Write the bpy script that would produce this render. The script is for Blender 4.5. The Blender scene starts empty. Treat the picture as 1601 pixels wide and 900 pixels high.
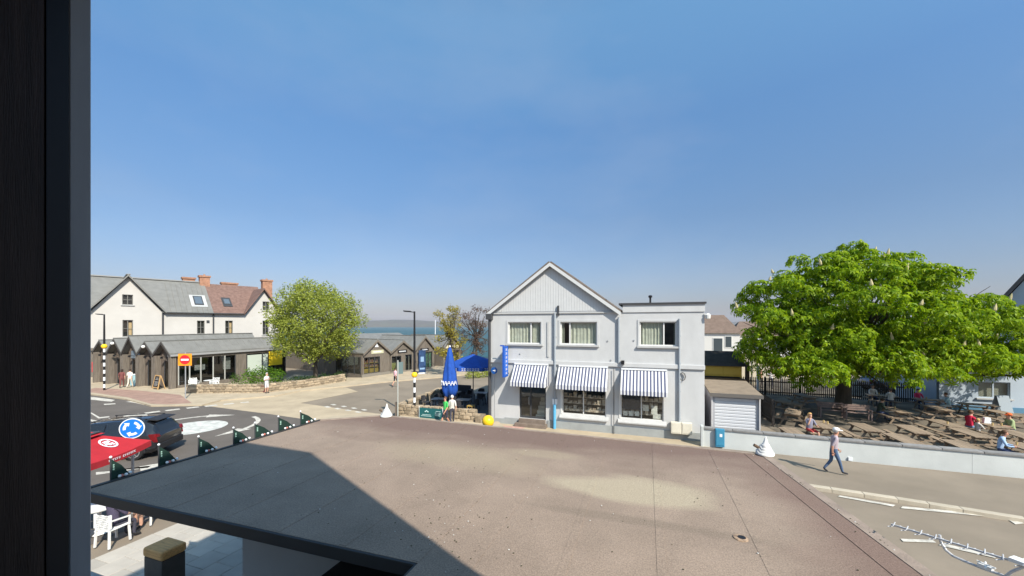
import bpy, bmesh, math, random
from mathutils import Vector, Matrix, noise
random.seed(7)
R = math.radians
scene = bpy.context.scene
col = scene.collection

# ------------------------------------------------------------------ camera, sky, sun, exposure
EYE = 5.8          # eye height above the street
cam = bpy.data.cameras.new('camera')
cam.sensor_width = 36.0
cam.lens = 36.0 * 600.0 / 1601.0
cam.shift_y = 58.0 / 1601.0
cam.clip_start = 0.05
cam.clip_end = 60000.0
cam_o = bpy.data.objects.new('camera', cam)
col.objects.link(cam_o)
cam_o.location = (0, 0, EYE)
cam_o.rotation_euler = (R(90), 0, 0)
scene.camera = cam_o

SUN_AZ, SUN_EL = R(146.6), R(43)
sd = Vector((math.sin(SUN_AZ) * math.cos(SUN_EL), math.cos(SUN_AZ) * math.cos(SUN_EL), math.sin(SUN_EL)))
world = bpy.data.worlds.new('World')
scene.world = world
world.use_nodes = True
wn, wl = world.node_tree.nodes, world.node_tree.links
sky = wn.new('ShaderNodeTexSky')
sky.sky_type = 'NISHITA'
sky.sun_disc = False
sky.sun_elevation = SUN_EL
sky.sun_rotation = SUN_AZ
sky.air_density = 1.0
sky.dust_density = 1.0
sky.ozone_density = 1.5
# thin sea haze: the sky pales smoothly and evenly towards the whole horizon
tcw = wn.new('ShaderNodeTexCoord'); sx = wn.new('ShaderNodeSeparateXYZ'); wl.new(tcw.outputs['Generated'], sx.inputs[0])
hr = wn.new('ShaderNodeValToRGB')
for p_, c_ in ((0.0, (.345, .30, .37)), (.16, (.395, .425, .485)), (.25, (.40, .47, .535)), (.45, (.47, .655, .755)), (.62, (.70, .98, 1.0))):
    e_ = hr.color_ramp.elements[0] if p_ == 0.0 else hr.color_ramp.elements.new(p_)
    e_.position = p_; e_.color = (*c_, 1)
hr.color_ramp.elements[-1].color = (.70, .98, 1.0, 1)
wl.new(sx.outputs['Z'], hr.inputs[0])
mu = wn.new('ShaderNodeMix'); mu.data_type = 'RGBA'; mu.blend_type = 'MULTIPLY'; mu.inputs['Factor'].default_value = 1.0
wl.new(sky.outputs[0], mu.inputs['A']); wl.new(hr.outputs[0], mu.inputs['B'])
# faint veils of high cloud
cn = wn.new('ShaderNodeTexNoise'); cn.inputs['Scale'].default_value = 2.2; cn.inputs['Detail'].default_value = 5; cn.inputs['Roughness'].default_value = .55
cmap = wn.new('ShaderNodeMapping'); cmap.inputs['Scale'].default_value = (1, 1, 2.4); wl.new(tcw.outputs['Generated'], cmap.inputs[0]); wl.new(cmap.outputs[0], cn.inputs['Vector'])
cm_ = wn.new('ShaderNodeMapRange'); cm_.inputs['From Min'].default_value = .45; cm_.inputs['From Max'].default_value = .8; cm_.inputs['To Max'].default_value = .16; wl.new(cn.outputs['Fac'], cm_.inputs['Value'])
cx_ = wn.new('ShaderNodeMix'); cx_.data_type = 'RGBA'; cx_.inputs['B'].default_value = (2.6, 2.75, 3.0, 1); wl.new(cm_.outputs[0], cx_.inputs['Factor']); wl.new(mu.outputs['Result'], cx_.inputs['A'])
wl.new(cx_.outputs['Result'], wn['Background'].inputs[0])
wn['Background'].inputs[1].default_value = 0.15
sun = bpy.data.lights.new('sun', 'SUN')
sun.energy = 4.3
sun.angle = R(0.5)
sun.color = (1.0, 0.93, 0.82)
sun_o = bpy.data.objects.new('sun', sun)
col.objects.link(sun_o)
sun_o.rotation_euler = sd.to_track_quat('Z', 'Y').to_euler()
sun_o.location = (20, -30, 60)
scene.view_settings.view_transform = 'Standard'
scene.view_settings.look = 'None'
scene.view_settings.exposure = 0.75
scene.view_settings.gamma = 1.0
scene.cycles.max_bounces = 6
scene.cycles.transparent_max_bounces = 12
scene.cycles.volume_bounces = 0

# ------------------------------------------------------------------ photograph -> place
F, CX, HY = 600.0, 800.5, 508.0
def G(px, py, z=0.0):
    Y = F * (EYE - z) / (py - HY)
    return Vector(((px - CX) / F * Y, Y, z))
def Wp(px, py, Y):
    return Vector(((px - CX) / F * Y, Y, EYE - (py - HY) / F * Y))
AX = Vector((0.943, -0.332, 0)); AX.normalize()      # along the fronts of the street
BX = Vector((0.332, 0.943, 0)); BX.normalize()       # away from the viewer, square to AX
ROT = math.atan2(AX.y, AX.x)

# ------------------------------------------------------------------ materials
MATS = {}
def mat(name, color, rough=0.8, var=0.0, vscale=3.0, bump=0.0, bscale=40.0, metal=0.0, spec=0.3,
        color2=None, obj_rand=0.0, detail=4.0, stretch=None):
    if name in MATS: return MATS[name]
    m = bpy.data.materials.new(name); m.use_nodes = True
    N, L = m.node_tree.nodes, m.node_tree.links
    b = N['Principled BSDF']
    b.inputs['Roughness'].default_value = rough
    b.inputs['Metallic'].default_value = metal
    b.inputs['Specular IOR Level'].default_value = spec
    c = (*color, 1)
    b.inputs['Base Color'].default_value = c
    tc = N.new('ShaderNodeTexCoord')
    vec = tc.outputs['Object']
    if stretch:
        mp = N.new('ShaderNodeMapping'); mp.inputs['Scale'].default_value = stretch
        L.new(vec, mp.inputs[0]); vec = mp.outputs[0]
    src = None
    if var > 0 or color2:
        nz = N.new('ShaderNodeTexNoise'); nz.inputs['Scale'].default_value = vscale
        nz.inputs['Detail'].default_value = detail; nz.inputs['Roughness'].default_value = 0.62
        L.new(vec, nz.inputs['Vector'])
        rp = N.new('ShaderNodeValToRGB')
        rp.color_ramp.elements[0].position = 0.3; rp.color_ramp.elements[1].position = 0.7
        lo = tuple(max(0, v * (1 - var)) for v in color); hi = color2 or tuple(min(1, v * (1 + var)) for v in color)
        rp.color_ramp.elements[0].color = (*lo, 1); rp.color_ramp.elements[1].color = (*hi, 1)
        L.new(nz.outputs['Fac'], rp.inputs[0]); src = rp.outputs[0]
    if obj_rand > 0:
        oi = N.new('ShaderNodeObjectInfo')
        mr = N.new('ShaderNodeMapRange'); mr.inputs['To Min'].default_value = 1 - obj_rand; mr.inputs['To Max'].default_value = 1 + obj_rand
        L.new(oi.outputs['Random'], mr.inputs['Value'])
        h = N.new('ShaderNodeHueSaturation')
        L.new(mr.outputs[0], h.inputs['Value'])
        if src: L.new(src, h.inputs['Color'])
        else: h.inputs['Color'].default_value = c
        src = h.outputs[0]
    if src: L.new(src, b.inputs['Base Color'])
    if bump > 0:
        nb = N.new('ShaderNodeTexNoise'); nb.inputs['Scale'].default_value = bscale; nb.inputs['Detail'].default_value = 3
        L.new(vec, nb.inputs['Vector'])
        bp = N.new('ShaderNodeBump'); bp.inputs['Strength'].default_value = bump; bp.inputs['Distance'].default_value = 0.02
        L.new(nb.outputs['Fac'], bp.inputs['Height']); L.new(bp.outputs[0], b.inputs['Normal'])
    MATS[name] = m
    return m

def leaf_mat(name, c1, c2, trans=0.4):
    m = bpy.data.materials.new(name); m.use_nodes = True
    N, L = m.node_tree.nodes, m.node_tree.links
    N.remove(N['Principled BSDF'])
    g = N.new('ShaderNodeNewGeometry')
    rp = N.new('ShaderNodeValToRGB')
    rp.color_ramp.elements[0].color = (*c1, 1); rp.color_ramp.elements[1].color = (*c2, 1)
    L.new(g.outputs['Random Per Island'], rp.inputs[0])
    d = N.new('ShaderNodeBsdfDiffuse'); t = N.new('ShaderNodeBsdfTranslucent'); gl = N.new('ShaderNodeBsdfGlossy')
    gl.inputs['Roughness'].default_value = 0.45; gl.inputs['Color'].default_value = (0.9, 1, 0.7, 1)
    mx = N.new('ShaderNodeMixShader'); mx.inputs[0].default_value = trans
    mx2 = N.new('ShaderNodeMixShader'); mx2.inputs[0].default_value = 0.015
    for q in (d, t): L.new(rp.outputs[0], q.inputs['Color'])
    L.new(d.outputs[0], mx.inputs[1]); L.new(t.outputs[0], mx.inputs[2])
    L.new(mx.outputs[0], mx2.inputs[1]); L.new(gl.outputs[0], mx2.inputs[2])
    L.new(mx2.outputs[0], N['Material Output'].inputs['Surface'])
    MATS[name] = m
    return m

def glass_mat(name, tint=(0.75, 0.8, 0.8), refl=0.12, rough=0.02):
    m = bpy.data.materials.new(name); m.use_nodes = True
    N, L = m.node_tree.nodes, m.node_tree.links
    N.remove(N['Principled BSDF'])
    t = N.new('ShaderNodeBsdfTransparent'); t.inputs[0].default_value = (*tint, 1)
    g = N.new('ShaderNodeBsdfGlossy'); g.inputs['Roughness'].default_value = rough
    # thin pane: the same grazing reflection from both of its faces
    ge = N.new('ShaderNodeNewGeometry'); dt = N.new('ShaderNodeVectorMath'); dt.operation = 'DOT_PRODUCT'
    L.new(ge.outputs['Normal'], dt.inputs[0]); L.new(ge.outputs['Incoming'], dt.inputs[1])
    ab = N.new('ShaderNodeMath'); ab.operation = 'ABSOLUTE'; L.new(dt.outputs['Value'], ab.inputs[0])
    iv = N.new('ShaderNodeMath'); iv.operation = 'SUBTRACT'; iv.inputs[0].default_value = 1.0; L.new(ab.outputs[0], iv.inputs[1])
    pw = N.new('ShaderNodeMath'); pw.operation = 'POWER'; pw.inputs[1].default_value = 5.0; L.new(iv.outputs[0], pw.inputs[0])
    ad = N.new('ShaderNodeMath'); ad.operation = 'ADD'; ad.inputs[1].default_value = refl; ad.use_clamp = True
    L.new(pw.outputs[0], ad.inputs[0])
    mx = N.new('ShaderNodeMixShader')
    L.new(ad.outputs[0], mx.inputs[0]); L.new(t.outputs[0], mx.inputs[1]); L.new(g.outputs[0], mx.inputs[2])
    L.new(mx.outputs[0], N['Material Output'].inputs['Surface'])
    MATS[name] = m
    return m

# ------------------------------------------------------------------ mesh builder
class MB:
    def __init__(self): self.v = []; self.f = []; self.m = []
    def add(self, vs, fs, mi=0):
        o = len(self.v); self.v += [tuple(p) for p in vs]
        for f in fs: self.f.append(tuple(i + o for i in f)); self.m.append(mi)
        return self
    def box(self, c, s, mi=0, rz=0.0, M=None):
        hx, hy, hz = s[0] / 2, s[1] / 2, s[2] / 2
        vs = [Vector((x, y, z)) for z in (-hz, hz) for x, y in ((-hx, -hy), (hx, -hy), (hx, hy), (-hx, hy))]
        if rz: rot = Matrix.Rotation(rz, 3, 'Z'); vs = [rot @ p for p in vs]
        if M is not None: vs = [M @ p for p in vs]
        c = Vector(c); vs = [p + c for p in vs]
        return self.add(vs, [(3, 2, 1, 0), (4, 5, 6, 7), (0, 1, 5, 4), (1, 2, 6, 5), (2, 3, 7, 6), (3, 0, 4, 7)], mi)
    def span(self, a, b, mi=0):
        a, b = Vector(a), Vector(b)
        return self.box((a + b) / 2, (abs(b.x - a.x), abs(b.y - a.y), abs(b.z - a.z)), mi)
    def bar(self, a, b, w, h, mi=0, up=(0, 0, 1)):
        """box of section w (sideways) x h (up) from a to b"""
        a, b = Vector(a), Vector(b); d = b - a; n = d.length
        d.normalize(); up = Vector(up)
        if abs(d.dot(up)) > 0.99: up = Vector((0, 1, 0))
        s = d.cross(up).normalized(); u = s.cross(d).normalized()
        M = Matrix((d, s, u)).transposed()
        return self.box((a + b) / 2, (n, w, h), mi, M=M)
    def prism(self, poly, axis_vec, mi=0, mi_cap=None):
        """poly: 3D points of one cap, swept by axis_vec"""
        n = len(poly); P = [Vector(p) for p in poly]; a = Vector(axis_vec)
        o = len(self.v); self.v += [tuple(p) for p in P] + [tuple(p + a) for p in P]
        nrm = Vector((0, 0, 0))
        for i in range(n): nrm += P[i].cross(P[(i + 1) % n])
        fl = nrm.dot(a) > 0
        mc = mi if mi_cap is None else mi_cap
        c0, c1 = tuple(range(n)), tuple(range(n, 2 * n))
        self.f += [tuple(i + o for i in (c0[::-1] if fl else c0)), tuple(i + o for i in (c1 if fl else c1[::-1]))]; self.m += [mc, mc]
        for i in range(n):
            j = (i + 1) % n
            q = (i, j, j + n, i + n); q = q if fl else q[::-1]
            self.f.append(tuple(k + o for k in q)); self.m.append(mi)
        return self
    def tube(self, pts, r, n=8, mi=0, cap=True):
        pts = [Vector(p) for p in pts]; k = len(pts)
        rs = r if isinstance(r, (list, tuple)) else [r] * k
        o = len(self.v); prev = None
        for i, p in enumerate(pts):
            d = (pts[min(i + 1, k - 1)] - pts[max(i - 1, 0)]).normalized()
            if prev is None:
                u = d.cross(Vector((0, 0, 1)))
                if u.length < 0.05: u = d.cross(Vector((0, 1, 0)))
            else: u = prev - d * prev.dot(d)
            u.normalize(); w = d.cross(u); prev = u
            for j in range(n):
                t = 2 * math.pi * j / n
                self.v.append(tuple(p + (u * math.cos(t) + w * math.sin(t)) * rs[i]))
        for i in range(k - 1):
            for j in range(n):
                a, b = o + i * n + j, o + i * n + (j + 1) % n
                self.f.append((a, a + n, b + n, b)); self.m.append(mi)
        if cap:
            self.f.append(tuple(o + j for j in range(n))); self.m.append(mi)
            self.f.append(tuple(o + (k - 1) * n + j for j in reversed(range(n)))); self.m.append(mi)
        return self
    def lathe(self, prof, c=(0, 0, 0), n=16, mi=0, M=None):
        """prof: (r, z) from bottom to top"""
        c = Vector(c); o = len(self.v)
        for r, z in prof:
            for j in range(n):
                t = 2 * math.pi * j / n
                p = Vector((r * math.cos(t), r * math.sin(t), z))
                if M is not None: p = M @ p
                self.v.append(tuple(p + c))
        for i in range(len(prof) - 1):
            for j in range(n):
                a, b = o + i * n + j, o + i * n + (j + 1) % n
                self.f.append((a, b, b + n, a + n)); self.m.append(mi)
        self.f.append(tuple(o + j for j in reversed(range(n)))); self.m.append(mi)
        self.f.append(tuple(o + (len(prof) - 1) * n + j for j in range(n))); self.m.append(mi)
        return self
    def ball(self, c, r, n=10, k=6, mi=0, s=(1, 1, 1)):
        prof = [(max(1e-4, r * math.sin(math.pi * i / k)), -r * math.cos(math.pi * i / k)) for i in range(k + 1)]
        M = Matrix.Diagonal(s)
        return self.lathe(prof, c, n, mi, M)
    def disc(self, c, r, nrm, n=24, mi=0, r_in=0.0, a0=0.0, a1=2 * math.pi, up=(0, 0, 1)):
        """flat disc, ring or ring sector facing nrm; angle 0 points up, clockwise seen from the front"""
        c, nrm, up = Vector(c), Vector(nrm).normalized(), Vector(up)
        rgt = up.cross(nrm).normalized(); upv = nrm.cross(rgt).normalized()
        full = abs(a1 - a0 - 2 * math.pi) < 1e-6
        k = n if full else max(2, int(n * (a1 - a0) / (2 * math.pi)) + 1)
        pts = lambda rr: [c + (upv * math.cos(a0 + (a1 - a0) * i / k) + rgt * math.sin(a0 + (a1 - a0) * i / k)) * rr for i in range(k if full else k + 1)]
        if r_in <= 0 and full:
            P = pts(r); return self.add(P, [tuple(reversed(range(len(P))))], mi)
        P, Q = pts(r), pts(r_in); n_ = len(P)
        fs = [(i, n_ + i, n_ + (i + 1) % n_, (i + 1) % n_) for i in range(n_ if full else n_ - 1)]
        return self.add(P + Q, [f[::-1] if False else f for f in fs], mi)
    def build(self, name, mats, parent=None, smooth=False, loc=None, rz=0.0):
        me = bpy.data.meshes.new(name)
        me.from_pydata(self.v, [], self.f)
        mats = mats if isinstance(mats, (list, tuple)) else [mats]
        for m in mats: me.materials.append(m)
        if len(mats) > 1: me.polygons.foreach_set('material_index', self.m)
        if smooth: me.polygons.foreach_set('use_smooth', [True] * len(me.polygons))
        me.update()
        o = bpy.data.objects.new(name, me); col.objects.link(o)
        if parent is not None: o.parent = parent
        if loc is not None: o.location = loc
        if rz: o.rotation_euler = (0, 0, rz)
        return o

def bevel(o, w=0.02, seg=2):
    bm = bmesh.new(); bm.from_mesh(o.data)
    bmesh.ops.remove_doubles(bm, verts=bm.verts, dist=1e-5)
    es = [e for e in bm.edges if len(e.link_faces) == 2 and e.calc_face_angle(0) > 0.5]
    bmesh.ops.bevel(bm, geom=es, offset=w, segments=seg, affect='EDGES', profile=0.6)
    bm.to_mesh(o.data); bm.free()
    return o

def tag(o, label=None, cat=None, group=None, kind=None):
    if label: o['label'] = label
    if cat: o['category'] = cat
    if group: o['group'] = group
    if kind: o['kind'] = kind
    return o
def thing(name, label, cat, loc=(0, 0, 0), rz=0.0, group=None):
    o = bpy.data.objects.new(name, None); col.objects.link(o)
    o.empty_display_size = 0.2
    o.location = loc; o.rotation_euler = (0, 0, rz)
    return tag(o, label, cat, group)
def kids(o): return [c for c in ALLKIDS.get(o.name, [])] or list(o.children)
ALLKIDS = {}
def copy_tree(o, parent=None):
    c = o.copy(); col.objects.link(c)
    if parent is not None: c.parent = parent
    for ch in list(o.children): copy_tree(ch, c)
    return c
def place(proto, used, loc, rz, label, group=None):
    """the first call places the thing itself, later ones a copy of it and of its parts"""
    o = proto if not used else copy_tree(proto)
    used.append(o)
    o.location = loc; o.rotation_euler = (0, 0, rz)
    o['label'] = label
    if group: o['group'] = group
    return o

# common materials
M_white = mat('white_paint', (0.72, 0.74, 0.76), 0.55, var=0.04, vscale=6)
M_black = mat('black_paint', (0.015, 0.015, 0.017), 0.45)
M_darkgrey = mat('dark_grey_paint', (0.05, 0.052, 0.056), 0.5)
M_grey = mat('galvanised_grey', (0.34, 0.35, 0.36), 0.45, var=0.1, metal=0.3)
M_dark = mat('dark_interior', (0.03, 0.029, 0.028), 0.9)
M_glass = glass_mat("window_glass", (.9, .92, .9), .06)
M_dglass = glass_mat('shop_glass', (0.5, 0.53, 0.52), 0.10)
M_blue = mat('blue_paint', (0.02, 0.09, 0.42), 0.45)
M_signblue = mat('sign_blue', (0.01, 0.16, 0.60), 0.4)
M_lblue = mat('light_blue_paint', (0.10, 0.36, 0.58), 0.5, var=0.12, vscale=8)
M_yellow = mat('yellow_globe', (0.85, 0.52, 0.02), 0.35)
M_red = mat('sign_red', (0.62, 0.02, 0.03), 0.4)
M_orange = mat('sign_orange', (0.80, 0.28, 0.02), 0.5)
M_timber = mat('weathered_cladding', (0.13, 0.105, 0.085), 0.85, var=0.3, vscale=2.0, stretch=(6, 6, 0.6))
M_zinc = mat('zinc_roof', (0.195, 0.192, 0.178), 0.6, var=0.12, vscale=1.5, metal=0.15)
M_stone = mat('rubble_stone', (0.30, 0.235, 0.16), 0.9, var=0.35, vscale=5, bump=0.5, bscale=14, obj_rand=0.35)
M_mortar = mat('lime_mortar', (0.24, 0.20, 0.145), 0.95, var=0.2, vscale=10)
M_oldwood = mat('sunbleached_wood', (0.26, 0.196, 0.138), 0.85, var=0.25, vscale=3, stretch=(8, 1, 8), obj_rand=0.15)
M_bark = mat('bark', (0.075, 0.06, 0.045), 0.95, var=0.35, vscale=4, bump=0.8, bscale=9, stretch=(1, 1, 0.25))
# ------------------------------------------------------------------ ground, sea, far shore
def flat(name, pts, z, m, kind='structure', parent=None, thick=0.0):
    """pts: list of (X, Y)"""
    mb = MB()
    P = [Vector((p[0], p[1], z)) for p in pts]
    if thick:
        mb.prism([(p.x, p.y, z - thick) for p in P], (0, 0, thick))
    else:
        nz = sum(P[i].x * P[(i + 1) % len(P)].y - P[(i + 1) % len(P)].x * P[i].y for i in range(len(P)))
        mb.add(P, [tuple(range(len(P))) if nz > 0 else tuple(reversed(range(len(P))))])
    o = mb.build(name, m, parent)
    if kind: o['kind'] = kind
    return o
def pix(pts, z=0.0): return [tuple(G(x, y, z)[:2]) for x, y in pts]

M_asphalt = mat('worn_asphalt', (0.218, 0.180, 0.136), 0.92, var=0.16, vscale=0.35, bump=0.25, bscale=60, detail=8)
M_asphalt_dark = mat('dark_asphalt', (0.118, 0.102, 0.088), 0.9, var=0.14, vscale=0.5, bump=0.25, bscale=60, detail=8)
M_buff = mat('buff_surfacing', (0.40, 0.325, 0.225), 0.92, var=0.16, vscale=0.6, bump=0.2, bscale=50, detail=8)
M_pave = mat('pale_paving', (0.40, 0.33, 0.235), 0.9, var=0.14, vscale=1.1, bump=0.2, bscale=30, detail=6)
M_pink = mat('pink_paving', (0.31, 0.20, 0.155), 0.9, var=0.2, vscale=1.5)
M_terr = mat('garden_ground', (0.078, 0.068, 0.056), 0.95, var=0.3, vscale=0.55, bump=0.4, bscale=20, color2=(0.24, 0.20, 0.15), detail=8)  # light ground darkened: shade of tables and tree put into the colour
M_mark = mat('road_marking', (0.50, 0.47, 0.41), 0.8, var=0.38, vscale=4, detail=9)

def terrain_z(x, y):
    if y < 64: return 0.0
    t = min(1.0, (y - 64) / 110.0)
    return -30.0 * (t * t * (3 - 2 * t))
ys = [-60, -20, 0, 10, 20, 30, 40, 50, 58, 64] + [64 + 8 * i for i in range(1, 15)] + [200, 260]
xs = [-160 + 16 * i for i in range(21)]
mb = MB(); nx = len(xs)
for y in ys:
    for x in xs: mb.v.append((x, y, terrain_z(x, y) - 0.012))
for j in range(len(ys) - 1):
    for i in range(nx - 1):
        a = j * nx + i; mb.f.append((a, a + 1, a + 1 + nx, a + nx)); mb.m.append(0)
tag(mb.build('ground', M_asphalt), kind='structure')

M_sea = mat('sea_water', (0.030, 0.085, 0.098), 0.5, var=0.2, vscale=0.004, bump=0.35, bscale=0.08, spec=0.06)
flat('sea', [(-7000, 120), (7000, 120), (7000, 7600), (-7000, 7600)], -26.0, M_sea)
M_hill = mat('headland_grass', (0.13, 0.085, 0.07), 1.0, var=0.5, vscale=0.006, color2=(0.085, 0.085, 0.05), detail=8)
def ridge(name, x0, x1, Y, height, seed, m):
    n, k = 90, 8
    mb = MB()
    for i in range(n + 1):
        x = x0 + (x1 - x0) * i / n; t = i / n
        hh = height(t) * (0.9 + 0.25 * noise.noise(Vector((x * 0.0022, seed, 0))))
        for j in range(k + 1):
            u = j / k
            z = -28 + (hh + 28) * math.sin(min(1, u * 1.6) * math.pi / 2) ** 0.8 + 6 * noise.noise(Vector((x * 0.01, u * 5, seed)))
            mb.v.append((x + 30 * noise.noise(Vector((x * 0.004, u * 3, seed + 3))), Y + u * 900 + 160 * noise.noise(Vector((x * 0.002, seed, 1))), z if j else -28))
    for i in range(n):
        for j in range(k):
            a = i * (k + 1) + j
            mb.f.append((a, a + k + 1, a + k + 2, a + 1)); mb.m.append(0)
    return tag(mb.build(name, m, smooth=True), kind='structure')
ridge('headland', -4200, 400, 5600, lambda t: 112 * (0.72 + 0.28 * math.exp(-((t - 0.485) / 0.055) ** 2)) * min(1, (1.02 - t) * 5) * min(1, 0.4 + t * 2), 3.1, M_hill)
ridge('far_coast', 1500, 6500, 6100, lambda t: 70 * min(1, t * 6 + 0.2) * (1 - 0.3 * t), 8.7, M_hill)

# ------------------------------------------------------------------ road surfaces and markings (left)
flat('junction_asphalt', pix([(20, 640), (141, 616), (196, 624), (236, 634.4), (315, 633.5), (420, 647), (468, 654), (520, 668), (420, 740), (20, 900)]), 0.004, M_asphalt_dark)
flat('buff_crossing', pix([(315, 633.5), (345, 626), (430, 619), (470, 611), (536, 604), (560, 612), (470, 630), (520, 637), (600, 648), (625, 655), (620, 680), (480, 700), (520, 668), (468, 654), (420, 647)]), 0.005, M_buff)
# pavements, a step of 0.1 m above the road
Mk = mat('kerb_concrete', (0.44, 0.385, 0.30), 0.9, var=0.12, vscale=3, obj_rand=0.06)
pv = flat('pavement', pix([(20, 640), (100, 622), (141, 615.5), (196, 623), (236, 633.5), (315, 632.5), (345, 625), (430, 618), (470, 610), (536, 603.5), (600, 596.5), (700, 588), (770, 580), (800, 577),
     (800, 566), (690, 571), (645, 575), (563, 590), (530, 590), (460, 585), (430, 600), (290, 598), (140, 580), (20, 580)], 0.1), 0.1, M_pave, thick=0.12)
flat('pink_brick_strip', pix([(120, 612), (150, 606), (215, 610), (282, 617), (300, 630), (262, 632), (236, 631), (200, 621), (146, 613.5)], 0.104), 0.104, M_pink)
flat('pavement', pix([(470, 664), (520, 650), (590, 646), (622, 652), (640, 640), (770, 650), (790, 668), (800, 690), (620, 690)], 0.1), 0.1, M_pave, thick=0.12)

mk = MB()
def mark(pts, z=0.009):
    P = [G(x, y, z) for x, y in pts]
    nz = sum(P[i].x * P[(i + 1) % len(P)].y - P[(i + 1) % len(P)].x * P[i].y for i in range(len(P)))
    mk.add(P, [tuple(range(len(P))) if nz > 0 else tuple(reversed(range(len(P))))])
mark([(128, 621), (146, 620.4), (180, 625), (174, 627.8), (142, 624.5)])
mark([(162, 631.2), (180, 630.2), (181, 631.6), (163, 632.8)])
mark([(196, 628), (208, 626.8), (234, 632.6), (231, 634), (208, 629)])
mark([(141, 645.5), (143, 644.6), (156, 652), (171, 650.4), (171, 652), (154, 654)])
mark([(141, 655), (154, 658), (210, 652.5), (222, 652), (215, 655), (150, 660), (141, 658)])
for q in ([(225, 645), (249, 641.8), (251, 643.2), (229, 646.6)], [(257, 641.2), (280, 638.4), (282, 639.8), (261, 642.4)],
          [(290, 637.2), (310, 635.2), (312, 636.6), (293, 638.6)], [(319, 634.6), (338, 632.2), (341, 633.6), (322, 635.8)],
          [(348, 631.4), (364, 629.6), (367, 630.8), (351, 632.6)], [(375, 628.8), (388, 627.6), (390, 628.6), (378, 629.8)]):
    mark(q)
mark([(192, 650), (216, 646.6), (230, 647.6), (232, 651), (200, 654)])
for i in range(4):
    x, y = 517 + i * 16, 632.2 + i * 2.7
    mark([(x - 11, y + 3.2), (x - 5, y + 2.4), (x + 1, y + 4), (x - 5, y + 4.8)])
    mark([(x - 1, y - 0.2), (x + 5, y - .9), (x + 10, y + 0.7), (x + 4, y + 1.4)])
RC = G(301, 668.5)
mini = MB()
mini.disc((RC.x, RC.y, 0.009), 1.62, (0, 0, 1), 40, up=(0, 1, 0))
def arc_arrow(c, r, a0, a1, w):
    """ring sector with an arrow head, clockwise (UK), seen from above; angle from +Y clockwise"""
    mk.disc((c.x, c.y, 0.009), r + w / 2, (0, 0, 1), 48, r_in=r - w / 2, a0=a0, a1=a1, up=(0, 1, 0))
    d = lambda a, rr: Vector((c.x + math.sin(a) * rr, c.y + math.cos(a) * rr, 0.009))
    mk.add([d(a1, r - 0.42), d(a1 + 0.52, r), d(a1, r + 0.42)], [(0, 2, 1)])
for k in range(3):
    a = R(32 + 120 * k)
    arc_arrow(RC, 3.1, a, a + R(62), 0.24)
mark([(150, 738), (231, 731), (237, 727.5), (215, 733), (150, 742)])
mark([(218, 729), (252, 723.5), (258, 727), (220, 736)])
tag(mk.build('road_markings', M_mark), kind='structure')
tag(mini.build('roundabout_disc', mat('worn_white_paint', (0.50, 0.50, 0.46), 0.85, var=0.35, vscale=2.5, detail=8)), kind='structure')

# ------------------------------------------------------------------ side street (right)
kz = 0.1
ks = [(1240, 753.5), (1298, 762), (1400, 777), (1500, 792.5), (1601, 808.5), (1760, 833)]
wallbase = [(1100, 698), (1240, 712), (1400, 728), (1601, 748), (1800, 768)]
flat('pavement', pix([(1060, 697)] + wallbase[0:] + [(1760, 831)] + ks[-2::-1] + [(1150, 742), (1060, 730)], kz), kz - 0.002, M_asphalt, thick=0.10)
kerb = tag(MB().add([(0, 0, 0)], []).build('kerb', Mk), kind='structure')
import_k = [G(x, y, kz) for x, y in [(1150, 740.5), (1240, 753.5), (1298, 762), (1400, 777), (1500, 792.5), (1601, 808.5), (1760, 833)]]
km = None
for i in range(len(import_k) - 1):
    a, b = import_k[i], import_k[i + 1]; n = max(1, round((b - a).length / 0.91)); d = (b - a) / n
    rz = math.atan2(d.y, d.x)
    for j in range(n):
        p = a + d * (j + 0.5)
        if km is None:
            s = MB(); s.box((0, 0, 0), (0.902, 0.24, 0.2)); o = bevel(s.build('kerb_stone', Mk, kerb), 0.008, 1); km = o.data
        else:
            o = bpy.data.objects.new('kerb_stone', km); col.objects.link(o); o.parent = kerb
        nrm = Vector((d.y, -d.x, 0)).normalized() * 0.075
        o.scale = (d.length / .912, 1, 1); o.location = (p.x + nrm.x, p.y + nrm.y, 0.012); o.rotation_euler = (0, 0, rz)
mk = MB()
mark([(1313, 774.2), (1400, 789.2), (1396, 791.6), (1310, 776)])
mark([(1411, 791.2), (1565, 805.6), (1562, 809), (1408, 794.2)])
mark([(1566, 805.6), (1578, 805.6), (1601, 818), (1588, 819.5)])
mark([(1408, 842), (1458, 843.6), (1464, 848), (1412, 846.4)])
mark([(1472, 848.6), (1560, 868.5), (1556, 872), (1468, 852)])
mark([(1600, 872), (1680, 885), (1676, 890), (1596, 876)])
tag(mk.build('road_markings', M_mark), kind='structure')
M_ochre = mat('ochre_line', (0.55, 0.32, 0.06), 0.8, var=0.3, vscale=6)
mk = MB(); mark([(1578, 806.5), (1660, 820), (1670, 826), (1592, 812)]); tag(mk.build('yellow_line', M_ochre), kind='structure')
# garden floor and street beyond
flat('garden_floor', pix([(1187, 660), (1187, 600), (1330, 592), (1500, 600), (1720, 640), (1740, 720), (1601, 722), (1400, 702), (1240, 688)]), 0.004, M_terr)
flat('back_street', pix([(1150, 600), (1150, 560), (1185, 551), (1330, 551), (1500, 575), (1480, 590), (1330, 588), (1187, 596)]), 0.003, M_buff)

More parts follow.
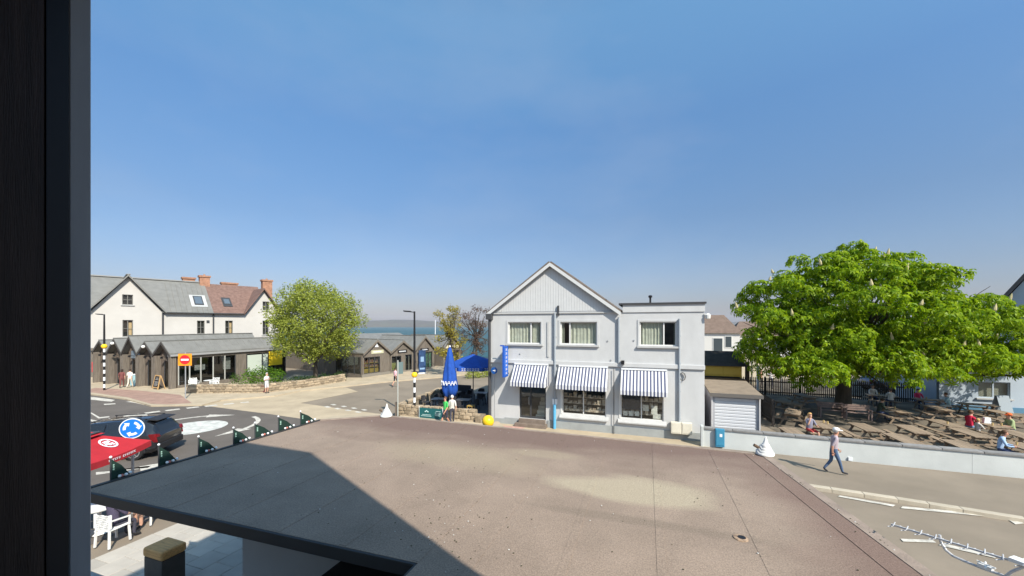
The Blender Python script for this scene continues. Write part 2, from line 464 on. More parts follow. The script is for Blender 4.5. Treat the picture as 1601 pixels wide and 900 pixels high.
# ------------------------------------------------------------------ white shop building across the street
FA = G(767, 660.0); FA.z = 0
def fac(px, py):
    """pixel on the front plane of the white building -> (s along the front, z)"""
    k = (px - CX) / F
    s = (k * FA.y - FA.x) / (AX.x - k * AX.y)
    Y = FA.y + AX.y * s
    return s, EYE - (py - HY) / F * Y
S = lambda px: fac(px, 500)[0]
M_render = mat('pale_blue_grey_render', (0.495, 0.498, 0.495), 0.8, var=0.07, vscale=1.3, bump=0.25, bscale=35, detail=9, stretch=(1.1, 1.1, .55))
M_plinth = mat('grey_plinth', (0.30, 0.315, 0.31), 0.85, var=0.1, vscale=2)
M_frame = mat('white_upvc', (0.62, 0.615, 0.59), 0.35)
M_sill = mat('pale_sill', (0.44, 0.44, 0.43), 0.7, var=0.08)
shop = thing('corner_shop', 'two storey pale blue grey shop with a gable and three striped awnings', 'building', FA, ROT)
def wall_holes(mb, L, z0, z1, holes, th, mi=0):
    """front wall in the x-z plane at y=0, thickness th towards +y, with rectangular holes (x0,z0,x1,z1)"""
    X = sorted({0, L} | {h[0] for h in holes} | {h[2] for h in holes}); Z = sorted({z0, z1} | {h[1] for h in holes} | {h[3] for h in holes})
    inside = lambda x, z: any(h[0] < x < h[2] and h[1] < z < h[3] for h in holes)
    for i in range(len(X) - 1):
        for j in range(len(Z) - 1):
            if inside((X[i] + X[i + 1]) / 2, (Z[j] + Z[j + 1]) / 2): continue
            a, b, c, d = X[i], X[i + 1], Z[j], Z[j + 1]
            mb.add([(a, 0, c), (b, 0, c), (b, 0, d), (a, 0, d)], [(0, 1, 2, 3)], mi)
            mb.add([(a, th, c), (b, th, c), (b, th, d), (a, th, d)], [(3, 2, 1, 0)], mi)
    for a, c, b, d in holes:
        mb.add([(a, 0, c), (b, 0, c), (b, th, c), (a, th, c)], [(0, 1, 2, 3)], mi)
        mb.add([(a, 0, d), (b, 0, d), (b, th, d), (a, th, d)], [(3, 2, 1, 0)], mi)
        mb.add([(a, 0, c), (a, th, c), (a, th, d), (a, 0, d)], [(0, 1, 2, 3)], mi)
        mb.add([(b, 0, c), (b, th, c), (b, th, d), (b, 0, d)], [(3, 2, 1, 0)], mi)
    mb.add([(0, 0, z1), (L, 0, z1), (L, th, z1), (0, th, z1)], [(0, 1, 2, 3)], mi)
LEN = S(1101.5); GEND = S(966); APX = S(861)
Z_GB, Z_PAR, Z_APEX, DEPTH = 6.47, 6.93, 9.20, 8.5
def rect(x0, y0, x1, y1):
    s0, za = fac(x0, y0); s1, zb = fac(x1, y1)
    return [s0, zb, s1, za]
WIN = [rect(794.5, 502, 846, 537.5), rect(876, 502, 933.5, 539), rect(1000, 501.5, 1058, 541)]
WIN = [[a, 4.72, b, 5.98] for a, _, b, _ in WIN]
SHOPW = [rect(879, 600, 947.5, 654), rect(970.5, 600, 1037.5, 663)]
SHOPW = [[a, 0.85, b, 2.75] for a, _, b, _ in SHOPW]
DOOR = [S(812), 0.42, S(853.5), 2.75]
mb = MB()
wall_holes(mb, LEN, 0, Z_GB, WIN + SHOPW + [DOOR], 0.24)
mb.prism([(-0.0, 0.24, 0), (0.24, 0.24, 0), (0.24, 0.24, Z_GB), (0, 0.24, Z_GB)], (0, DEPTH - 0.24, 0))
mb.prism([(LEN, 0.24, 0), (LEN - 0.24, 0.24, 0), (LEN - 0.24, 0.24, Z_GB), (LEN, 0.24, Z_GB)], (0, DEPTH - 0.24, 0))
mb.prism([(0.24, DEPTH, 0), (LEN - 0.24, DEPTH, 0), (LEN - 0.24, DEPTH, Z_GB), (0.24, DEPTH, Z_GB)], (0, -0.24, 0))
mb.add([(0, 0, 0), (0, 0.24, 0), (0, 0.24, Z_GB), (0, 0, Z_GB)], [(3, 2, 1, 0)])
mb.add([(LEN, 0, 0), (LEN, 0.24, 0), (LEN, 0.24, Z_GB), (LEN, 0, Z_GB)], [(0, 1, 2, 3)])
mb.build('wall', M_render, shop)
# interior floors keep the rooms dark
mb = MB(); mb.span((0.26, 0.26, 3.5), (LEN - 0.26, DEPTH - 0.26, 3.7)); mb.span((0.26, 0.26, 0.3), (LEN - 0.26, DEPTH - 0.26, 0.4))
mb.span((0.26, 4.2, 0.4), (LEN - 0.26, 4.3, 3.5)); mb.span((0.26, 2.5, 3.7), (LEN - 0.26, 2.6, Z_GB - .05))
mb.build('interior_floor', mat('shop_interior', (0.10, 0.085, 0.07), 0.9, var=0.4, vscale=1.5), shop)
# gable: ribbed cladding on a solid triangle
gz0 = Z_GB + 0.06
mb = MB(); mb.prism([(0.0, 0.03, Z_GB), (GEND, 0.03, Z_GB), (APX, 0.03, Z_APEX)], (0, DEPTH - 0.06, 0)); mb.build('gable', M_render, shop)
mb = MB(); n = 46
for i in range(n):
    x = 0.25 + (GEND - 0.5) * (i + 0.5) / n; w = (GEND - 0.5) / n
    t = (Z_APEX - Z_GB) * (1 - abs(x - APX) / (APX if x < APX else GEND - APX))
    if t < 0.3: continue
    mb.span((x - w * 0.44, 0.010, gz0 + 0.05), (x + w * 0.44, 0.028, Z_GB + t - 0.12))
o = mb.build('cladding', mat('white_cladding', (0.55, 0.555, 0.55), 0.5, var=0.04), shop); o['kind'] = 'stuff'
def roof_slab(mb, p0, p1, th, over_front, depth, mi=0):
    """sloping slab whose front edge runs p0->p1 in x-z, swept back"""
    (x0, z0), (x1, z1) = p0, p1
    nx_, nz_ = -(z1 - z0), (x1 - x0); l = math.hypot(nx_, nz_); nx_, nz_ = nx_ / l * th, nz_ / l * th
    if nz_ < 0: nx_, nz_ = -nx_, -nz_
    mb.prism([(x0, -over_front, z0), (x1, -over_front, z1), (x1 + nx_, -over_front, z1 + nz_), (x0 + nx_, -over_front, z0 + nz_)], (0, depth + over_front, 0), mi)
mb = MB()
roof_slab(mb, (-0.14, Z_GB + 0.0), (APX, Z_APEX + 0.10), 0.10, 0.22, DEPTH + .1)
roof_slab(mb, (GEND + 0.14, Z_GB + 0.0), (APX, Z_APEX + 0.10), 0.10, 0.218, DEPTH + .1)
mb.build('roof', mat('brown_roof_tile', (0.14, 0.115, 0.095), 0.9, var=0.25, vscale=3, bump=0.4, bscale=12), shop)
mb = MB()
for x0, xx in ((-0.16, 0.0), (GEND + 0.16, 0.003)):
    mb.prism([(x0, -0.25 - xx, Z_GB - 0.18), (APX, -0.25 - xx, Z_APEX - 0.10), (APX, -0.25 - xx, Z_APEX + 0.10), (x0, -0.25 - xx, Z_GB + 0.03)], (0, 0.035, 0))
mb.build('bargeboard', mat('bargeboard_white', (0.55, 0.555, 0.55), 0.5), shop)
# base ledge of the gable, string course, parapet
mb = MB(); mb.span((0.02, -0.07, Z_GB - 0.02), (GEND, -0.001, Z_GB + 0.05)); mb.build('gable_ledge', M_sill, shop)
mb = MB(); mb.span((-0.02, -0.09, 3.58), (LEN + 0.02, -0.001, 3.80)); o = mb.build('string_course', M_render, shop); bevel(o, 0.02, 2)
mb = MB(); mb.span((GEND + 0.25, -0.05, Z_GB + 0.001), (LEN + 0.02, 0.25, Z_PAR - 0.06))
mb.span((LEN - 0.24, 0.252, Z_GB), (LEN + 0.02, DEPTH, Z_PAR - 0.06)); mb.build('parapet', M_render, shop)
mb = MB(); mb.span((GEND + 0.05, -0.12, Z_PAR - 0.06), (LEN + 0.08, DEPTH, Z_PAR + 0.03)); mb.build('flat_roof', mat('roof_trim', (0.045, 0.045, 0.05), 0.6), shop)
mb = MB(); mb.span((0.0, -0.06, Z_GB - 0.40), (0.02, -0.05, Z_GB - 0.39)); 
mb = MB(); mb.span((0.9, -0.05, 0), (DOOR[0] - 0.08, -0.001, 0.38)); mb.span((DOOR[2] + 0.1, -0.05, 0), (LEN, -0.001, 0.42)); mb.span((0.0, -0.05, 0), (0.9, -0.001, 0.3)); mb.build('plinth', M_plinth, shop)
# shallow render band at first-floor heads
# upper windows
M_curt = mat('curtain_fabric', (0.42, 0.43, 0.36), 0.9, var=0.15, vscale=4)
def curtain(mb, x0, x1, z0, z1, y, folds):
    n = folds * 4
    P = []
    for i in range(n + 1):
        x = x0 + (x1 - x0) * i / n
        d = 0.022 * math.sin(i * math.pi / 2) + 0.015 * math.sin(i * 1.3)
        P += [(x, y + d, z0), (x, y + d, z1)]
    mb.add(P, [(2 * i, 2 * i + 2, 2 * i + 3, 2 * i + 1) for i in range(n)])
def window(parent, x0, z0, x1, z1, split, fw=0.065, y=0.07, glass=None, sill=True, curt=None, m=None, name='window'):
    m = m or M_frame
    fr = MB()
    fr.span((x0, y, z0), (x1, y + 0.07, z0 + fw)); fr.span((x0, y, z1 - fw), (x1, y + 0.07, z1))
    fr.span((x0, y, z0 + fw), (x0 + fw, y + 0.07, z1 - fw)); fr.span((x1 - fw, y, z0 + fw), (x1, y + 0.07, z1 - fw))
    xs_ = [x0 + fw] + [x0 + (x1 - x0) * t for t in split] + [x1 - fw]
    for t in split:
        xm = x0 + (x1 - x0) * t; fr.span((xm - fw * 0.55, y, z0 + fw), (xm + fw * 0.55, y + 0.07, z1 - fw))
    w = fr.build(name, m, parent)
    for i in range(len(xs_) - 1):
        p = MB(); p.add([(xs_[i], y + 0.035, z0 + fw), (xs_[i + 1], y + 0.035, z0 + fw), (xs_[i + 1], y + 0.035, z1 - fw), (xs_[i], y + 0.035, z1 - fw)], [(0, 1, 2, 3)])
        p.build('pane', glass or M_glass, w)
    if sill:
        s = MB(); s.span((x0 - 0.12, -0.12, z0 - 0.10), (x1 + 0.12, y - 0.002, z0 - 0.003)); s.build('sill', M_sill, w)
    if curt:
        for a, b in curt:
            c = MB(); curtain(c, x0 + (x1 - x0) * a, x0 + (x1 - x0) * b, z0 + 0.02, z1 - 0.03, y + 0.13, 7); c.build('curtain', M_curt, w)
    return w
window(shop, *WIN[0], [0.69], curt=[(0.01, 0.66), (0.70, 0.97)])
window(shop, *WIN[1], [0.26], curt=[(0.28, 0.98), (0.02, 0.10)])
window(shop, *WIN[2], [0.66], curt=[(0.02, 0.62), (0.93, 0.99)])
# raised surrounds
mb = MB()
for a, c, b, d in WIN:
    for q in (((a - 0.10, -0.035, c), (a, -0.001, d + 0.10)), ((b, -0.035, c), (b + 0.10, -0.001, d + 0.10)), ((a, -0.035, d), (b, -0.001, d + 0.10))): mb.span(*q)
mb.build('window_surround', M_render, shop)
# shop windows and door
M_sglass = glass_mat('bright_shop_glass', (.88, .9, .87), .10)
for k, w in enumerate(SHOPW):
    o = window(shop, *w, [0.49], fw=0.05, y=0.05, glass=M_sglass, sill=False, name='shop_window')
    s = MB(); s.prism([(w[0] - 0.14, -0.16, w[1] - 0.16), (w[2] + 0.14, -0.16, w[1] - 0.16), (w[2] + 0.14, -0.002, w[1] - 0.001), (w[0] - 0.14, -0.002, w[1] - 0.001)], (0, 0.001, -0.06)); s.build('sill', M_sill, o)
    j = MB(); j.span((w[0] - 0.09, -0.03, w[1]), (w[0], -0.001, w[3])); j.build('jamb', M_frame, o)
M_void2 = None
# displays behind the glass
M_paper = mat('pale_poster', (0.6, 0.6, 0.57), 0.7, var=0.3, vscale=9)
M_goods = mat('shop_goods', (0.40, 0.24, 0.13), 0.7, var=0.6, vscale=5, color2=(0.75, 0.68, 0.58))
def posters(win, rects, m):
    for x0, z0, x1, z1 in rects:
        p = MB(); p.span((x0, 0.115, z0), (x1, 0.122, z1)); o = p.build('poster', m, None); o.parent = shop
w = SHOPW[1]
wx = lambda w, t: w[0] + (w[2] - w[0]) * t
posters(w, [(wx(w, .05), .98, wx(w, .16), 1.24), (wx(w, .19), .98, wx(w, .30), 1.24), (wx(w, .33), 1.0, wx(w, .44), 1.25), (wx(w, .52), 1.30, wx(w, .66), 1.62), (wx(w, .72), 1.15, wx(w, .86), 1.6), (wx(w, .76), .93, wx(w, .95), 1.18)], M_paper)
posters(w, [(wx(w, .05), 1.33, wx(w, .46), 2.5)], mat('dark_menu', (0.03, 0.035, 0.05), 0.6, var=0.5, vscale=12))
w = SHOPW[0]
posters(w, [(wx(w, .05), 1.02, wx(w, .95), 1.14)], M_goods)
sh = MB()
for w in SHOPW:
    for z in (1.1, 1.45, 1.8):
        for i in range(9):
            x = wx(w, (i + .5) / 9); hh = random.uniform(.08, .26)
            sh.span((x - .09, .3, z), (x + .09, .5, z + hh))
        sh.span((w[0] + .05, .26, z - .04), (w[2] - .05, .55, z))
sh.build('display_shelf', M_goods, shop)
dr = MB()
x0, z0, x1, z1 = DOOR
for q in (((x0, .1, z0), (x0 + .08, .17, z1)), ((x1 - .08, .1, z0), (x1, .17, z1)), ((x0 + .08, .1, z1 - .08), (x1 - .08, .17, z1)), ((x0 + .08, .1, z0), (x1 - .08, .17, z0 + .12)), ((x0 + .62, .1, z0 + .12), (x0 + .70, .17, z1 - .08))): dr.span(*q)
d = dr.build('door', M_darkgrey, shop)
p = MB(); p.add([(x0 + .08, .135, z0 + .12), (x1 - .08, .135, z0 + .12), (x1 - .08, .135, z1 - .08), (x0 + .08, .135, z1 - .08)], [(0, 1, 2, 3)]); p.build('pane', M_sglass, d)
h = MB(); h.tube([(x0 + .57, .09, 1.2), (x0 + .57, .04, 1.25), (x0 + .57, .04, 1.6), (x0 + .57, .09, 1.65)], .018); h.build('handle', M_grey, d)
st = MB(); st.span((x0 - .15, -.45, 0), (x1 + .1, -.002, .20)); st.build('step', mat('brown_step', (.19, .15, .12), .9, var=.2), shop)
st = MB(); st.span((x0 + .02, -.2, .202), (x1 - .02, .1, .415)); st.build('step', MATS['brown_step'], shop)
st = MB()
for i in range(5): st.span((x0 + .85, .5 + .28 * i, .4 + .0), (x1 - .1, .78 + .28 * i, .55 + .2 * i))
st.build('stair', mat('pale_stair', (.8, .74, .62), .8), shop)
# awnings: striped cloth, cheeks, valance
M_aw = mat('awning_white', (.60, .60, .60), .8); M_an = mat('awning_navy', (.075, .085, .145), .8)
def awning(px0, px1, pt, pb, pv):
    s0, s1 = S(px0), S(px1)
    zt = fac((px0 + px1) / 2, pt)[1]; pr = 0.80; zb = zt - 0.92 - .03 * ((px0 * 7) % 3); zv = zb - 0.21
    a = MB(); n = max(9, int(round((s1 - s0) / 0.088))) | 1
    for i in range(n):
        xa, xb = s0 + (s1 - s0) * i / n, s0 + (s1 - s0) * (i + 1) / n; mi = i % 2
        a.add([(xa, -.03, zt), (xb, -.03, zt), (xb, -pr, zb), (xa, -pr, zb)], [(3, 2, 1, 0)], mi)
        a.add([(xa, -pr, zb), (xb, -pr, zb), (xb, -pr - .01, zv), ((xa + xb) / 2, -pr - .012, zv - .03), (xa, -pr - .01, zv)], [(4, 3, 2, 1, 0)], mi)
    for x in (s0, s1):
        for i in range(4):
            f0, f1 = i / 4, (i + 1) / 4
            a.add([(x, -.03 - (pr - .03) * f0, zt + (zb - zt) * f0), (x, -.03 - (pr - .03) * f1, zt + (zb - zt) * f1), (x, -.03 - (pr - .03) * f1, zv), (x, -.03 - (pr - .03) * f0, zv)], [(0, 1, 2, 3)], 1 - i % 2)
    o = a.build('awning', [M_aw, M_an], shop)
    b = MB(); b.span((s0, -.10, zt - .02), (s1, -.002, zt + .07)); b.build('cassette', M_white, o)
    b = MB(); b.tube([(s0 + .02, -pr + .02, zb - .03), (s1 - .02, -pr + .02, zb - .03)], .02)
    for x in (s0 + .04, s1 - .04): b.bar((x, -.02, zv + .1), (x, -pr + .02, zb - .04), .025, .025)
    b.build('awning_frame', M_grey, o)
awning(805, 858, 569.5, 0, 0); awning(874, 951, 573, 0, 0); awning(971.5, 1043, 578, 0, 0)
# pipes
M_pipe = mat('pipe_grey', (.30, .33, .36), .6)
def pipe(px, y0, y1, r=.05, m=None, off=.09):
    s, za = fac(px, y0); zb = fac(px, y1)[1]
    b = MB(); b.tube([(s, -off, za), (s, -off, zb)], r)
    z = zb + .25
    while z < za: b.box((s, -off * .6, z), (r * 2.9, off, .05)); z += 1.4
    return b.build('downpipe', m or M_pipe, shop)
pipe(868, 489, 650, .06); pipe(967.5, 496, 566, .055); pipe(1062, 498, 662, .05)
s, _ = fac(868, 600); b = MB(); b.tube([(s, -.16, .02), (s, -.16, 1.35)], .085, 12); b.build('pipe_guard', M_lblue, shop)
b = MB(); b.span((s - .13, -.14, 1.36), (s + .13, -.002, 1.66)); b.build('junction_box', M_white, shop)
s, z = fac(857, 560); b = MB(); b.span((s - .05, -.05, 4.0), (s + .05, -.001, 6.0)); b.build('wall_conduit', M_sill, shop)
s = S(770) ; b = MB(); b.tube([(-.02 + .0, -.11, 0.1), (-.02, -.11, 6.15)], .085, 10); b.box((-.02, -.12, 6.3), (.36, .3, .34)); b.build('downpipe', mat('dark_pipe', (.055, .056, .06), .5), shop)
b = MB(); b.tube([(S(960), -.11, 0.02), (S(960), -.11, 3.5)], .018); b.build('cable', M_darkgrey, shop)
# lamp, alarm box, cable coil, meter boxes, vents
s, z = fac(974, 566); b = MB(); b.box((s, -.14, z), (.16, .2, .2)); b.tube([(s, -.05, z - .1), (s - .25, -.05, z - .1)], .03); b.build('wall_lamp', M_black, shop)
s, z = fac(873, 486); b = MB(); b.span((s - .05, -.1, z - .25), (s + .05, -.002, z + .3)); b.build('vent_stub', M_darkgrey, shop)
s, z = fac(1067, 588); b = MB(); b.tube([(s + .13 * math.cos(t * .7), -.06 - .004 * t, z + .2 * math.sin(t * .7)) for t in range(14)], .022, 6); b.build('cable', M_darkgrey, shop)
for px in (1056.5, 1073):
    s, z = fac(px, 664); b = MB(); b.span((s - .24, -.30, .35), (s + .24, -.052, .92)); o = bevel(b.build('meter_box', mat('cream_plastic', (.62, .58, .48), .6, var=.08), shop), .02)
    b = MB(); b.span((s - .19, -.312, .41), (s + .19, -.301, .86)); b.build('door', MATS['cream_plastic'], o)
for px, py in ((943, 471), (1017, 470)):
    s, z = fac(px, py); b = MB(); b.lathe([(.05, -.4), (.05, .16), (.10, .17), (.10, .27), (.02, .3)], (s, 1.0, Z_PAR + .2 if px > 960 else z - .1), 10); b.build('flue', M_black, shop)
s, z = fac(1098, 494); b = MB(); b.lathe([(.0, -.16), (.12, -.12), (.14, .05), (.05, .14)], (LEN + .14, -.05, z), 10); b.bar((LEN - .02, -.05, z + .1), (LEN + .16, -.05, z + .1), .05, .05); b.build('security_light', M_frame, shop)
b = MB(); b.ball((-.16, -.05, fac(763, 497)[1]), .10, 10, 6); b.bar((0, -.05, fac(763, 497)[1]), (-.14, -.05, fac(763, 497)[1]), .04, .04); b.build('security_light', M_frame, shop)
# projecting blue sign
s, za = fac(795, 540); zb = fac(795, 587)[1]
b = MB(); b.span((s - .06, -.86, zb), (s + .06, -.20, za)); o = bevel(b.build('projecting_sign', M_blue, shop), .015)
b = MB(); b.span((s + .061, -.80, zb + .08), (s + .066, -.26, za - .1)); f = b.build('sign_face', mat('sign_face_blue', (.03, .13, .48), .5), o)
b = MB()
for i in range(7):
    z = zb + .22 + i * (za - zb - .42) / 6
    b.span((s + .067, -.66, z - .05), (s + .070, -.40, z - .02)); b.span((s + .067, -.66, z + .03), (s + .070, -.40, z + .05)); b.span((s + .067, -.55, z - .02), (s + .070, -.50, z + .03))
b.build('lettering', mat('sign_letter', (.68, .60, .66), .5), o)
b = MB(); b.bar((s, -.002, za - .15), (s, -.2, za - .15), .05, .05); b.bar((s, -.002, zb + .15), (s, -.2, zb + .15), .05, .05); b.build('bracket', M_darkgrey, o)
b = MB()
b.span((s - .3, -.6, za - .02), (s - .058, -.52, za + .05)); b.build('sign_lamp', M_blue, o)
# small drain/wheel of cable lines on the render
b = MB()
for px, py in ((950, 533), (991, 532), (813, 553), (955, 563)):
    s, z = fac(px, py); b = MB(); b.lathe([(.045, 0), (.04, .03)], (s, -.002, z), 8, M=Matrix.Rotation(R(90), 3, 'X')); b.build('vent_cap', M_grey, shop)
# forecourt strip in front of the shop
def loc2(s, d): return FA + AX * s + BX * d
flat('forecourt', [loc2(-1.2, -.051)[:2], loc2(LEN + .3, -.051)[:2], loc2(LEN + .3, -2.2)[:2], loc2(-1.2, -2.2)[:2]], 0.012, M_buff)
flat('pink_slab', [loc2(S(785), -.46)[:2], loc2(S(825), -.46)[:2], loc2(S(822), -1.0)[:2], loc2(S(786), -1.0)[:2]], 0.02, mat('pink_slab', (.45, .27, .22), .9, var=.15))
# ------------------------------------------------------------------ the guest house the view looks out of
Zr = 3.2
M_gwall = mat('guest_house_render', (0.55, 0.53, 0.49), 0.85, var=0.06)
gh = thing('guest_house', 'guest house looked out of, its dark brown window frame edge filling the picture margin', 'building', (0, 0, 0), ROT)
GD = 0.65
hole = (-1.75, EYE - 0.72, 0.95, EYE + 1.0)
mb = MB()
ax, az, bx, bz = hole
def cap(poly, y0, y1): mb.prism([(x, y0, z) for x, z in poly], (0, y1 - y0, 0))
cap([(-6.6, 0), (3.60, 0), (3.60, az), (-6.6, az)], GD - .25, GD)
cap([(-6.6 , az), (ax, az), (ax, bz), (-5.04, bz + 0), (-5.4, 6.2)], GD - .25, GD) if False else None
cap([(-6.6, az), (ax, az), (ax, 6.2), (-5.4, 6.2), (-6.6, 5.09)], GD - .25, GD)
cap([(bx, az), (3.60, az), (3.60, 5.95), (3.418, 6.2), (bx, 6.2)], GD - .25, GD)
cap([(ax, bz), (bx, bz), (bx, bz + .002), (ax, bz + .002)], GD - .25, GD)
cap([(-5.4, 6.2), (ax, 6.2), (ax, bz), (-4.96, bz)], GD - .25, GD)
cap([(bx, 6.2), (3.418, 6.2), (2.98, bz), (bx, bz)], GD - .25, GD)
cap([(-4.96, bz), (2.98, bz), (2.25, 7.8), (0.6, 11.35), (-1.46, 11.42)], GD - .25, GD)
for x in (-6.6, 3.35): mb.span((x, -9, 0), (x + .25, GD - .25, 4.7 if x < 0 else 5.95))
mb.span((-6.35, -9, 0), (3.35, -8.75, 6.0))
mb.build('wall', M_gwall, gh)
mb = MB()
rp = [(3.62, 5.97), (2.27, 7.82), (0.61, 11.37), (-1.47, 11.44), (-5.42, 6.22), (-6.64, 4.72)]
for (x0, z0), (x1, z1) in zip(rp[:-1], rp[1:]):
    mb.prism([(x0, -9.2, z0), (x1, -9.2, z1), (x1, -9.2, z1 + .12), (x0, -9.2, z0 + .12)], (0, 9.2 + GD, 0))
mb.build('roof', mat('slate_roof', (.08, .08, .09), .8, var=.2), gh)
mb = MB(); mb.span((-6.3, -8.7, 4.6), (3.3, GD - .27, 4.7)); mb.span((-3.2, -4, 4.7), (-3.1, GD - .27, 8.3)); mb.span((3.0, -4, 4.7), (3.1, GD - .27, 6.6)); mb.span((-3.1, -4.1, 4.7), (3.0, -4, 8.3)); mb.span((-3.1, -4, 8.3), (1.9, GD - .27, 8.4))
mb.build('room', mat('dark_room', (.10, .09, .08), .9), gh)
M_wood = mat('dark_brown_wood', (0.035, 0.022, 0.017), 0.6, var=0.4, vscale=3, stretch=(20, 20, 1), bump=.2, bscale=30)
r145 = 2.346; sE = -1.236
wf = MB(); wf.span((-1.95, .30, az - .2), (sE - .002, .452, bz + .2)); w0 = bevel(wf.build('window_frame', M_wood, gh), .006, 2)
wf = MB(); wf.span((-1.85, .4525, az - .05), (sE - .0005, .487, bz + .05)); wf.build('black_rebate', mat('black_rebate', (.010, .010, .012), .5), w0)
wf = MB(); wf.span((-1.85, .4875, az - .05), (sE, .524, bz + .05)); bevel(wf.build('sealing_strip', mat('grey_seal', (.27, .275, .28), .55, var=.12, vscale=14, stretch=(1, 1, .1)), w0), .002, 1)
wf = MB(); wf.span((.90, .40, az - .05), (1.3, .54, bz + .05)); wf.span((-1.3, .42, az - .25), (1.2, .54, az - .052)); wf.span((-1.3, .42, bz + .052), (1.2, .54, bz + .25)); wf.build('outer_frame', M_wood, w0)
tm = bpy.data.materials.new('clear_pane'); tm.use_nodes = True
tn = tm.node_tree.nodes; tn.remove(tn['Principled BSDF']); tb = tn.new('ShaderNodeBsdfTransparent'); tb.inputs[0].default_value = (.985, .985, .985, 1)
tm.node_tree.links.new(tb.outputs[0], tn['Material Output'].inputs['Surface'])
wf = MB(); wf.add([(sE, .51, az - .05), (.9, .51, az - .05), (.9, .51, bz + .05), (sE, .51, bz + .05)], [(0, 1, 2, 3)]); wf.build('pane', tm, w0)

# ------------------------------------------------------------------ single-storey extension with the felt roof
def felt_material():
    m = mat('mineral_felt', (0.272, 0.208, 0.160), 0.95, var=0.15, vscale=1.1, bump=0.5, bscale=110, detail=8)
    N, L = m.node_tree.nodes, m.node_tree.links
    b = N['Principled BSDF']; src = b.inputs['Base Color'].links[0].from_socket
    tc = N.new('ShaderNodeTexCoord')
    nz = N.new('ShaderNodeTexNoise'); nz.inputs['Scale'].default_value = 0.9; nz.inputs['Detail'].default_value = 6
    nm = N.new('ShaderNodeMapping'); nm.inputs['Scale'].default_value = (.55, 1.5, 1); L.new(tc.outputs['Object'], nm.inputs[0]); L.new(nm.outputs[0], nz.inputs['Vector'])
    def blob(cx, cy, sx, sy, lo, hi, colr, src, amt):
        mp = N.new('ShaderNodeMapping'); mp.vector_type = 'POINT'
        mp.inputs['Scale'].default_value = (1 / sx, 1 / sy, 0); mp.inputs['Location'].default_value = (-cx / sx, -cy / sy, 0)
        L.new(tc.outputs['Object'], mp.inputs[0])
        ln = N.new('ShaderNodeVectorMath'); ln.operation = 'LENGTH'; L.new(mp.outputs[0], ln.inputs[0])
        a = N.new('ShaderNodeMath'); a.operation = 'MULTIPLY_ADD'; a.inputs[1].default_value = 1.1; L.new(nz.outputs['Fac'], a.inputs[0]); L.new(ln.outputs['Value'], a.inputs[2])
        mr = N.new('ShaderNodeMapRange'); mr.inputs['From Min'].default_value = hi; mr.inputs['From Max'].default_value = lo
        mr.inputs['To Min'].default_value = 0; mr.inputs['To Max'].default_value = amt; L.new(a.outputs[0], mr.inputs['Value'])
        mx = N.new('ShaderNodeMix'); mx.data_type = 'RGBA'; mx.inputs['B'].default_value = (*colr, 1)
        L.new(mr.outputs[0], mx.inputs['Factor']); L.new(src, mx.inputs['A']); return mx.outputs['Result']
    src = blob(-3.2, 9.3, 9.0, 1.9, 1.15, 1.75, (.160, .106, .086), src, .88)        # redder, darker mineral finish towards the far edge
    src = blob(2.75, 6.0, 1.15, 5.0, 1.0, 1.65, (.180, .120, .096), src, .88)         # and along the street edge
    src = blob(-3.6, 6.9, 1.9, .7, 1.0, 1.7, (.33, .27, .185), src, .55)             # dusty patches
    src = blob(-1.9, 7.5, 1.0, .35, 1.0, 1.5, (.33, .27, .19), src, .6)
    src = blob(-.15, 6.30, 1.45, .62, 1.18, 1.5, (.375, .315, .225), src, .9)        # dried puddle, pale silt
    src = blob(-.2, 5.35, 1.9, .16, 1.0, 1.5, (.185, .145, .11), src, .55)           # its dark tide mark
    # dark tide line and fine speckle
    sp = N.new('ShaderNodeTexNoise'); sp.inputs['Scale'].default_value = 55; sp.inputs['Detail'].default_value = 2; L.new(tc.outputs['Object'], sp.inputs['Vector'])
    mr = N.new('ShaderNodeMapRange'); mr.inputs['From Min'].default_value = .3; mr.inputs['From Max'].default_value = .7; mr.inputs['To Min'].default_value = .78; mr.inputs['To Max'].default_value = 1.2; L.new(sp.outputs['Fac'], mr.inputs['Value'])
    hv = N.new('ShaderNodeHueSaturation'); L.new(mr.outputs[0], hv.inputs['Value']); L.new(src, hv.inputs['Color'])
    L.new(hv.outputs[0], b.inputs['Base Color'])
    return m
M_felt = felt_material()
M_lap = M_felt
ext = thing('flat_roofed_extension', 'single storey extension under a wide brown felt roof crossed by the guest house shadow', 'building', (0, 0, 0), ROT)
P_near_l, P_l, P_far_l, P_far_r, P_mid_r, P_in = (-8.37, 3.46), (-8.42, 8.13), (-7.11, 9.145), (2.26, 8.90), (2.80, 5.21), (-2.36, 3.61)
P_wall_r, P_wall_l = (3.46, GD + .02), (-2.36, GD + .02)
far_y = lambda s: P_far_l[1] + (P_far_r[1] - P_far_l[1]) * (s - P_far_l[0]) / (P_far_r[0] - P_far_l[0])
def clip_s(poly, s0, s1):
    def half(poly, s, keep):
        out = []
        for i in range(len(poly)):
            a, b = poly[i], poly[(i + 1) % len(poly)]
            ia, ib = (a[0] - s) * keep >= -1e-9, (b[0] - s) * keep >= -1e-9
            if ia: out.append(a)
            if ia != ib: t = (s - a[0]) / (b[0] - a[0]); out.append((s, a[1] + (b[1] - a[1]) * t))
        return out
    p = half(poly, s0, 1)
    return half(p, s1, -1) if len(p) > 2 else []
left = [P_near_l, P_in, (-2.36, far_y(-2.36)), P_far_l, P_l]
right = [P_wall_l, P_wall_r, P_mid_r, P_far_r, (-2.36, far_y(-2.36))]
mb = MB()
for poly in (left, right): mb.prism([(x, y, Zr - .14) for x, y in poly], (0, 0, .13))
mb.build('roof_deck', M_dark, ext)
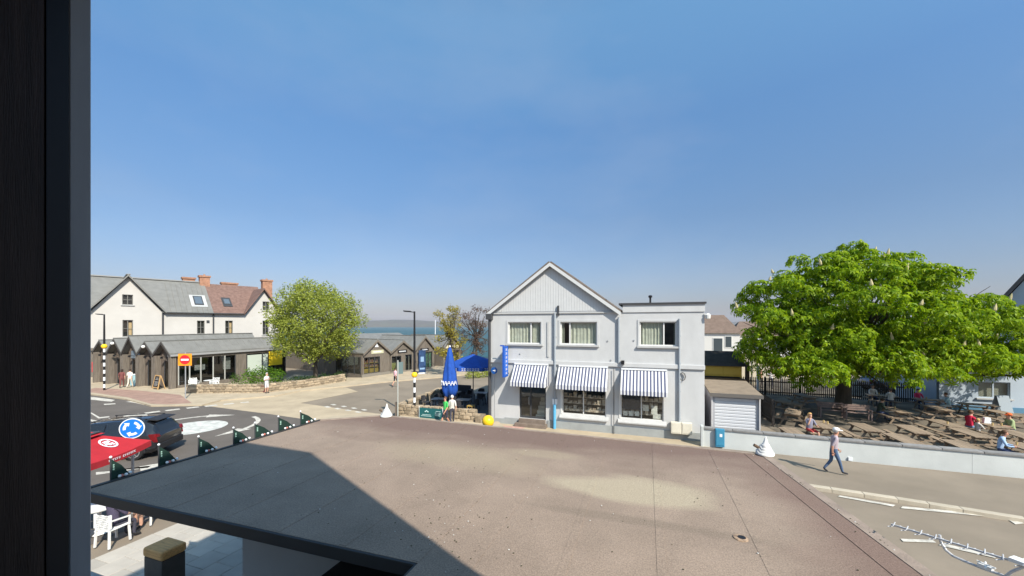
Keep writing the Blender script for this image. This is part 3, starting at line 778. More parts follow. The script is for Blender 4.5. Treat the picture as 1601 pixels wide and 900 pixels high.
def felt(poly, k):
    if len(poly) < 3: return
    m_ = MB(); t = .003 if k % 2 else .002
    m_.prism([(x, y, Zr - .0095) for x, y in poly], (0, 0, .0095 + t))
    m_.build('felt_strip', M_felt, ext)
    xs_ = max(p[0] for p in poly); ys_ = [p[1] for p in poly if abs(p[0] - xs_) < .02]
    if len(ys_) > 1 and k >= 0:
        m_ = MB(); m_.bar((xs_ - .05, min(ys_) + .02, Zr + .0045), (xs_ - .05, max(ys_) - .02, Zr + .0045), .10, .004); m_.build('lap_strip', M_lap, ext)
cuts = [-8.5, -7.36, -6.37, -5.35, -4.36, -3.34, -2.36]
for i in range(len(cuts) - 1): felt(clip_s(left, cuts[i], cuts[i + 1]), i)
cuts = [-2.36, -1.75, -.80, .20, 1.30]
for i in range(len(cuts) - 1): felt(clip_s(right, cuts[i], cuts[i + 1]), i)
felt(clip_s(right, 1.30, 4.0), -2)
# raised verge strip along the side-street edge and edge trims
def edge_bar(name, a, b, w, h, z, m, inset=0.0, parent=None):
    q = MB(); a, b = Vector((*a, z)), Vector((*b, z)); q.bar(a, b, w, h); return bevel(q.build(name, m, parent or ext), min(w, h) * .25, 2)
M_trim = mat('felt_edge_trim', (0.26, 0.205, 0.165), 0.9, var=0.2, vscale=4, bump=.4, bscale=50)
M_fascia = mat('dark_fascia', (0.035, 0.034, 0.034), 0.55)
edge_bar('edge_trim', (P_wall_r[0] - .03, P_wall_r[1]), (2.20, 9.0), .15, .008, Zr + .006, M_trim)
edge_bar('edge_trim', (P_wall_r[0] - .40, P_wall_r[1]), (1.85, 8.93), .03, .006, Zr + .006, M_felt)
edge_bar('edge_trim', (2.30, 8.91), (-7.14, 9.155), .09, .03, Zr + .006, M_trim)
edge_bar('edge_trim', (-7.09, 9.16), (-8.44, 8.12), .09, .03, Zr + .006, M_trim)
edge_bar('edge_trim', (-8.43, 8.16), (-8.38, 3.42), .09, .03, Zr + .006, M_fascia)
for a, b in ((P_wall_r, (2.27, 8.92)), ((2.28, 8.915), (-7.12, 9.165)), ((-7.12, 9.17), (-8.44, 8.14)), ((-8.45, 8.14), (-8.40, 3.43)), ((-8.40, 3.44), (-2.38, 3.595)), ((-2.37, 3.60), P_wall_l)):
    edge_bar('fascia', a, b, .04, .15, Zr - .075, M_fascia)
# walls set back under the roof
M_ewall = mat('extension_render', (0.40, 0.39, 0.37), .85, var=.06, vscale=1)
mb = MB()
ins = [(-5.9, 4.3), (-2.5, 4.4), (-2.5, GD + .02), (3.2, GD + .02), (2.6, 5.2), (2.0, 8.6), (-5.9, 8.8)]
for i in range(len(ins)):
    a, b = ins[i], ins[(i + 1) % len(ins)]
    if i == 2: continue
    mb.bar((a[0], a[1], 1.49), (b[0], b[1], 1.49), .18, 2.98)
mb.build('wall', M_ewall, ext)
for x, y in ((-8.25, 7.9),):
    mb = MB(); mb.span((x - .05, y - .05, 0), (x + .05, y + .05, Zr - .2)); mb.build('post', M_fascia, ext)
# roof outlet and grit
def roof_at(px, py, z=Zr):
    p = G(px, py, z); return (p.dot(AX), p.dot(BX))
x, y = roof_at(1158, 842)
mb = MB(); mb.lathe([(.085, 0), (.08, .012), (.06, .016)], (x, y, Zr + .004), 12); ro = mb.build('roof_outlet', mat('outlet_rust', (.27, .19, .13), .8, var=.5, vscale=20), ext)
mb = MB(); mb.lathe([(.045, .0), (.045, .006)], (x + .012, y, Zr + .017), 12); mb.build('outlet_hole', M_black, ro)
mb = MB(); rr = random.Random(3)
for i in range(420):
    s_, d_ = rr.uniform(-7.5, 2.6), rr.uniform(1.5, 8.8)
    if d_ < 3.8 and s_ < -2.2: continue
    if i > 250:
        q = roof_at(rr.gauss(690, 55), rr.gauss(830, 35)); s_, d_ = q
        if d_ < .9 or (s_ < -2.2 and d_ < 3.8): continue
    if i > 360:
        t = rr.random(); s_, d_ = 2.3 + t * .75 - .10, 8.6 - t * 4.6
    r = rr.choice([.006, .008, .011])
    mb.ball((s_, d_, Zr + .012), r, 5, 3, 0 if rr.random() < .3 else 1, s=(1, rr.uniform(.6, 1.4), .5))
o = mb.build('roof_grit', [mat('pale_grit', (.6, .58, .54), .9), mat('moss_grit', (.09, .08, .05), .95)], ext); o['kind'] = 'stuff'
# dark cabinet below the roof edge
cab = thing('steel_cabinet', 'black ventilation cabinet tucked against the wall below the felt roof edge', 'cabinet', AX * -3.25 + BX * 3.86, ROT)
q = MB(); q.span((-.62, -.24, 0), (.62, .40, 2.55)); bevel(q.build('cabinet_body', mat('cabinet_black', (.022, .022, .022), .6, var=.2, vscale=3), cab), .03)
q = MB(); q.span((-.66, -.29, 2.552), (.66, .42, 2.61)); q.build('cabinet_lid', M_fascia, cab)
q = MB(); q.span((-.62, -.255, 1.1), (.62, -.242, 1.13)); q.build('trim_strip', M_fascia, cab)

# dark green pennants along the terrace edge of the roof
M_penn = mat('pennant_green', (.012, .035, .026), .8); M_pmark = mat('pennant_mark', (.35, .55, .45), .7)
eA, eB = Vector((-6.75, 6.05, 0)), Vector((-5.24, 10.47, 0))
def edge_pt(px):
    k = (px - CX) / F; d = eB - eA; u = (k * eA.y - eA.x) / (d.x - k * d.y); return eA + d * u
pl = ['dark green pennant closest to the window, deep in the shadow', 'dark pennant in front of the black car, beside the red parasol', 'dark green pennant between the black car and the roundabout paint',
      'dark green pennant with a pale mark, first one standing in sunlight', 'fifth dark pennant counted from the red parasol', 'second last dark pennant before the sunlit roof corner', 'last small pennant at the sunlit far corner of the roof']
for i, (p0, p1, yt) in enumerate([(177, 208, 718), (252, 281, 698), (314, 342, 685), (368.5, 394, 671), (402, 429, 663), (438.5, 463, 653), (473, 496, 645)]):
    a, b = edge_pt(p0), edge_pt(p1); out = -AX * .07
    zt = EYE - (yt - HY) / F * a.y
    t = thing('pennant', pl[i], 'pennant', (a.x + out.x, a.y + out.y, Zr - .15), 0, 'pennants along the roof edge')
    L_ = b - a; h = zt - (Zr - .15)
    q = MB(); q.prism([(0, 0, .16), (L_.x * .97, L_.y * .97, .17), (L_.x * .5 + .01, L_.y * .5, h * .60 + .06), (0, 0, h)], AX * .008); q.build('flag_cloth', M_penn, t)
    q = MB(); q.tube([(0, 0, 0), (0, 0, h + .02)], .012, 6); q.ball((0, 0, h + .03), .022, 6, 4, 1); q.build('flag_pole', [M_darkgrey, M_white], t)
    q = MB(); f0 = L_ * .09; f1 = L_ * .22
    for z0, z1 in ((.45, .52), (.56, .63), (.66, .72)):
        zz0, zz1 = .16 + (h - .16) * z0, .16 + (h - .16) * z1
        q.prism([(f0.x, f0.y, zz0), (f1.x, f1.y, zz0), (f1.x, f1.y, zz1), (f0.x, f0.y, zz1)], AX * .011)
    q.build('flag_mark', M_pmark, t)
    q = MB()
    for k, f in enumerate((.30, .42, .62, .98)):
        q = MB(); q.ball((L_.x * f + .05 * (k < 3), L_.y * f, .20), .026, 7, 5); q.build('fixing_knob', mat('dull_red', (.45, .16, .13), .6) if k == 1 else M_white, t)

# TV aerial over the side street edge
M_alu = mat('aerial_grey', (.48, .48, .49), .45, var=.15, vscale=20)
an0, an1 = Vector((4.66, 4.68, 3.36)), Vector((4.93, 3.85, 3.46))
d_ = (an1 - an0); ae = thing('tv_aerial', 'grey TV aerial with crossed rods on a curved arm above the road', 'aerial', (4.98, 3.45, 1.6), 0)
o0 = Vector((4.98, 3.45, 1.6)); E_ = lambda p: Vector(p) - o0
q = MB(); q.bar(E_(an0 - d_ * .03), E_(an0 + d_ * 1.5), .018, .018); q.build('boom', M_alu, ae)
side = d_.cross(Vector((0, 0, 1))).normalized(); upv = side.cross(d_).normalized()
for i in range(11):
    c = an0 + d_ * (i / 7)
    for sg in (-1, 1):
        v = (side * .074 + d_.normalized() * .028 * sg)
        if i == 0 or True:
            q = MB(); q.tube([E_(c - v + upv * .012 * sg), E_(c + v + upv * .012 * sg)], .0055, 6); q.build('rod', M_alu, ae)
arm = [Wp(1469, 836, 4.34), Wp(1471, 847, 4.33), Wp(1479, 860, 4.28), Wp(1490, 869, 4.22), Wp(1510, 878, 4.12), Wp(1535, 888, 4.0), Wp(1567, 899, 3.86), Wp(1600, 915, 3.7), Vector((4.98, 3.45, 3.22))]
q = MB(); q.tube([E_(p) for p in arm], .014, 8); q.build('arm', M_alu, ae)
q = MB(); q.tube([E_(p) for p in [an0 + d_ * 1.17, Wp(1583, 893, 3.78), Wp(1572, 901, 3.83)]], .013, 8); q.build('arm', M_alu, ae)
q = MB(); c = E_(Wp(1541, 886, 3.98)); q.box(c, (.05, .10, .04), 0, .3); q.tube([c + Vector((-.05, -.04, .01)), c + Vector((.06, .05, .02))], .008, 6); q.tube([c + Vector((-.02, .06, .03)), c + Vector((.03, -.06, .02))], .008, 6); q.build('clamp', mat('aerial_white', (.7, .7, .68), .5), ae)
q = MB(); c = E_(an0 + d_ * 1.12); q.box(c + Vector((0, 0, .02)), (.10, .11, .035), 0, .3); q.build('dipole_box', MATS['aerial_white'], ae)
q = MB(); q.tube([(0, 0, 0), (0, 0, 1.75)], .022, 8); q.bar((0, 0, .3), (-.5, -.05, .3), .03, .03); q.bar((0, 0, .9), (-.5, -.05, .9), .03, .03); q.build('mast', M_alu, ae)

# ------------------------------------------------------------------ low white wall of the beer garden
wa, wb = G(1100, 698), G(1760, 765.5); wd = (wb - wa); WL = wd.length; wr = math.atan2(wd.y, wd.x)
def on_wall(px, d=0.0):
    k = (px - CX) / F; u = wd.normalized(); s_ = (k * wa.y - wa.x) / (u.x - k * u.y); return s_
lw = thing('garden_wall', 'long low pale painted wall with a grey coping between pavement and beer garden', 'wall', wa, wr)
M_lw = mat('pale_wall_paint', (.50, .52, .505), .8, var=.10, vscale=.8, bump=.2, bscale=25, detail=8)
q = MB(); x = 0; cuts = [0, 5.05, 9.4, 14.2, WL]
for a, b in zip(cuts[:-1], cuts[1:]): q.span((a + .004, 0, 0), (b - .004, .24, .84))
q.build('wall_face', M_lw, lw)
M_cop = mat('coping_concrete', (.22, .215, .21), .9, var=.2, vscale=3, obj_rand=.1)
n = int(WL / 1.2); cm = None
for i in range(n):
    if cm is None: q = MB(); q.span((-.598, -.05, -.04), (.598, .30, .04)); o = bevel(q.build('coping_stone', M_cop, lw), .012, 2); cm = o.data
    else: o = bpy.data.objects.new('coping_stone', cm); col.objects.link(o); o.parent = lw
    o.location = ((i + .5) * WL / n, 0, .882)
gw = MB(); gw.span((-.12, -.06, 0), (0.0, .30, .98)); bevel(gw.build('end_pier', M_lw, lw), .02)
q = MB(); q.box((on_wall(1329), -.03, .12), (.14, .06, .14)); q.build('vent', M_white, lw)
bb = thing('parking_box', 'small bright blue cabinet fixed against the pale garden wall', 'cabinet', wa + wd.normalized() * on_wall(1125) + Vector((0, -.002, .1)), wr)
q = MB(); q.span((-.19, -.16, 0), (.19, 0, .84)); bevel(q.build('cabinet_body', mat('bright_blue', (.05, .24, .38), .5, var=.08), bb), .02)
q = MB(); q.span((-.155, -.172, .08), (.155, -.162, .78)); q.build('door', MATS['bright_blue'], bb)
q = MB(); q.span((-.02, -.176, .48), (.09, -.173, .62)); q.build('sticker', M_white, bb)

# white conical ornaments standing on the roof corners
M_ice = mat('cone_white', (.66, .65, .62), .5, var=.06, vscale=12); M_flake = mat('tube_brown', (.11, .075, .05), .8)
def cone_ornament(p, label, d):
    t = thing('cone_ornament', label, 'ornament', (p.x, p.y, Zr + .012), 0, 'white cones on the roof')
    q = MB(); n, turns, m_ = 18, 4, 40
    prof = [(.178, 0.0), (.19, .015)]
    for i in range(4):
        z = .02 + .052 * i; r = .185 - .032 * i
        prof += [(r, z), (r + .006, z + .02), (r - .004, z + .045)]
    prof += [(.062, .235), (.040, .30), (.018, .37), (.003, .405)]
    q.lathe(prof, n=n)
    q.v = [(x + .02 * (z / .4), y, z + (.024 * math.atan2(y, x) / math.pi if .05 < z < .22 else 0)) for x, y, z in q.v]
    q.build('cone', M_ice, t, smooth=True); t.scale = (.86, .86, .92)
    q = MB(); f = Vector(d); q.tube([f * .10 + Vector((0, 0, .13)), f * .235 + Vector((0, 0, .20))], .032, 8); q.build('tube', M_flake, t)
cone_ornament(G(1196, 711.5, Zr), 'white spiral cone with a brown stub on the roof corner near the walking man', (-.97, .2, 0))
cone_ornament(G(604, 651.5, Zr), 'white spiral cone with a brown stub on the roof corner near the stone terrace', (-.97, .1, 0))

# ------------------------------------------------------------------ crossing lamps and poles
def crossing_lamp(name, loc, label, top, gz, arm_dir, stripes, gr=.19):
    t = thing(name, label, 'street lamp', loc, 0, 'zebra crossing lamps')
    n = int(gz / .30); q = MB()
    for i in range(n):
        q.tube([(0, 0, gz * i / n), (0, 0, gz * (i + 1) / n)], .075, 12, mi=i % 2)
    q.build('striped_post', [M_black, M_white], t)
    q = MB(); q.ball((0, 0, gz + gr * .9), gr, 16, 10); q.build('amber_globe', M_yellow, t, smooth=True)
    if top:
        q = MB(); q.tube([(0, 0, gz + gr * 1.7), (0, 0, gz + 1.5), (0, 0, top)], [.075, .07, .055], 10); q.build('upper_pole', M_black, t)
        q = MB(); a = Vector(arm_dir); q.bar(Vector((0, 0, top - .05)), a + Vector((0, 0, top)), .07, .05); q.bar(a * .35 + Vector((0, 0, top + .0)), a * 1.05 + Vector((0, 0, top + .03)), .2, .06); q.build('lamp_head', M_black, t)
    return t
crossing_lamp('crossing_lamp', G(163, 611.5), 'tall black lamp post with amber globe and striped base near the timber shops', 6.75, 3.75, (-.75, .1, 0), 1, .21)
crossing_lamp('crossing_lamp', G(648, 652.5), 'tall black lamp post with amber globe and striped base beside the green banner', 6.66, 2.52, (-.65, 0, 0), 1, .185)
crossing_lamp('crossing_beacon', Vector(((763 - CX) / F * 12, 12, 0)), 'amber crossing globe showing just above the roof edge by the shop corner', 0, 2.62, (0, 0, 0), 1, .19)
t = thing('sign_pole', 'grey pole carrying a dark road sign seen from behind', 'road sign', G(622, 653))
q = MB(); q.tube([(0, 0, 0), (0, 0, 3.6)], .042, 8); q.build('pole', mat('pale_grey_pole', (.36, .37, .34), .6), t)
q = MB(); q.bar((-.06, .02, 3.1), (.24, .30, 3.1), .02, .75); q.build('sign_plate', mat('sign_back', (.12, .17, .17), .6), t)
t = thing('direction_sign', 'round blue arrow sign on a thin pole against the shop wall', 'road sign', loc2(S(776), -.28), ROT)
q = MB(); q.tube([(0, 0, 0), (0, 0, 3.35)], .03, 8); q.build('pole', M_grey, t)
q = MB(); zc = fac(775, 578)[1]; q.lathe([(.2, -.015), (.2, .015)], (0, -.06, zc), 20, M=Matrix.Rotation(R(90), 3, 'X')); o = q.build('sign_disc', mat('deep_sign_blue', (.01, .08, .30), .4), t)
q = MB(); q.box((0, -.078, zc), (.16, .004, .045)); q.add([(.04, -.079, zc - .09), (.13, -.079, zc), (.04, -.079, zc + .09)], [(0, 1, 2)]); q.build('arrow', M_white, o)
t = thing('no_entry_sign', 'red no entry sign on an orange board by the rubble wall', 'road sign', G(290, 625), R(8))
q = MB(); q.tube([(0, 0, 0), (0, 0, 3.7)], .04, 8); q.build('pole', M_grey, t)
za = EYE - (562 - HY) / F * G(290, 625).y
q = MB(); q.span((-.48, -.07, za - .46), (.48, -.045, za + .46)); bevel(q.build('sign_board', M_orange, t), .01)
q = MB(); q.disc((0, -.075, za), .36, (0, -1, 0), 28); q.build('red_disc', M_red, t)
q = MB(); q.span((-.27, -.080, za - .065), (.27, -.077, za + .065)); q.build('white_bar', M_white, t)
rs = Vector(((206.5 - CX) / F * 11.8, 11.8, 0)); rn = Vector((.38, -1, 0)).normalized()
t = thing('roundabout_sign', 'blue mini roundabout sign with three white arrows in front of the black car', 'road sign', rs, math.atan2(rn.x, -rn.y))
zc = EYE - (669.5 - HY) / F * 11.8
q = MB(); q.tube([(0, .03, 0), (0, .03, zc + .25)], .04, 8); q.build('pole', M_grey, t)
q = MB(); q.lathe([(.31, -.012), (.31, .012)], (0, 0, zc), 32, M=Matrix.Rotation(R(90), 3, 'X')); q.build('sign_rim', M_white, t)
q = MB(); q.disc((0, -.0145, zc), .285, (0, -1, 0), 32); q.build('blue_disc', M_signblue, t)
for k in range(3):
    q = MB(); a0 = R(20 + 120 * k)
    q.disc((0, -.018, zc), .215, (0, -1, 0), 48, r_in=.145, a0=a0, a1=a0 + R(52))
    pt = lambda a, r: (-math.sin(a) * r * -1, -.018, zc + math.cos(a) * r)
    a1 = a0 + R(52)
    q.add([pt(a1, .10), pt(a1 + R(32), .18), pt(a1, .26)], [(0, 1, 2)]); q.build('arrow', M_white, t)
# ------------------------------------------------------------------ timber shops
M_void = mat('shop_dark', (.022, .022, .022), .8, var=.5, vscale=4)
M_clad2 = mat('brown_cladding', (.155, .132, .108), .85, var=.3, vscale=2.2, stretch=(5, 5, .5))
def gable_shop(root, x0, x1, depth, ze, za, over=.45, recess=.5, wallm=None, side0=True, side1=True, front_holes=(), seam=True):
    wallm = wallm or M_timber; xm = (x0 + x1) / 2; g = .006
    q = MB(); wall_holes_off(q, x0 + .05, x1 - .05, 0, ze, front_holes, .12)
    q.prism([(x0 + .05, 0, ze), (x1 - .05, 0, ze), (xm, 0, za - .05)], (0, .12, 0))
    if side0: q.span((x0 + .05, .121, 0), (x0 + .15, depth, ze - .05))
    if side1: q.span((x1 - .15, .121, 0), (x1 - .05, depth, ze - .05))
    q.span((x0 + .16, depth - .1, 0), (x1 - .16, depth, ze)); q.build('wall', wallm, root)
    # board-on-board battens of the front
    q = MB(); n = int((x1 - x0) / .16)
    for i in range(n):
        x = x0 + .1 + (x1 - x0 - .2) * (i + .5) / n
        zt = ze + (za - ze) * (1 - abs(x - xm) / (xm - x0)) - .12
        lo = 0.02
        for h in front_holes:
            if h[0] - .03 < x < h[2] + .03: lo = max(lo, h[3] + .04)
        if zt > lo + .1: q.span((x - .022, -.02, lo), (x + .022, -.001, zt))
    o = q.build('batten', wallm, root); o['kind'] = 'stuff'
    q = MB()
    roof_slab2(q, (x0 + g, ze - .05), (xm, za), .10, over, depth); roof_slab2(q, (x1 - g, ze - .05), (xm, za), .10, over - .003, depth); r = q.build('roof', M_zinc, root)
    if seam:
        q = MB(); n = int(depth / .6)
        for i in range(1, n):
            y = -over + (depth + over) * i / n
            for xe in (x0, x1):
                q.bar((xe + (xm - xe) * .02, y, ze + .08), (xm, y, za + .13), .03, .04)
        o = q.build('seam', M_zinc, root); o['kind'] = 'stuff'
        q = MB(); q.bar((xm, -over, za + .11), (xm, depth, za + .11), .22, .06); q.build('ridge_cap', M_zinc, root)
    q = MB()
    for xe, e in ((x0 + g, 0), (x1 - g, .004)):
        q.prism([(xe, -over - .012 - e, ze - .26), (xm, -over - .012 - e, za - .22), (xm, -over - .012 - e, za + .02), (xe, -over - .012 - e, ze - .03)], (0, .05, 0))
    q.build('bargeboard', M_clad2 if wallm is not M_timber else mat('dark_bargeboard', (.055, .05, .046), .8), root)
def roof_slab2(mb, p0, p1, th, over, depth):
    (x0, z0), (x1, z1) = p0, p1
    mb.prism([(x0, -over, z0), (x1, -over, z1), (x1, -over, z1 + th * 1.3), (x0, -over, z0 + th * 1.3)], (0, depth + over, 0))
def wall_holes_off(mb, x0, x1, z0, z1, holes, th):
    t = MB(); wall_holes(t, x1 - x0, z0, z1, [(h[0] - x0, h[1], h[2] - x0, h[3]) for h in holes], th)
    mb.add([(v[0] + x0, v[1], v[2]) for v in t.v], t.f)
def glazed(root, x0, z0, x1, z1, split, m=None, inner=None, depth=.08, name='shopfront'):
    o = window(root, x0, z0, x1, z1, split, fw=.05, y=depth - .05, glass=M_dglass, sill=False, m=m or M_darkgrey, name=name)
    b = MB(); b.span((x0 - .02, .62, z0), (x1 + .02, .66, z1 + .02)); b.build('dim_back', inner or M_void, o)
    return o
L0 = Vector((-31.2, 34.9, 0))
shops = [(-1.32, 1.07, 11.2, 4.28), (-3.68, -1.34, 11, 4.22), (-6.05, -3.70, 11.4, 4.72), (-8.42, -6.07, 9, 4.45), (-10.8, -8.44, 9, 4.25)]
lab = ['timber shop with zinc gable and glazed flank nearest the no entry sign', 'narrow timber shop with a round white lamp, behind the chalkboard', 'timber shop with blue grey fascia panel under the tallest zinc gable',
       'timber shop with white globe lamp behind the two people strolling', 'end timber shop with zinc gable next to the crossing lamp']
M_panel = mat('panel_blue_grey', (.16, .20, .24), .6)
M_lampw = mat('round_lamp_white', (.75, .75, .73), .5)
for i, (x0, x1, dp, za) in enumerate(shops):
    xm = (x0 + x1) / 2
    t = thing('timber_shop', lab[i], 'shop', L0, ROT, 'small gabled timber shops')
    holes = [(xm - .62, .05, xm + .72, 2.55)]
    gable_shop(t, x0, x1, dp, 3.2, za, over=.55, front_holes=holes, side1=(i > 0))
    glazed(t, *holes[0], [.5])
    for xa, xb in ((x0 + .02, x0 + .24), (x1 - .24, x1 - .02)): q = MB(); q.span((xa, -.5, 0), (xb, -.02, 3.0)); q.build('pier', M_clad2, t)
    if i in (1, 3): q = MB(); q.ball((xm, -.62, za - .40), .15, 10, 6); q.build('lamp', M_lampw, t, smooth=True)
    if i == 2: q = MB(); q.span((xm - .6, -.06, 2.65), (xm + .75, -.025, 3.35)); q.build('fascia_panel', M_panel, t)
    if i in (0, 1): q = MB(); q.lathe([(.2, 0), (.2, .05)], (xm + .25, -.04, 3.05), 14, M=Matrix.Rotation(R(90), 3, 'X')); q.build('shop_emblem', mat('emblem_pale', (.42, .38, .33), .7), t)
    q = MB(); q.bar((xm - .1, -.03, 2.85), (xm - .1, -.40, 2.95), .04, .04); q.box((xm - .1, -.45, 2.86), (.14, .14, .18)); q.build('wall_lamp', M_black, t)
    if i == 0:   # glazed flank with white frames towards the stone wall
        q = MB(); q.span((x1 - .15, .121, 0), (x1 - .05, dp, .35)); q.span((x1 - .15, .121, 2.75), (x1 - .05, dp, 3.15)); q.span((x1 - .15, 5.3, .35), (x1 - .04, 6.4, 2.75)); q.build('wall', M_clad2, t)
        for j, y in enumerate([.15, 1.05, 2.0, 3.1, 4.2, 5.25, 6.45, 8.2, 8.9, 9.7, 11.0]):
            q = MB(); q.span((x1 - .14, y, .35), (x1 - .04, y + .07, 2.75)); q.build('mullion', mat('pale_mullion', (.40, .40, .37), .5) if j < 5 else M_darkgrey, t)
        q = MB(); q.add([(x1 - .10, .15, .35), (x1 - .10, 5.3, .35), (x1 - .10, 5.3, 2.75), (x1 - .10, .15, 2.75)], [(0, 1, 2, 3)]); q.add([(x1 - .10, 6.4, .35), (x1 - .10, 11.1, .35), (x1 - .10, 11.1, 2.75), (x1 - .10, 6.4, 2.75)], [(0, 1, 2, 3)]); q.build('pane', M_dglass, t)
        q = MB(); q.span((x1 - .092, 6.5, .4), (x1 - .088, 8.15, 2.6)); q.span((x1 - .092, 8.28, .4), (x1 - .088, 8.86, 2.6)); q.build('window_blind', mat('blind_pale', (.46, .52, .45), .8), t)
        q = MB(); q.span((x1 - .03, 8.95, 1.25), (x1 - .0, 10.6, 2.85)); q.build('yellow_panel', mat('panel_yellow', (.78, .55, .02), .6), t)
        q = MB(); q.span((x0 + .3, 1, 0), (x0 + .4, 10.6, 2.9)); q.build('dim_back', M_void, t)
        q = MB(); q.span((x1 - .02, -.5, 3.0), (x1 + .14, 11.2, 3.16)); q.build('gutter', mat('pale_gutter', (.30, .30, .30), .5), t)
        for (y, z, sx, sz, m_) in ((1.8, 1.5, .9, .5, M_paper), (4.4, 1.3, .7, 1.2, M_paper)):
            q = MB(); q.span((x1 - .6, y, z), (x1 - .55, y + sx, z + sz)); q.build('poster', m_, t)

# mid row of timber shops facing the road
MR = math.atan2(.86, .51); M0 = Vector((-16.3, 41.7, 0))
lab = ['timber corner shop with yellow lit display window beside the leafy green tree', 'middle timber shop with a dark name board behind the pedestrian in pink', 'timber shop with a green patterned window behind the tall lamp post', 'timber shop with a pale name board half hidden by the yellow leaved tree']
M_sign1 = mat('sign_pale_green', (.45, .44, .30), .7); M_sign2 = mat('sign_dark', (.025, .022, .022), .6)
for i, (x0, x1, za) in enumerate([(0, 3.86, 4.12), (3.89, 7.68, 3.90), (7.71, 11.5, 4.34), (13.2, 17.2, 4.3)]):
    xm = (x0 + x1) / 2
    t = thing('timber_shop', lab[i], 'shop', M0, MR, 'gabled timber shops along the road')
    if i == 0: holes = [(.25, .45, 2.45, 2.25)]
    elif i == 1: holes = [(x0 + .25, .4, x0 + 1.75, 2.1), (x0 + 2.35, .1, x0 + 3.5, 2.15)]
    elif i == 2: holes = [(x0 + .7, .1, x0 + 1.85, 2.3), (x0 + 2.0, .2, x0 + 3.4, 2.3)]
    else: holes = [(x0 + .5, .3, x1 - .5, 2.2)]
    gable_shop(t, x0, x1, 8, 2.7, za, over=.25, front_holes=holes, wallm=M_clad2)
    for j, h in enumerate(holes):
        inner = M_void
        glazed(t, *h, [.33, .66] if h[2] - h[0] > 2 else [.5], inner=inner)
    if i == 0:
        q = MB(); rr = random.Random(5)
        for z in (.5, 1.15, 1.6): q.span((.3, .25, z - .06), (2.4, .5, z))
        q.span((.3, .24, .5), (2.4, .28, .95)); q.build('display_shelf', mat('display_yellow', (.55, .38, .06), .7), t)
        q = MB()
        for z in (1.16, 1.61):
            for k in range(12): q.span((.36 + k * .17, .27, z), (.36 + k * .17 + rr.uniform(.06, .13), .4, z + rr.uniform(.12, .35)), k % 2)
        q.build('goods', [mat('goods_pale', (.5, .42, .35), .7), mat('goods_red', (.4, .16, .1), .7)], t)
        q = MB(); q.span((1.2, -.05, 2.58), (2.9, -.023, 2.98)); s = q.build('name_board', M_sign1, t)
        q = MB()
        for k in range(8): q.span((1.5 + k * .14, -.056, 2.72), (1.5 + k * .14 + .09, -.052, 2.86))
        q.build('lettering', M_white, s)
        q = MB(); q.prism([(xm - .26, -.06, 3.32), (xm + .26, -.06, 3.32), (xm, -.06, 3.80)], (0, .03, 0)); q.build('shop_emblem', M_white, t)
        q = MB(); q.span((-.08, -.1, 0), (x1 + .02, -.021, .40)); q.build('plinth', mat('shop_plinth', (.20, .18, .15), .9), t)
        q = MB(); q.add([(.04, .3, .45), (.04, 4.5, .45), (.04, 4.5, 2.3), (.04, .3, 2.3)], [(3, 2, 1, 0)]); q.build('side_pane', M_dglass, t)
        q = MB()
        for y in (.25, 1.3, 2.4, 3.5, 4.5): q.span((.0, y, .4), (.05, y + .07, 2.35))
        q.build('mullion', M_darkgrey, t)
    if i in (1, 2):
        q = MB(); q.span((xm - .75, -.06, 2.42), (xm + .75, -.023, 2.80)); s = q.build('name_board', M_sign2, t)
        q = MB()
        for k in range(9): q.span((xm - .52 + k * .118, -.066, 2.55), (xm - .52 + k * .118 + .08, -.062, 2.55 + (.13 if i == 1 else .08 + .08 * (k % 2))))
        q.build('lettering', M_white, s)
        if i == 1: 
            q = MB(); q.span((holes[0][0] + .1, .2, .45), (holes[0][2] - .1, .25, 1.3)); q.build('poster', mat('poster_lime', (.42, .42, .12), .7, var=.5, vscale=5), t)
            q = MB(); q.span((holes[1][0] + .1, .2, .2), (holes[1][0] + .35, .25, 2.0)); q.span((holes[1][0] + .65, .2, .2), (holes[1][0] + .9, .25, 2.0)); q.build('poster', mat('poster_stone', (.42, .38, .28), .7), t)
        else:
            q = MB(); q.span((holes[1][0] + .08, .2, .25), (holes[1][2] - .05, .25, 2.25)); q.build('poster', mat('poster_green', (.16, .36, .24), .7, var=.5, vscale=4), t)
    if i == 3:
        q = MB(); q.span((xm - 1.6, -.10, 2.55), (xm + 1.5, -.06, 3.0)); s = q.build('name_board', mat('sign_cream_board', (.62, .55, .36), .7), t)
    q = MB(); q.span((x0 + .05, -.12, 0), (x1 - .05, -.022, .26)); q.build('skirting', mat('shop_plinth', (.20, .18, .15), .9), t) if i else None
t = thing('cafe_pavilion', 'dark glazed timber pavilion behind the leafy green tree', 'building', Vector((-27, 50, 0)), ROT)
q = MB(); q.span((0, 0, 2.8), (9.5, 6, 3.3)); q.build('roof', M_zinc, t)
q = MB(); q.span((.1, 2.0, 0), (9.4, 5.8, 2.79)); q.build('wall', M_void, t)
for k in range(10):
    q = MB(); q.span((.1 + k, .1, 0), (.2 + k, .2, 2.79)); q.build('post', M_clad2, t)
q = MB(); q.add([(.15, .15, .3), (9.3, .15, .3), (9.3, .15, 2.7), (.15, .15, 2.7)], [(0, 1, 2, 3)]); q.build('pane', M_dglass, t)
t = thing('timber_hall', 'long low zinc roofed hall behind the gabled shops', 'building', M0 + Vector((-7.0, 6.2, 0)), MR)
q = MB(); q.span((0, 0, 0), (16, 9, 3.0)); q.build('wall', M_clad2, t)
q = MB(); roof_slab2(q, (-.2, 3.0), (4.4, 4.25), .1, .2, 0) if False else None
q.prism([(-.2, -.3, 3.0), (-.2, 9.3, 3.0), (-.2, 4.5, 4.55)], (16.4, 0, 0)); q.build('roof', M_zinc, t)
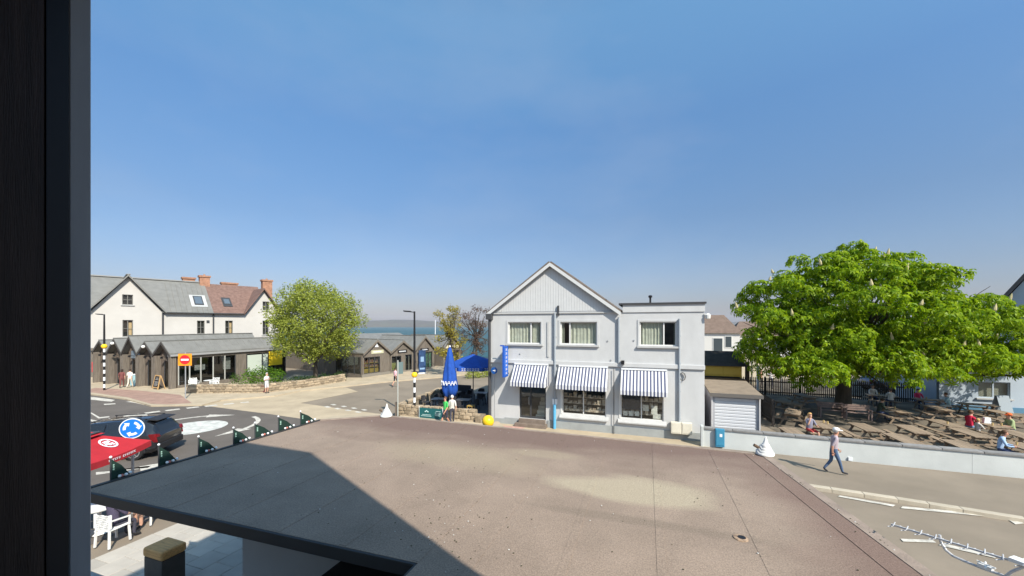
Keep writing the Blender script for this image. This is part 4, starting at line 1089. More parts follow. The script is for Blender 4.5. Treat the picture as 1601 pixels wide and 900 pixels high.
t = thing('flag_mast', 'thin white mast standing behind the timber shops before the sea', 'mast', Vector((-12.4, 62, 0)) , 0)
q = MB(); q.tube([(0, 0, 0), (0, 0, 6.6)], .06, 6); q.build('pole', M_white, t)

# ------------------------------------------------------------------ white house with grey and brown roofs
H0 = Vector((-45, 45, 0)); HANG = R(48); HA = Vector((math.cos(HANG), math.sin(HANG), 0))
M_hw = mat('white_harling', (.47, .45, .42), .9, var=.06, vscale=.5, bump=.3, bscale=18)
M_slate = mat('brown_slate', (.17, .105, .085), .9, var=.3, vscale=3, bump=.5, bscale=9, detail=7)
M_brick = mat('terracotta_brick', (.34, .18, .115), .9, var=.25, vscale=4)
house = thing('white_house', 'large white house with grey metal roof, brown slate end and terracotta chimneys', 'house', H0, HANG)
def hf(px, py):
    k = (px - CX) / F; s = (k * H0.y - H0.x) / (HA.x - k * HA.y); Y = H0.y + HA.y * s
    return s, EYE - (py - HY) / F * Y
hwin = [(191, 460, 208, 476.5), (191.5, 500, 208, 526), (308, 501, 320, 521.5), (352, 501, 364, 521.5), (410.5, 471, 421, 485), (410.5, 501, 420, 523)]
hh = []
for a, b, c, d in hwin:
    s0, z1 = hf(a, b); s1, z0 = hf(c, d); hh.append((s0 + 8, z0, s1 + 8, z1))
HE = 7.35
q = MB(); wall_holes(q, 24.0, 0, HE, [h for h in hh if h[3] < HE], .3)
q.v = [(x - 8, y, z) for x, y, z in q.v]
q.span((-8, .301, 0), (-7.7, 12, HE)); q.span((15.7, .301, 0), (16.0, 12, HE)); q.span((-7.69, 11.7, 0), (15.69, 12, HE)); q.build('wall', M_hw, house)
def gable_wall(x0, x1, xm, z0, z1, hole):
    q = MB()
    if hole:
        hx0, hz0, hx1, hz1 = hole; hx0 -= 8; hx1 -= 8
        zl = lambda x: z0 + (z1 - z0) * ((x - x0) / (xm - x0) if x < xm else (x1 - x) / (x1 - xm))
        y = 0
        q.prism([(x0, y, z0), (hx0, y, z0), (hx0, y, zl(hx0))], (0, .3, 0))
        q.prism([(hx1, y, z0), (x1, y, z0), (hx1, y, zl(hx1))], (0, .3, 0))
        if hz0 > z0: q.prism([(hx0, y, z0), (hx1, y, z0), (hx1, y, hz0), (hx0, y, hz0)], (0, .3, 0))
        top = [(hx0, y, hz1), (hx1, y, hz1), (hx1, y, zl(hx1))] + ([(xm, y, z1)] if hx0 < xm < hx1 else []) + [(hx0, y, zl(hx0))]
        q.prism(top, (0, .3, 0))
    else: q.prism([(x0, 0, z0), (x1, 0, z0), (xm, 0, z1)], (0, .3, 0))
    q.build('gable', M_hw, house)
gable_wall(-2.95, 3.0, 0.0, HE + .002, 11.45, hh[0])
gable_wall(11.65, 15.9, 13.75, HE + .002, 10.85, hh[4])
for k, h in enumerate(hh):
    o = window(house, h[0] - 8, h[1], h[2] - 8, h[3], [.5], fw=.07, y=.10, m=mat('grey_casement', (.16, .155, .14), .6), sill=True)
    q = MB(); q.span((h[0] - 8 - .03, .31, h[1]), (h[2] - 8 + .03, .34, h[3])); q.build('dim_back', M_void, o)
    q = MB(); q.span((h[0] - 8 + .07, .125, (h[1] + h[3]) / 2 - .025), (h[2] - 8 - .07, .145, (h[1] + h[3]) / 2 + .025)); q.build('glazing_bar', MATS['grey_casement'], o)
    if k in (1, 3): q = MB(); q.span((h[0] - 8 + (h[2] - h[0]) * .55, .28, h[1] + .1), (h[2] - 8 - .1, .30, h[3] - .3)); q.build('curtain', mat('warm_curtain', (.5, .36, .2), .8), o)
def main_roof(segs, ridge, m, name='roof'):
    q = MB(); zf = HE + (ridge - HE) * (.305 + .35) / 6.35
    for a, b, front in segs:
        if front: q.prism([(a, -.35, HE), (a, 12.35, HE), (a, 6, ridge)], (b - a, 0, 0))
        else: q.prism([(a, .305, HE), (a, 12.35, HE), (a, 6, ridge), (a, .305, zf)], (b - a, 0, 0))
    return q.build(name, m, house)
r1 = main_roof([(-8.2, -2.9, 1), (-2.899, 2.949, 0), (2.95, 8.0, 1)], 11.85, M_zinc); r2 = main_roof([(8.005, 11.6, 1), (11.601, 14.6, 0)], 11.75, M_slate)
q = MB()
for i in range(30):
    x = -7.9 + i * .53
    if abs(x) > 3.3 and x < 7.9: q.bar((x, -.36, HE + .04), (x, 6, 11.89), .035, .05)
o = q.build('seam', M_zinc, r1); o['kind'] = 'stuff'
q = MB(); q.bar((-8.2, 6, 11.90), (8.0, 6, 11.90), .5, .14); q.build('ridge_cap', mat('ridge_zinc', (.26, .26, .25), .6), r1)
def cross_gable(x0, x1, xm, za, m, back):
    q = MB(); ze = HE - .1
    for xe, e in ((x0 - .3, 0), (x1 + .3, .004)):
        q.prism([(xe, -.55 - e, ze), (xm, -.55 - e, za + .0), (xm, -.55 - e, za + .22), (xe, -.55 - e, ze + .22)], (0, back + .55, 0))
    o = q.build('roof', m, house)
    return o
g1 = cross_gable(-2.95, 3.0, 0.0, 11.5, M_zinc, 6.0); g2 = cross_gable(11.65, 15.9, 13.75, 10.9, M_slate, 4.6)
q = MB(); q.bar((0, -.5, 11.74), (0, 6, 11.74), .35, .08); q.build('ridge_cap', MATS['ridge_zinc'], g1)
# skylights
def skylight(px0, px1, t0, t1, ridge, big):
    x0 = hf(px0, 490)[0]; x1 = hf(px1, 490)[0]
    P = lambda x, t, o: Vector((x, -.35 + 6.35 * t, HE + (ridge - HE) * t + o))
    q = MB(); w = .35 if big else .08
    q.prism([P(x0 - w, t0 - .04, .03), P(x1 + w, t0 - .04, .03), P(x1 + w, t1 + .04, .03), P(x0 - w, t1 + .04, .03)], (0, -.02, .06))
    o = q.build('skylight', mat('skylight_trim', (.42, .43, .42), .5) if big else M_darkgrey, house)
    q = MB(); q.prism([P(x0, t0, .10), P(x1, t0, .10), P(x1, t1, .10), P(x0, t1, .10)], (0, -.01, .05)); f = q.build('frame', M_darkgrey, o)
    q = MB(); q.add([P(x0 + .12, t0 + .03, .17), P(x1 - .12, t0 + .03, .17), P(x1 - .12, t1 - .03, .17), P(x0 + .12, t1 - .03, .17)], [(0, 1, 2, 3)]); q.build('pane', mat('sky_pane', (.10, .13, .16), .15, spec=.6), o)
skylight(307, 322, .22, .50, 11.85, True); skylight(354, 366, .26, .47, 11.75, False)
# chimneys
def chimney(x, y, z0, z1, w, d, pots):
    q = MB(); q.span((x - w / 2, y - d / 2, z0), (x + w / 2, y + d / 2, z1 - .25)); q.span((x - w / 2 - .1, y - d / 2 - .1, z1 - .249), (x + w / 2 + .1, y + d / 2 + .1, z1)); o = q.build('chimney', M_brick, house)
    for k in range(pots):
        q = MB(); q.lathe([(.14, 0), (.11, .22)], (x - w / 2 + w * (k + .5) / pots, y, z1), 10); q.build('chimney_pot', mat('pot_clay', (.34, .21, .15), .9), o)
chimney(8.0, 5.8, 10.5, 12.85, 1.15, .9, 1); chimney(6.7, 9.0, 9, 12.75, 1.4, .9, 0); chimney(14.9, 2.6, 9.0, 12.6, 1.25, .9, 1); chimney(11.5, 8.6, 9, 12.35, 2.0, .9, 0)
for px in (254.5, 333.5):
    s = hf(px, 500)[0]; q = MB(); q.tube([(s, -.1, 0), (s, -.1, HE)], .09, 8); q.build('downpipe', M_darkgrey, house)
q = MB(); q.span((3.3, -.48, HE - .05), (11.3, -.36, HE + .06)); q.build('gutter', M_darkgrey, house)
q = MB(); s = hf(325, 502)[0]; q.box((s, -.08, hf(325, 502)[1]), (.3, .14, .25)); q.build('alarm_box', M_darkgrey, house)
q = MB(); q.span((-8, -1.2, 0), (-1.6, -.02, 3.0)); q.span((-8.1, -1.4, 3.001), (-1.5, -.02, 3.25)); q.build('timber_base', M_clad2, house)
q = MB(); s = -.9; q.tube([(-3.2, 7, 11), (-3.2, 7, 13.3)], .09, 6); q.build('flue', M_grey, house)

# ------------------------------------------------------------------ stone walls
VAR = []
def stone_meshes(m):
    rr = random.Random(11)
    for k in range(8):
        bm = bmesh.new(); bmesh.ops.create_cube(bm, size=1.0)
        bmesh.ops.bevel(bm, geom=bm.edges[:], offset=.14, segments=1, affect='EDGES')
        for v in bm.verts: v.co += Vector((rr.uniform(-.07, .07), rr.uniform(-.05, .05), rr.uniform(-.07, .07)))
        me = bpy.data.meshes.new('stone'); bm.to_mesh(me); bm.free(); me.materials.append(m); VAR.append(me)
stone_meshes(M_stone)
def stone_wall(label, pts, h, th, sw, sh, faces=('f',), group=None, top=True):
    t = thing('stone_wall', label, 'wall', Vector((*pts[0][:2], 0)), 0, group); o0 = Vector((*pts[0][:2], 0))
    rr = random.Random(len(label))
    for a, b in zip(pts[:-1], pts[1:]):
        a, b = Vector((*a[:2], 0)) - o0, Vector((*b[:2], 0)) - o0; d = b - a; L = d.length; u = d / L; n = Vector((u.y, -u.x, 0)); rz = math.atan2(u.y, u.x)
        q = MB(); q.bar(a - n * (th / 2) * -0 + Vector((0, 0, (h - .06) / 2)), b + Vector((0, 0, (h - .06) / 2)), th - .06, h - .06); q.build('core', M_mortar, t)
        rows = max(2, round(h / sh))
        for r in range(rows):
            x = rr.uniform(-.3, 0) * sw
            while x < L:
                w = sw * rr.uniform(.55, 1.5); xc = min(max(x + w / 2, 0), L); x += w
                for f in faces:
                    s = 1 if f == 'f' else -1
                    o = bpy.data.objects.new('stone', rr.choice(VAR)); col.objects.link(o); o.parent = t
                    zc = h * (r + .5) / rows + rr.uniform(-.015, .015)
                    dp = .16
                    o.scale = (w * rr.uniform(.86, .97), dp if not (top and r == rows - 1) else th * 1.02, h / rows * rr.uniform(.8, 1.02))
                    off = s * (th / 2 - dp / 2 + rr.uniform(0, .035)) if not (top and r == rows - 1) else 0
                    p = a + u * xc + n * off; o.location = (p.x, p.y, zc); o.rotation_euler = (rr.uniform(-.04, .04), rr.uniform(-.05, .05), rz + rr.uniform(-.03, .03))
    return t
stone_wall('low rubble stone wall curving below the green hedge and leafy tree', [G(296, 616), G(413, 615), G(470, 608), G(537, 597)], .82, .4, .46, .205)
T0, T1, T2 = Vector((-7.2, 24.5, 0)), Vector((-2.1, 22.75, 0)), Vector((-5.6, 31.5, 0))
stone_wall('sandy stone terrace wall behind the green banner and the pair of walkers', [T2, T0, T1], .80, .35, .40, .2)
# terrace floor and steps
flat('terrace_floor', [(-7.1, 24.7), (-2.0, 23.0), (-1.2, 22.9), (2.0, 31), (-5.5, 31.4)], .03, mat('terrace_paving', (.11, .11, .115), .9, var=.15, vscale=1.5))
t = thing('stone_steps', 'two low sandy stone steps at the end of the terrace wall', 'steps', Vector((-1.75, 22.55, 0)), ROT)
for k in range(2):
    q = MB(); q.span((-.35 + .32 * k, -.25, 0), (.05 + .34 * k, .45, .5 - .25 * k)); bevel(q.build('step', M_stone, t), .03)
t = thing('banner', 'dark teal banner board standing against the sandy terrace wall', 'banner', Vector((-4.95, 23.42, 0)), ROT)
q = MB(); q.span((-.80, -.02, .08), (.80, .02, .72)); q.build('banner_sheet', mat('teal_banner', (.012, .10, .105), .6), t)
q = MB()
for k, (x0, x1, z) in enumerate([(-.68, .05, .22), (-.60, .0, .30), (.35, .68, .55), (.30, .70, .45), (.30, .70, .37), (.30, .66, .29)]): q.span((x0, -.026, z), (x1, -.022, z + .03))
for k in range(3): q.ball((-.38 + .09 * k, -.02, .5 + .05 * (k % 2)), .045, 8, 5)
q.build('lettering', mat('banner_print', (.45, .6, .58), .7), t)
q = MB(); q.tube([(-.82, 0, 0), (-.82, 0, .78)], .02, 6); q.tube([(.82, 0, 0), (.82, 0, .78)], .02, 6); q.build('post', M_white, t)
t = thing('timber_post', 'short dark timber post at the corner of the terrace wall', 'post', G(620, 652))
q = MB(); q.span((-.08, -.08, 0), (.08, .08, .95)); q.build('post_body', M_timber, t)

# ------------------------------------------------------------------ trees
def limb(q, a, b, r0, r1, seg=5, wob=.12):
    a, b = Vector(a), Vector(b); P = []
    for i in range(seg + 1):
        t = i / seg; p = a.lerp(b, t); L = (b - a).length
        if 0 < i < seg: p += Vector((random.uniform(-1, 1), random.uniform(-1, 1), random.uniform(-.4, .6))) * wob * L * .3
        P.append(p)
    q.tube(P, [r0 + (r1 - r0) * i / seg for i in range(seg + 1)], 7)
    return P
def leaves_palmate(mb, c, nrm, size, rr, n=6):
    """a fan of drooping leaflets round c, facing nrm"""
    n0 = nrm.normalized(); u = n0.orthogonal().normalized(); w = n0.cross(u); a0 = rr.uniform(0, 6.28)
    for k in range(n):
        a = a0 + 2 * math.pi * k / n + rr.uniform(-.2, .2)
        d = u * math.cos(a) + w * math.sin(a); s = n0.cross(d); L = size * rr.uniform(.75, 1.15)
        tip = c + d * L - n0 * L * rr.uniform(.15, .5) - Vector((0, 0, L * .22)); mid = c + d * L * .62 - n0 * L * .06
        mb.add([c, mid + s * L * .23, tip, mid - s * L * .23], [(0, 1, 2, 3)])
def leaves_simple(mb, c, nrm, size, rr, n=3):
    for k in range(n):
        d = Vector((rr.gauss(0, 1), rr.gauss(0, 1), rr.gauss(0, .7))).normalized(); s = d.cross(nrm + Vector((rr.gauss(0, .5), rr.gauss(0, .5), rr.gauss(0, .5)))).normalized()
        b = c + Vector((rr.gauss(0, 1), rr.gauss(0, 1), rr.gauss(0, 1))) * size * .7; L = size * rr.uniform(.7, 1.3)
        mb.add([b, b + d * L * .5 + s * L * .3, b + d * L, b + d * L * .5 - s * L * .3], [(0, 1, 2, 3)])
def tree(name, label, base, trunk_h, trunk_r, lobes, per, size, m, fan, seed, group=None, spikes=0, limbs=9, shell=(.72, 1.05), flat=.82):
    """lobes: list of (centre, radius) in local metres"""
    rr = random.Random(seed); t = thing(name, label, 'tree', base, 0, group)
    q = MB(); q.tube([(0, 0, -.05), (0, 0, .25), (.03, 0, trunk_h * .5), (0, .03, trunk_h)], [trunk_r * 1.6, trunk_r * 1.15, trunk_r, trunk_r * .85], 12)
    q.build('trunk', M_bark, t, smooth=True)
    q = MB()
    for c, r in rr.sample(lobes, min(limbs, len(lobes))):
        P = limb(q, (0, 0, trunk_h * rr.uniform(.75, .98)), Vector(c) * .92, trunk_r * .45, .03)
        for k in range(3):
            limb(q, P[rr.randint(2, 4)], Vector(c) + Vector((rr.gauss(0, r * .6), rr.gauss(0, r * .6), rr.gauss(0, r * .5))), trunk_r * .16, .012, 3)
    q.build('branches', M_bark, t)
    q = MB(); sp = []
    for c, r in lobes:
        c = Vector(c)
        for k in range(int(per * r * r)):
            d = Vector((rr.gauss(0, 1), rr.gauss(0, 1), rr.gauss(.18 if flat > .7 else .55, .8))).normalized()
            p = c + Vector((d.x, d.y, d.z * flat)) * r * rr.uniform(*shell)
            nrm = (d + Vector((0, 0, .55)) + Vector((rr.gauss(0, .3), rr.gauss(0, .3), rr.gauss(0, .3)))).normalized()
            fan(q, p, nrm, size, rr)
            if spikes and d.z > .15: sp.append((p, d))
    q.build('crown', m, t)
    return t, sp, rr
def ellipsoid_lobes(c, rad, n, r0, r1, rr, squash=.75, zmin=None):
    out = []; c = Vector(c)
    i = 0
    while len(out) < n and i < n * 40:
        i += 1
        d = Vector((rr.gauss(0, 1), rr.gauss(0, 1), rr.gauss(0, 1))).normalized() * (rr.uniform(.45, 1.0) ** .6)
        r = rr.uniform(r0, r1)
        p = c + Vector((d.x * (rad[0] - r), d.y * (rad[1] - r), d.z * (rad[2] - r)))
        if zmin is not None and p.z - r * .8 < zmin: continue
        if all((p - Vector(o[0])).length > (r + o[1]) * .36 for o in out): out.append((p, r))
    return out
rr = random.Random(21)
M_chest = leaf_mat('chestnut_leaf', (.095, .20, .004), (.32, .43, .008), .5)
CB = Vector((22.6, 26.2, 0))
def pads(c, rad, n, r0, r1, rr, zmin, sep=.60):
    out = []; c = Vector(c); i = 0
    while len(out) < n and i < n * 60:
        i += 1
        d = Vector((rr.gauss(0, 1), rr.gauss(-.15, 1), rr.gauss(.1, 1))).normalized() * (rr.uniform(.25, 1.0) ** .38)
        r = rr.uniform(r0, r1) * rr.choice([.7, 1, 1, 1.2]); p = c + Vector((d.x * (rad[0] - r), d.y * (rad[1] - r), d.z * (rad[2] - r * .6)))
        if p.z < zmin: continue
        if all((Vector((p.x - o[0].x, p.y - o[0].y, (p.z - o[0].z) * 1.7))).length > (r + o[1]) * sep for o in out): out.append((p, r))
    return out
lob = pads((-1.4, -1.8, 6.0), (7.0, 6.2, 5.0), 150, .65, 1.25, rr, 2.7, .52)
lob += pads((-4.2, -1.9, 4.6), (4.4, 4.2, 3.0), 40, .6, 1.0, rr, 2.4, .52)
lob += [(Vector((rr.uniform(-6.8, 3.5), rr.uniform(-6.6, -3.4), rr.uniform(3.1, 3.9))), rr.uniform(.6, 1.0)) for k in range(24)]
lob = [(p, r) for p, r in lob if p.z > 2.0 + .25 * max(0, -p.x - 5)]
lob += [(Vector(c) + Vector((5.1, -2.9, 0)), r) for c, r in pads((0, 0, 4.7), (4.4, 3.8, 3.3), 66, .6, 1.05, rr, 2.8, .52) + pads((3.4, -.4, 4.5), (3.3, 2.7, 2.6), 34, .55, .95, rr, 2.7, .52)]
lob += [(Vector((-1.5, -1.5, 5.6)) + Vector((rr.gauss(0, 2.4), rr.gauss(0, 2), rr.gauss(0, 1.5))), .9) for k in range(40)]
lob = [(p, r) for p, r in lob if p.z - .5 * r > 5.8 - .172 * (26.2 + p.y)]
ct, sp, rr = tree('chestnut_tree', 'big chestnut tree in flower shading the picnic benches', CB, 3.0, .42, lob, 62, .235, M_chest, leaves_palmate, 4, spikes=1, limbs=22, flat=.64)
q = MB(); q.lathe([(.05, 0), (.085, .07), (.075, .2), (.045, .34), (.01, .46)], n=7); spm = None
rr.shuffle(sp)
n_ = 0
for p, d in sp:
    if d.y > .45 or n_ >= 70: continue
    if spm is None: o = q.build('flower_spike', mat('chestnut_flower', (.46, .40, .22), .8), ct); spm = o.data
    else: o = bpy.data.objects.new('flower_spike', spm); col.objects.link(o); o.parent = ct
    o.location = p + Vector((0, 0, .05)); o.rotation_euler = (d.y * -.3, d.x * .3, 0); o.scale = (1, 1, rr.uniform(.7, 1.0)); n_ += 1
M_lime = leaf_mat('yellow_green_leaf', (.19, .235, .03), (.42, .46, .09), .45)
rr = random.Random(33)
lob = ellipsoid_lobes((0, 0, 6.1), (5.3, 4.8, 4.95), 120, .6, 1.35, rr, zmin=1.5)
tree('leafy_tree', 'rounded yellow green tree behind the rubble stone wall', Vector((-20.2, 39.4, 0)), 2.6, .2, lob, 100, .19, M_lime, leaves_simple, 13, limbs=14)
M_yel = leaf_mat('yellowing_leaf', (.24, .20, .025), (.40, .33, .06), .42)
lob = [((rr.gauss(0, .75), rr.gauss(0, .75), z), rr.uniform(.35, .7)) for z in [1.8 + .17 * k for k in range(36)]]
tree('young_tree', 'slender yellow leaved young tree between the timber shops and the closed parasol', Vector((-6.9, 43.5, 0)), 5.2, .09, lob, 110, .19, M_yel, leaves_simple, 17, limbs=26, shell=(.3, 1.1))
M_rus = leaf_mat('russet_leaf', (.10, .06, .05), (.17, .11, .08), .3)
lob = [((rr.gauss(0, 1.05), rr.gauss(0, .9), z), rr.uniform(.3, .65)) for z in [2.2 + .17 * k for k in range(34)]]
tree('bare_tree', 'thin russet tree with sparse dark twigs beside the white shop', Vector((-4.3, 46.0, 0)), 5.0, .11, lob, 150, .15, M_rus, leaves_simple, 19, limbs=34, shell=(.2, 1.2))
# hedges
def hedge(name, label, pts, h, w, m, seed, size=.13, dens=260):
    rr = random.Random(seed); q = MB()
    for a, b in zip(pts[:-1], pts[1:]):
        a, b = Vector((*a[:2], 0)), Vector((*b[:2], 0)); L = (b - a).length
        for k in range(int(dens * L)):
            p = a.lerp(b, rr.random()); th = rr.uniform(0, math.pi); rad = rr.uniform(.75, 1.05)
            n = Vector(((b - a).y, -(b - a).x, 0)).normalized(); lump = .8 + .35 * noise.noise(p * 1.3 + Vector((seed, 0, 0)))
            pp = p + n * math.cos(th) * w * rad * lump + Vector((0, 0, .1 + h * math.sin(th) * rad * lump))
            leaves_simple(q, pp, n * math.cos(th) + Vector((0, 0, math.sin(th))), size, rr, 2)
    return tag(q.build(name, m), label, 'hedge')
M_hedge = leaf_mat('hedge_leaf', (.06, .15, .012), (.15, .26, .02), .4)
hedge('hedge', 'bright green clipped hedge growing behind the rubble stone wall', [(-24.0, 34.4), (-22.6, 34.3), (-20.6, 34.6)], 2.1, .8, M_hedge, 3, .13, 480)
hedge('round_shrub', 'rounded dark green shrub at the start of the hedge', [(-25.1, 34.4), (-24.5, 34.4)], 1.75, .5, leaf_mat('shrub_leaf', (.04, .09, .012), (.08, .14, .02), .3), 8)
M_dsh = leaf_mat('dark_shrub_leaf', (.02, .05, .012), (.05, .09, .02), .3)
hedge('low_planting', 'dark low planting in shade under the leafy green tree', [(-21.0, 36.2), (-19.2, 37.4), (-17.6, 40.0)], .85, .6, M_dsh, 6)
hedge('verge_shrub', 'small yellow green shrub on the far verge below the parasol', [(-4.9, 41.8), (-2.4, 43.2)], .8, .55, M_lime, 14)

# ------------------------------------------------------------------ grey shed, yellow kiosk and far houses (right)
sh0 = Vector((10.25, 19.6, 0))
t = thing('storage_shed', 'small grey shed with roller shutter and brown felt roof behind the garden wall', 'shed', sh0, ROT)
M_shw = mat('shed_panel', (.36, .36, .38), .7, var=.08, vscale=2); W_ = 2.05; D_ = 3.2
q = MB(); q.span((0, .05, 0), (.10, D_, 2.3)); q.span((W_ - .10, .05, 0), (W_, D_, 2.3)); q.span((.101, D_ - .1, 0), (W_ - .101, D_, 2.4)); q.span((.101, .05, 2.12), (W_ - .101, .15, 2.3)); q.build('wall', M_shw, t)
for k in range(13):
    q = MB(); q.prism([(.105, .10, .0), (.105, .075, .03), (.105, .075, .13), (.105, .10, .158)], (W_ - .21, 0, 0)); o = q.build('slat', mat('shutter_slat', (.52, .53, .55), .5), t) if k == 0 else bpy.data.objects.new('slat', sl)
    if k == 0: sl = o.data
    else: col.objects.link(o); o.parent = t
    o.location = (0, 0, .03 + k * .16)
for xa in (-.06, W_): q = MB(); q.span((xa, -.02, 0), (xa + .06, .08, 2.15)); q.build('frame', mat('shed_trim', (.48, .47, .47), .6), t)
q = MB(); q.prism([(-.14, -.14, 2.27), (-.14, D_ + .1, 2.52), (-.14, D_ + .1, 2.60), (-.14, -.14, 2.35)], (W_ + .28, 0, 0)); q.build('roof', mat('shed_felt', (.215, .17, .125), .95, var=.15, vscale=2, bump=.3, bscale=50), t)
q = MB(); q.span((-.16, -.16, 2.18), (W_ + .16, -.142, 2.36)); q.build('fascia', mat('shed_fascia', (.12, .11, .10), .8), t)
for k in range(6):
    q = MB(); q.span((-.022, .12 + k * .5, .02), (-.001, .58 + k * .5, 2.25)); q.build('plank', mat('side_plank', (.40, .38, .42), .8, obj_rand=.1), t)
kx = Vector((12.9, 28.6, 0))
t = thing('yellow_kiosk', 'yellow timber kiosk with a dark pitched roof behind the grey shed', 'kiosk', kx, ROT)
q = MB(); q.span((0, 0, 0), (3.7, 2.6, 2.85)); q.build('wall', mat('kiosk_yellow', (.52, .38, .07), .7, var=.1), t)
for k in range(3):
    q = MB(); q.span((.15 + k * 1.2, -.03, 2.25), (1.28 + k * 1.2, -.001, 2.78)); q.build('panel', mat('kiosk_panel', (.58, .43, .09), .7), t)
q = MB(); q.span((.1, -.04, .9), (3.6, -.002, 2.1)); q.build('serving_hatch', M_void, t)
q = MB(); q.prism([(-.2, -.35, 2.86), (-.2, 1.3, 3.85), (-.2, 2.95, 2.86)], (4.1, 0, 0)); q.build('roof', mat('dark_felt', (.035, .033, .03), .9, var=.3, vscale=3), t)
q = MB(); q.span((-.1, -.9, 1.9), (3.8, -.05, 2.0)); q.build('counter_canopy', mat('brown_board', (.14, .09, .05), .9), t)
M_fw = mat('far_white_wall', (.60, .59, .56), .85); M_froof = mat('far_brown_tile', (.16, .115, .09), .9, var=.2, vscale=2)
def far_house(label, loc, w, d, ze, zr, wins, rz=ROT, hip=1.5, roofm=None, bay=False):
    t = thing('far_house', label, 'house', loc, rz)
    q = MB(); q.span((0, 0, 0), (w, d, ze)); q.build('wall', M_fw, t)
    q = MB(); v = [(-.3, -.3, ze), (w + .3, -.3, ze), (w + .3, d + .3, ze), (-.3, d + .3, ze), (hip, d / 2, zr), (w - hip, d / 2, zr)]
    q.add(v, [(0, 1, 5, 4), (1, 2, 5), (2, 3, 4, 5), (3, 0, 4), (3, 2, 1, 0)]); q.build('roof', roofm or M_froof, t)
    for a, b, c, d_ in wins:
        q = MB(); q.span((a, -.05, b), (c, -.001, d_)); o = q.build('window', M_frame, t)
        q = MB(); q.span((a + .1, -.06, b + .1), (c - .1, -.052, d_ - .1)); q.build('pane', mat('far_pane', (.06, .075, .085), .2, spec=.6), o)
    return t
far_house('white house with brown hipped roof beyond the yellow kiosk', Vector((27.5, 59, -1)), 6.6, 7, 5.6, 8.4, [(3.0, 1.6, 4.4, 4.9), (4.6, 3.4, 5.6, 5.2), (.6, 3.2, 1.8, 5.0)])
far_house('lower white house with blue windows beside the chestnut crown', Vector((34.6, 60, -1)), 8, 7, 5.2, 7.4, [(.5, 2.8, 2.0, 4.7), (2.7, 2.8, 4.2, 4.7), (5, 2.8, 6.5, 4.7)])
t = thing('cream_wall', 'pale cream rendered yard wall behind the yellow kiosk', 'wall', Vector((20.2, 38.5, 0)), ROT)
q = MB(); q.span((-4.4, 0, 0), (3.4, .3, 2.9)); q.span((3.4, -.1, 0), (3.8, .4, 3.3)); q.build('wall_face', mat('cream_render', (.60, .53, .40), .9, var=.08), t)
q = MB(); q.span((-4.45, -.08, 2.9), (3.4, .38, 3.02)); q.build('coping', M_brick, t)
t = thing('timber_post', 'tall dark timber post standing beside the yellow kiosk', 'post', Vector((17.9, 29.2, 0)))
q = MB(); q.span((-.11, -.11, 0), (.11, .11, 3.0)); q.build('post_body', M_timber, t)
t = thing('white_post', 'white post at the corner of the dark garden fence', 'post', Vector((19.6, 30.6, 0)))
q = MB(); q.span((-.07, -.07, 0), (.07, .07, 2.6)); q.build('post_body', M_white, t)
t = thing('utility_box', 'low grey utility box beside the yellow kiosk', 'utility box', Vector((17.2, 30.6, 0)), ROT)
q = MB(); q.span((-.5, -.3, 0), (.5, .3, 1.3)); bevel(q.build('box_body', mat('box_grey', (.38, .39, .40), .6), t), .03)
q = MB(); q.span((-.54, -.34, 1.3), (.54, .34, 1.36)); q.build('lid', M_grey, t)
t = thing('yellow_sign', 'small yellow board hanging below the chestnut leaves', 'sign', Vector((23.2, 33.0, 0)), ROT)
q = MB(); q.span((-.45, -.03, 1.45), (.45, .0, 2.05)); q.build('board', mat('board_yellow', (.75, .68, .02), .6), t)
q = MB(); q.tube([(0, .03, 0), (0, .03, 2.0)], .03, 6); q.build('post', M_grey, t)
# dark picket fence
M_fence = mat('dark_fence_wood', (.040, .034, .030), .85, var=.2)
def fence(label, a, b, h, gap=.125, group=None):
    a, b = Vector(a), Vector(b); d = b - a; L = d.length; t = thing('picket_fence', label, 'fence', a, math.atan2(d.y, d.x), group)
    me = None; n = int(L / gap)
    for i in range(n):
        if me is None: q = MB(); q.prism([(-.036, 0, .06), (.036, 0, .06), (.036, 0, h - .05), (0, 0, h), (-.036, 0, h - .05)], (0, .02, 0)); o = q.build('picket', M_fence, t); me = o.data
        else: o = bpy.data.objects.new('picket', me); col.objects.link(o); o.parent = t
        o.location = ((i + .5) * L / n, 0, 0)
    for z in (.3, h - .35): q = MB(); q.span((0, .022, z - .045), (L, .06, z + .045)); q.build('rail', M_fence, t)
    for k in range(int(L / 2.4) + 1): x = min(L - .05, k * 2.4); q = MB(); q.span((x - .05, .062, 0), (x + .05, .15, h + .05)); q.build('post', M_fence, t)
fence('dark picket fence behind the picnic tables and chestnut trunk', (18.6, 32.4, 0), (29.9, 28.42, 0), 1.5)
fence('short dark picket fence beside the grey shed', (15.0, 21.9, 0), (18.6, 32.3, 0), 1.5)
# pale blue building at the edge
P0 = Vector((29.6, 26.6, 0))
t = thing('pale_blue_building', 'pale blue rendered building with steep dark gable behind the bright tree', 'building', P0, ROT)
M_pb = mat('pale_blue_render', (.40, .46, .52), .85, var=.07, vscale=.7)
dh = (5.6, .05, 6.9, 2.25); wh = (2.0, .9, 3.6, 2.0)
q = MB(); wall_holes(q, 14, 0, 3.2, [dh, wh], .25); q.span((0, .251, 0), (.25, 5, 3.2)); q.span((13.75, .251, 0), (14, 5, 3.2)); q.span((.26, 4.8, 0), (13.7, 5, 3.2)); q.build('wall', M_pb, t)
q = MB(); q.prism([(-.2, -.25, 3.21), (14.2, -.25, 3.21), (14.2, 5.2, 3.45), (-.2, 5.2, 3.45), ], (0, 0, .14)); q.build('roof', M_darkgrey, t)
o = window(t, *wh, [.5], m=M_pb, sill=True); q = MB(); q.span((wh[0] - .02, .3, wh[1]), (wh[2] + .02, .34, wh[3])); q.build('dim_back', mat('pale_back', (.22, .22, .18), .8), o)
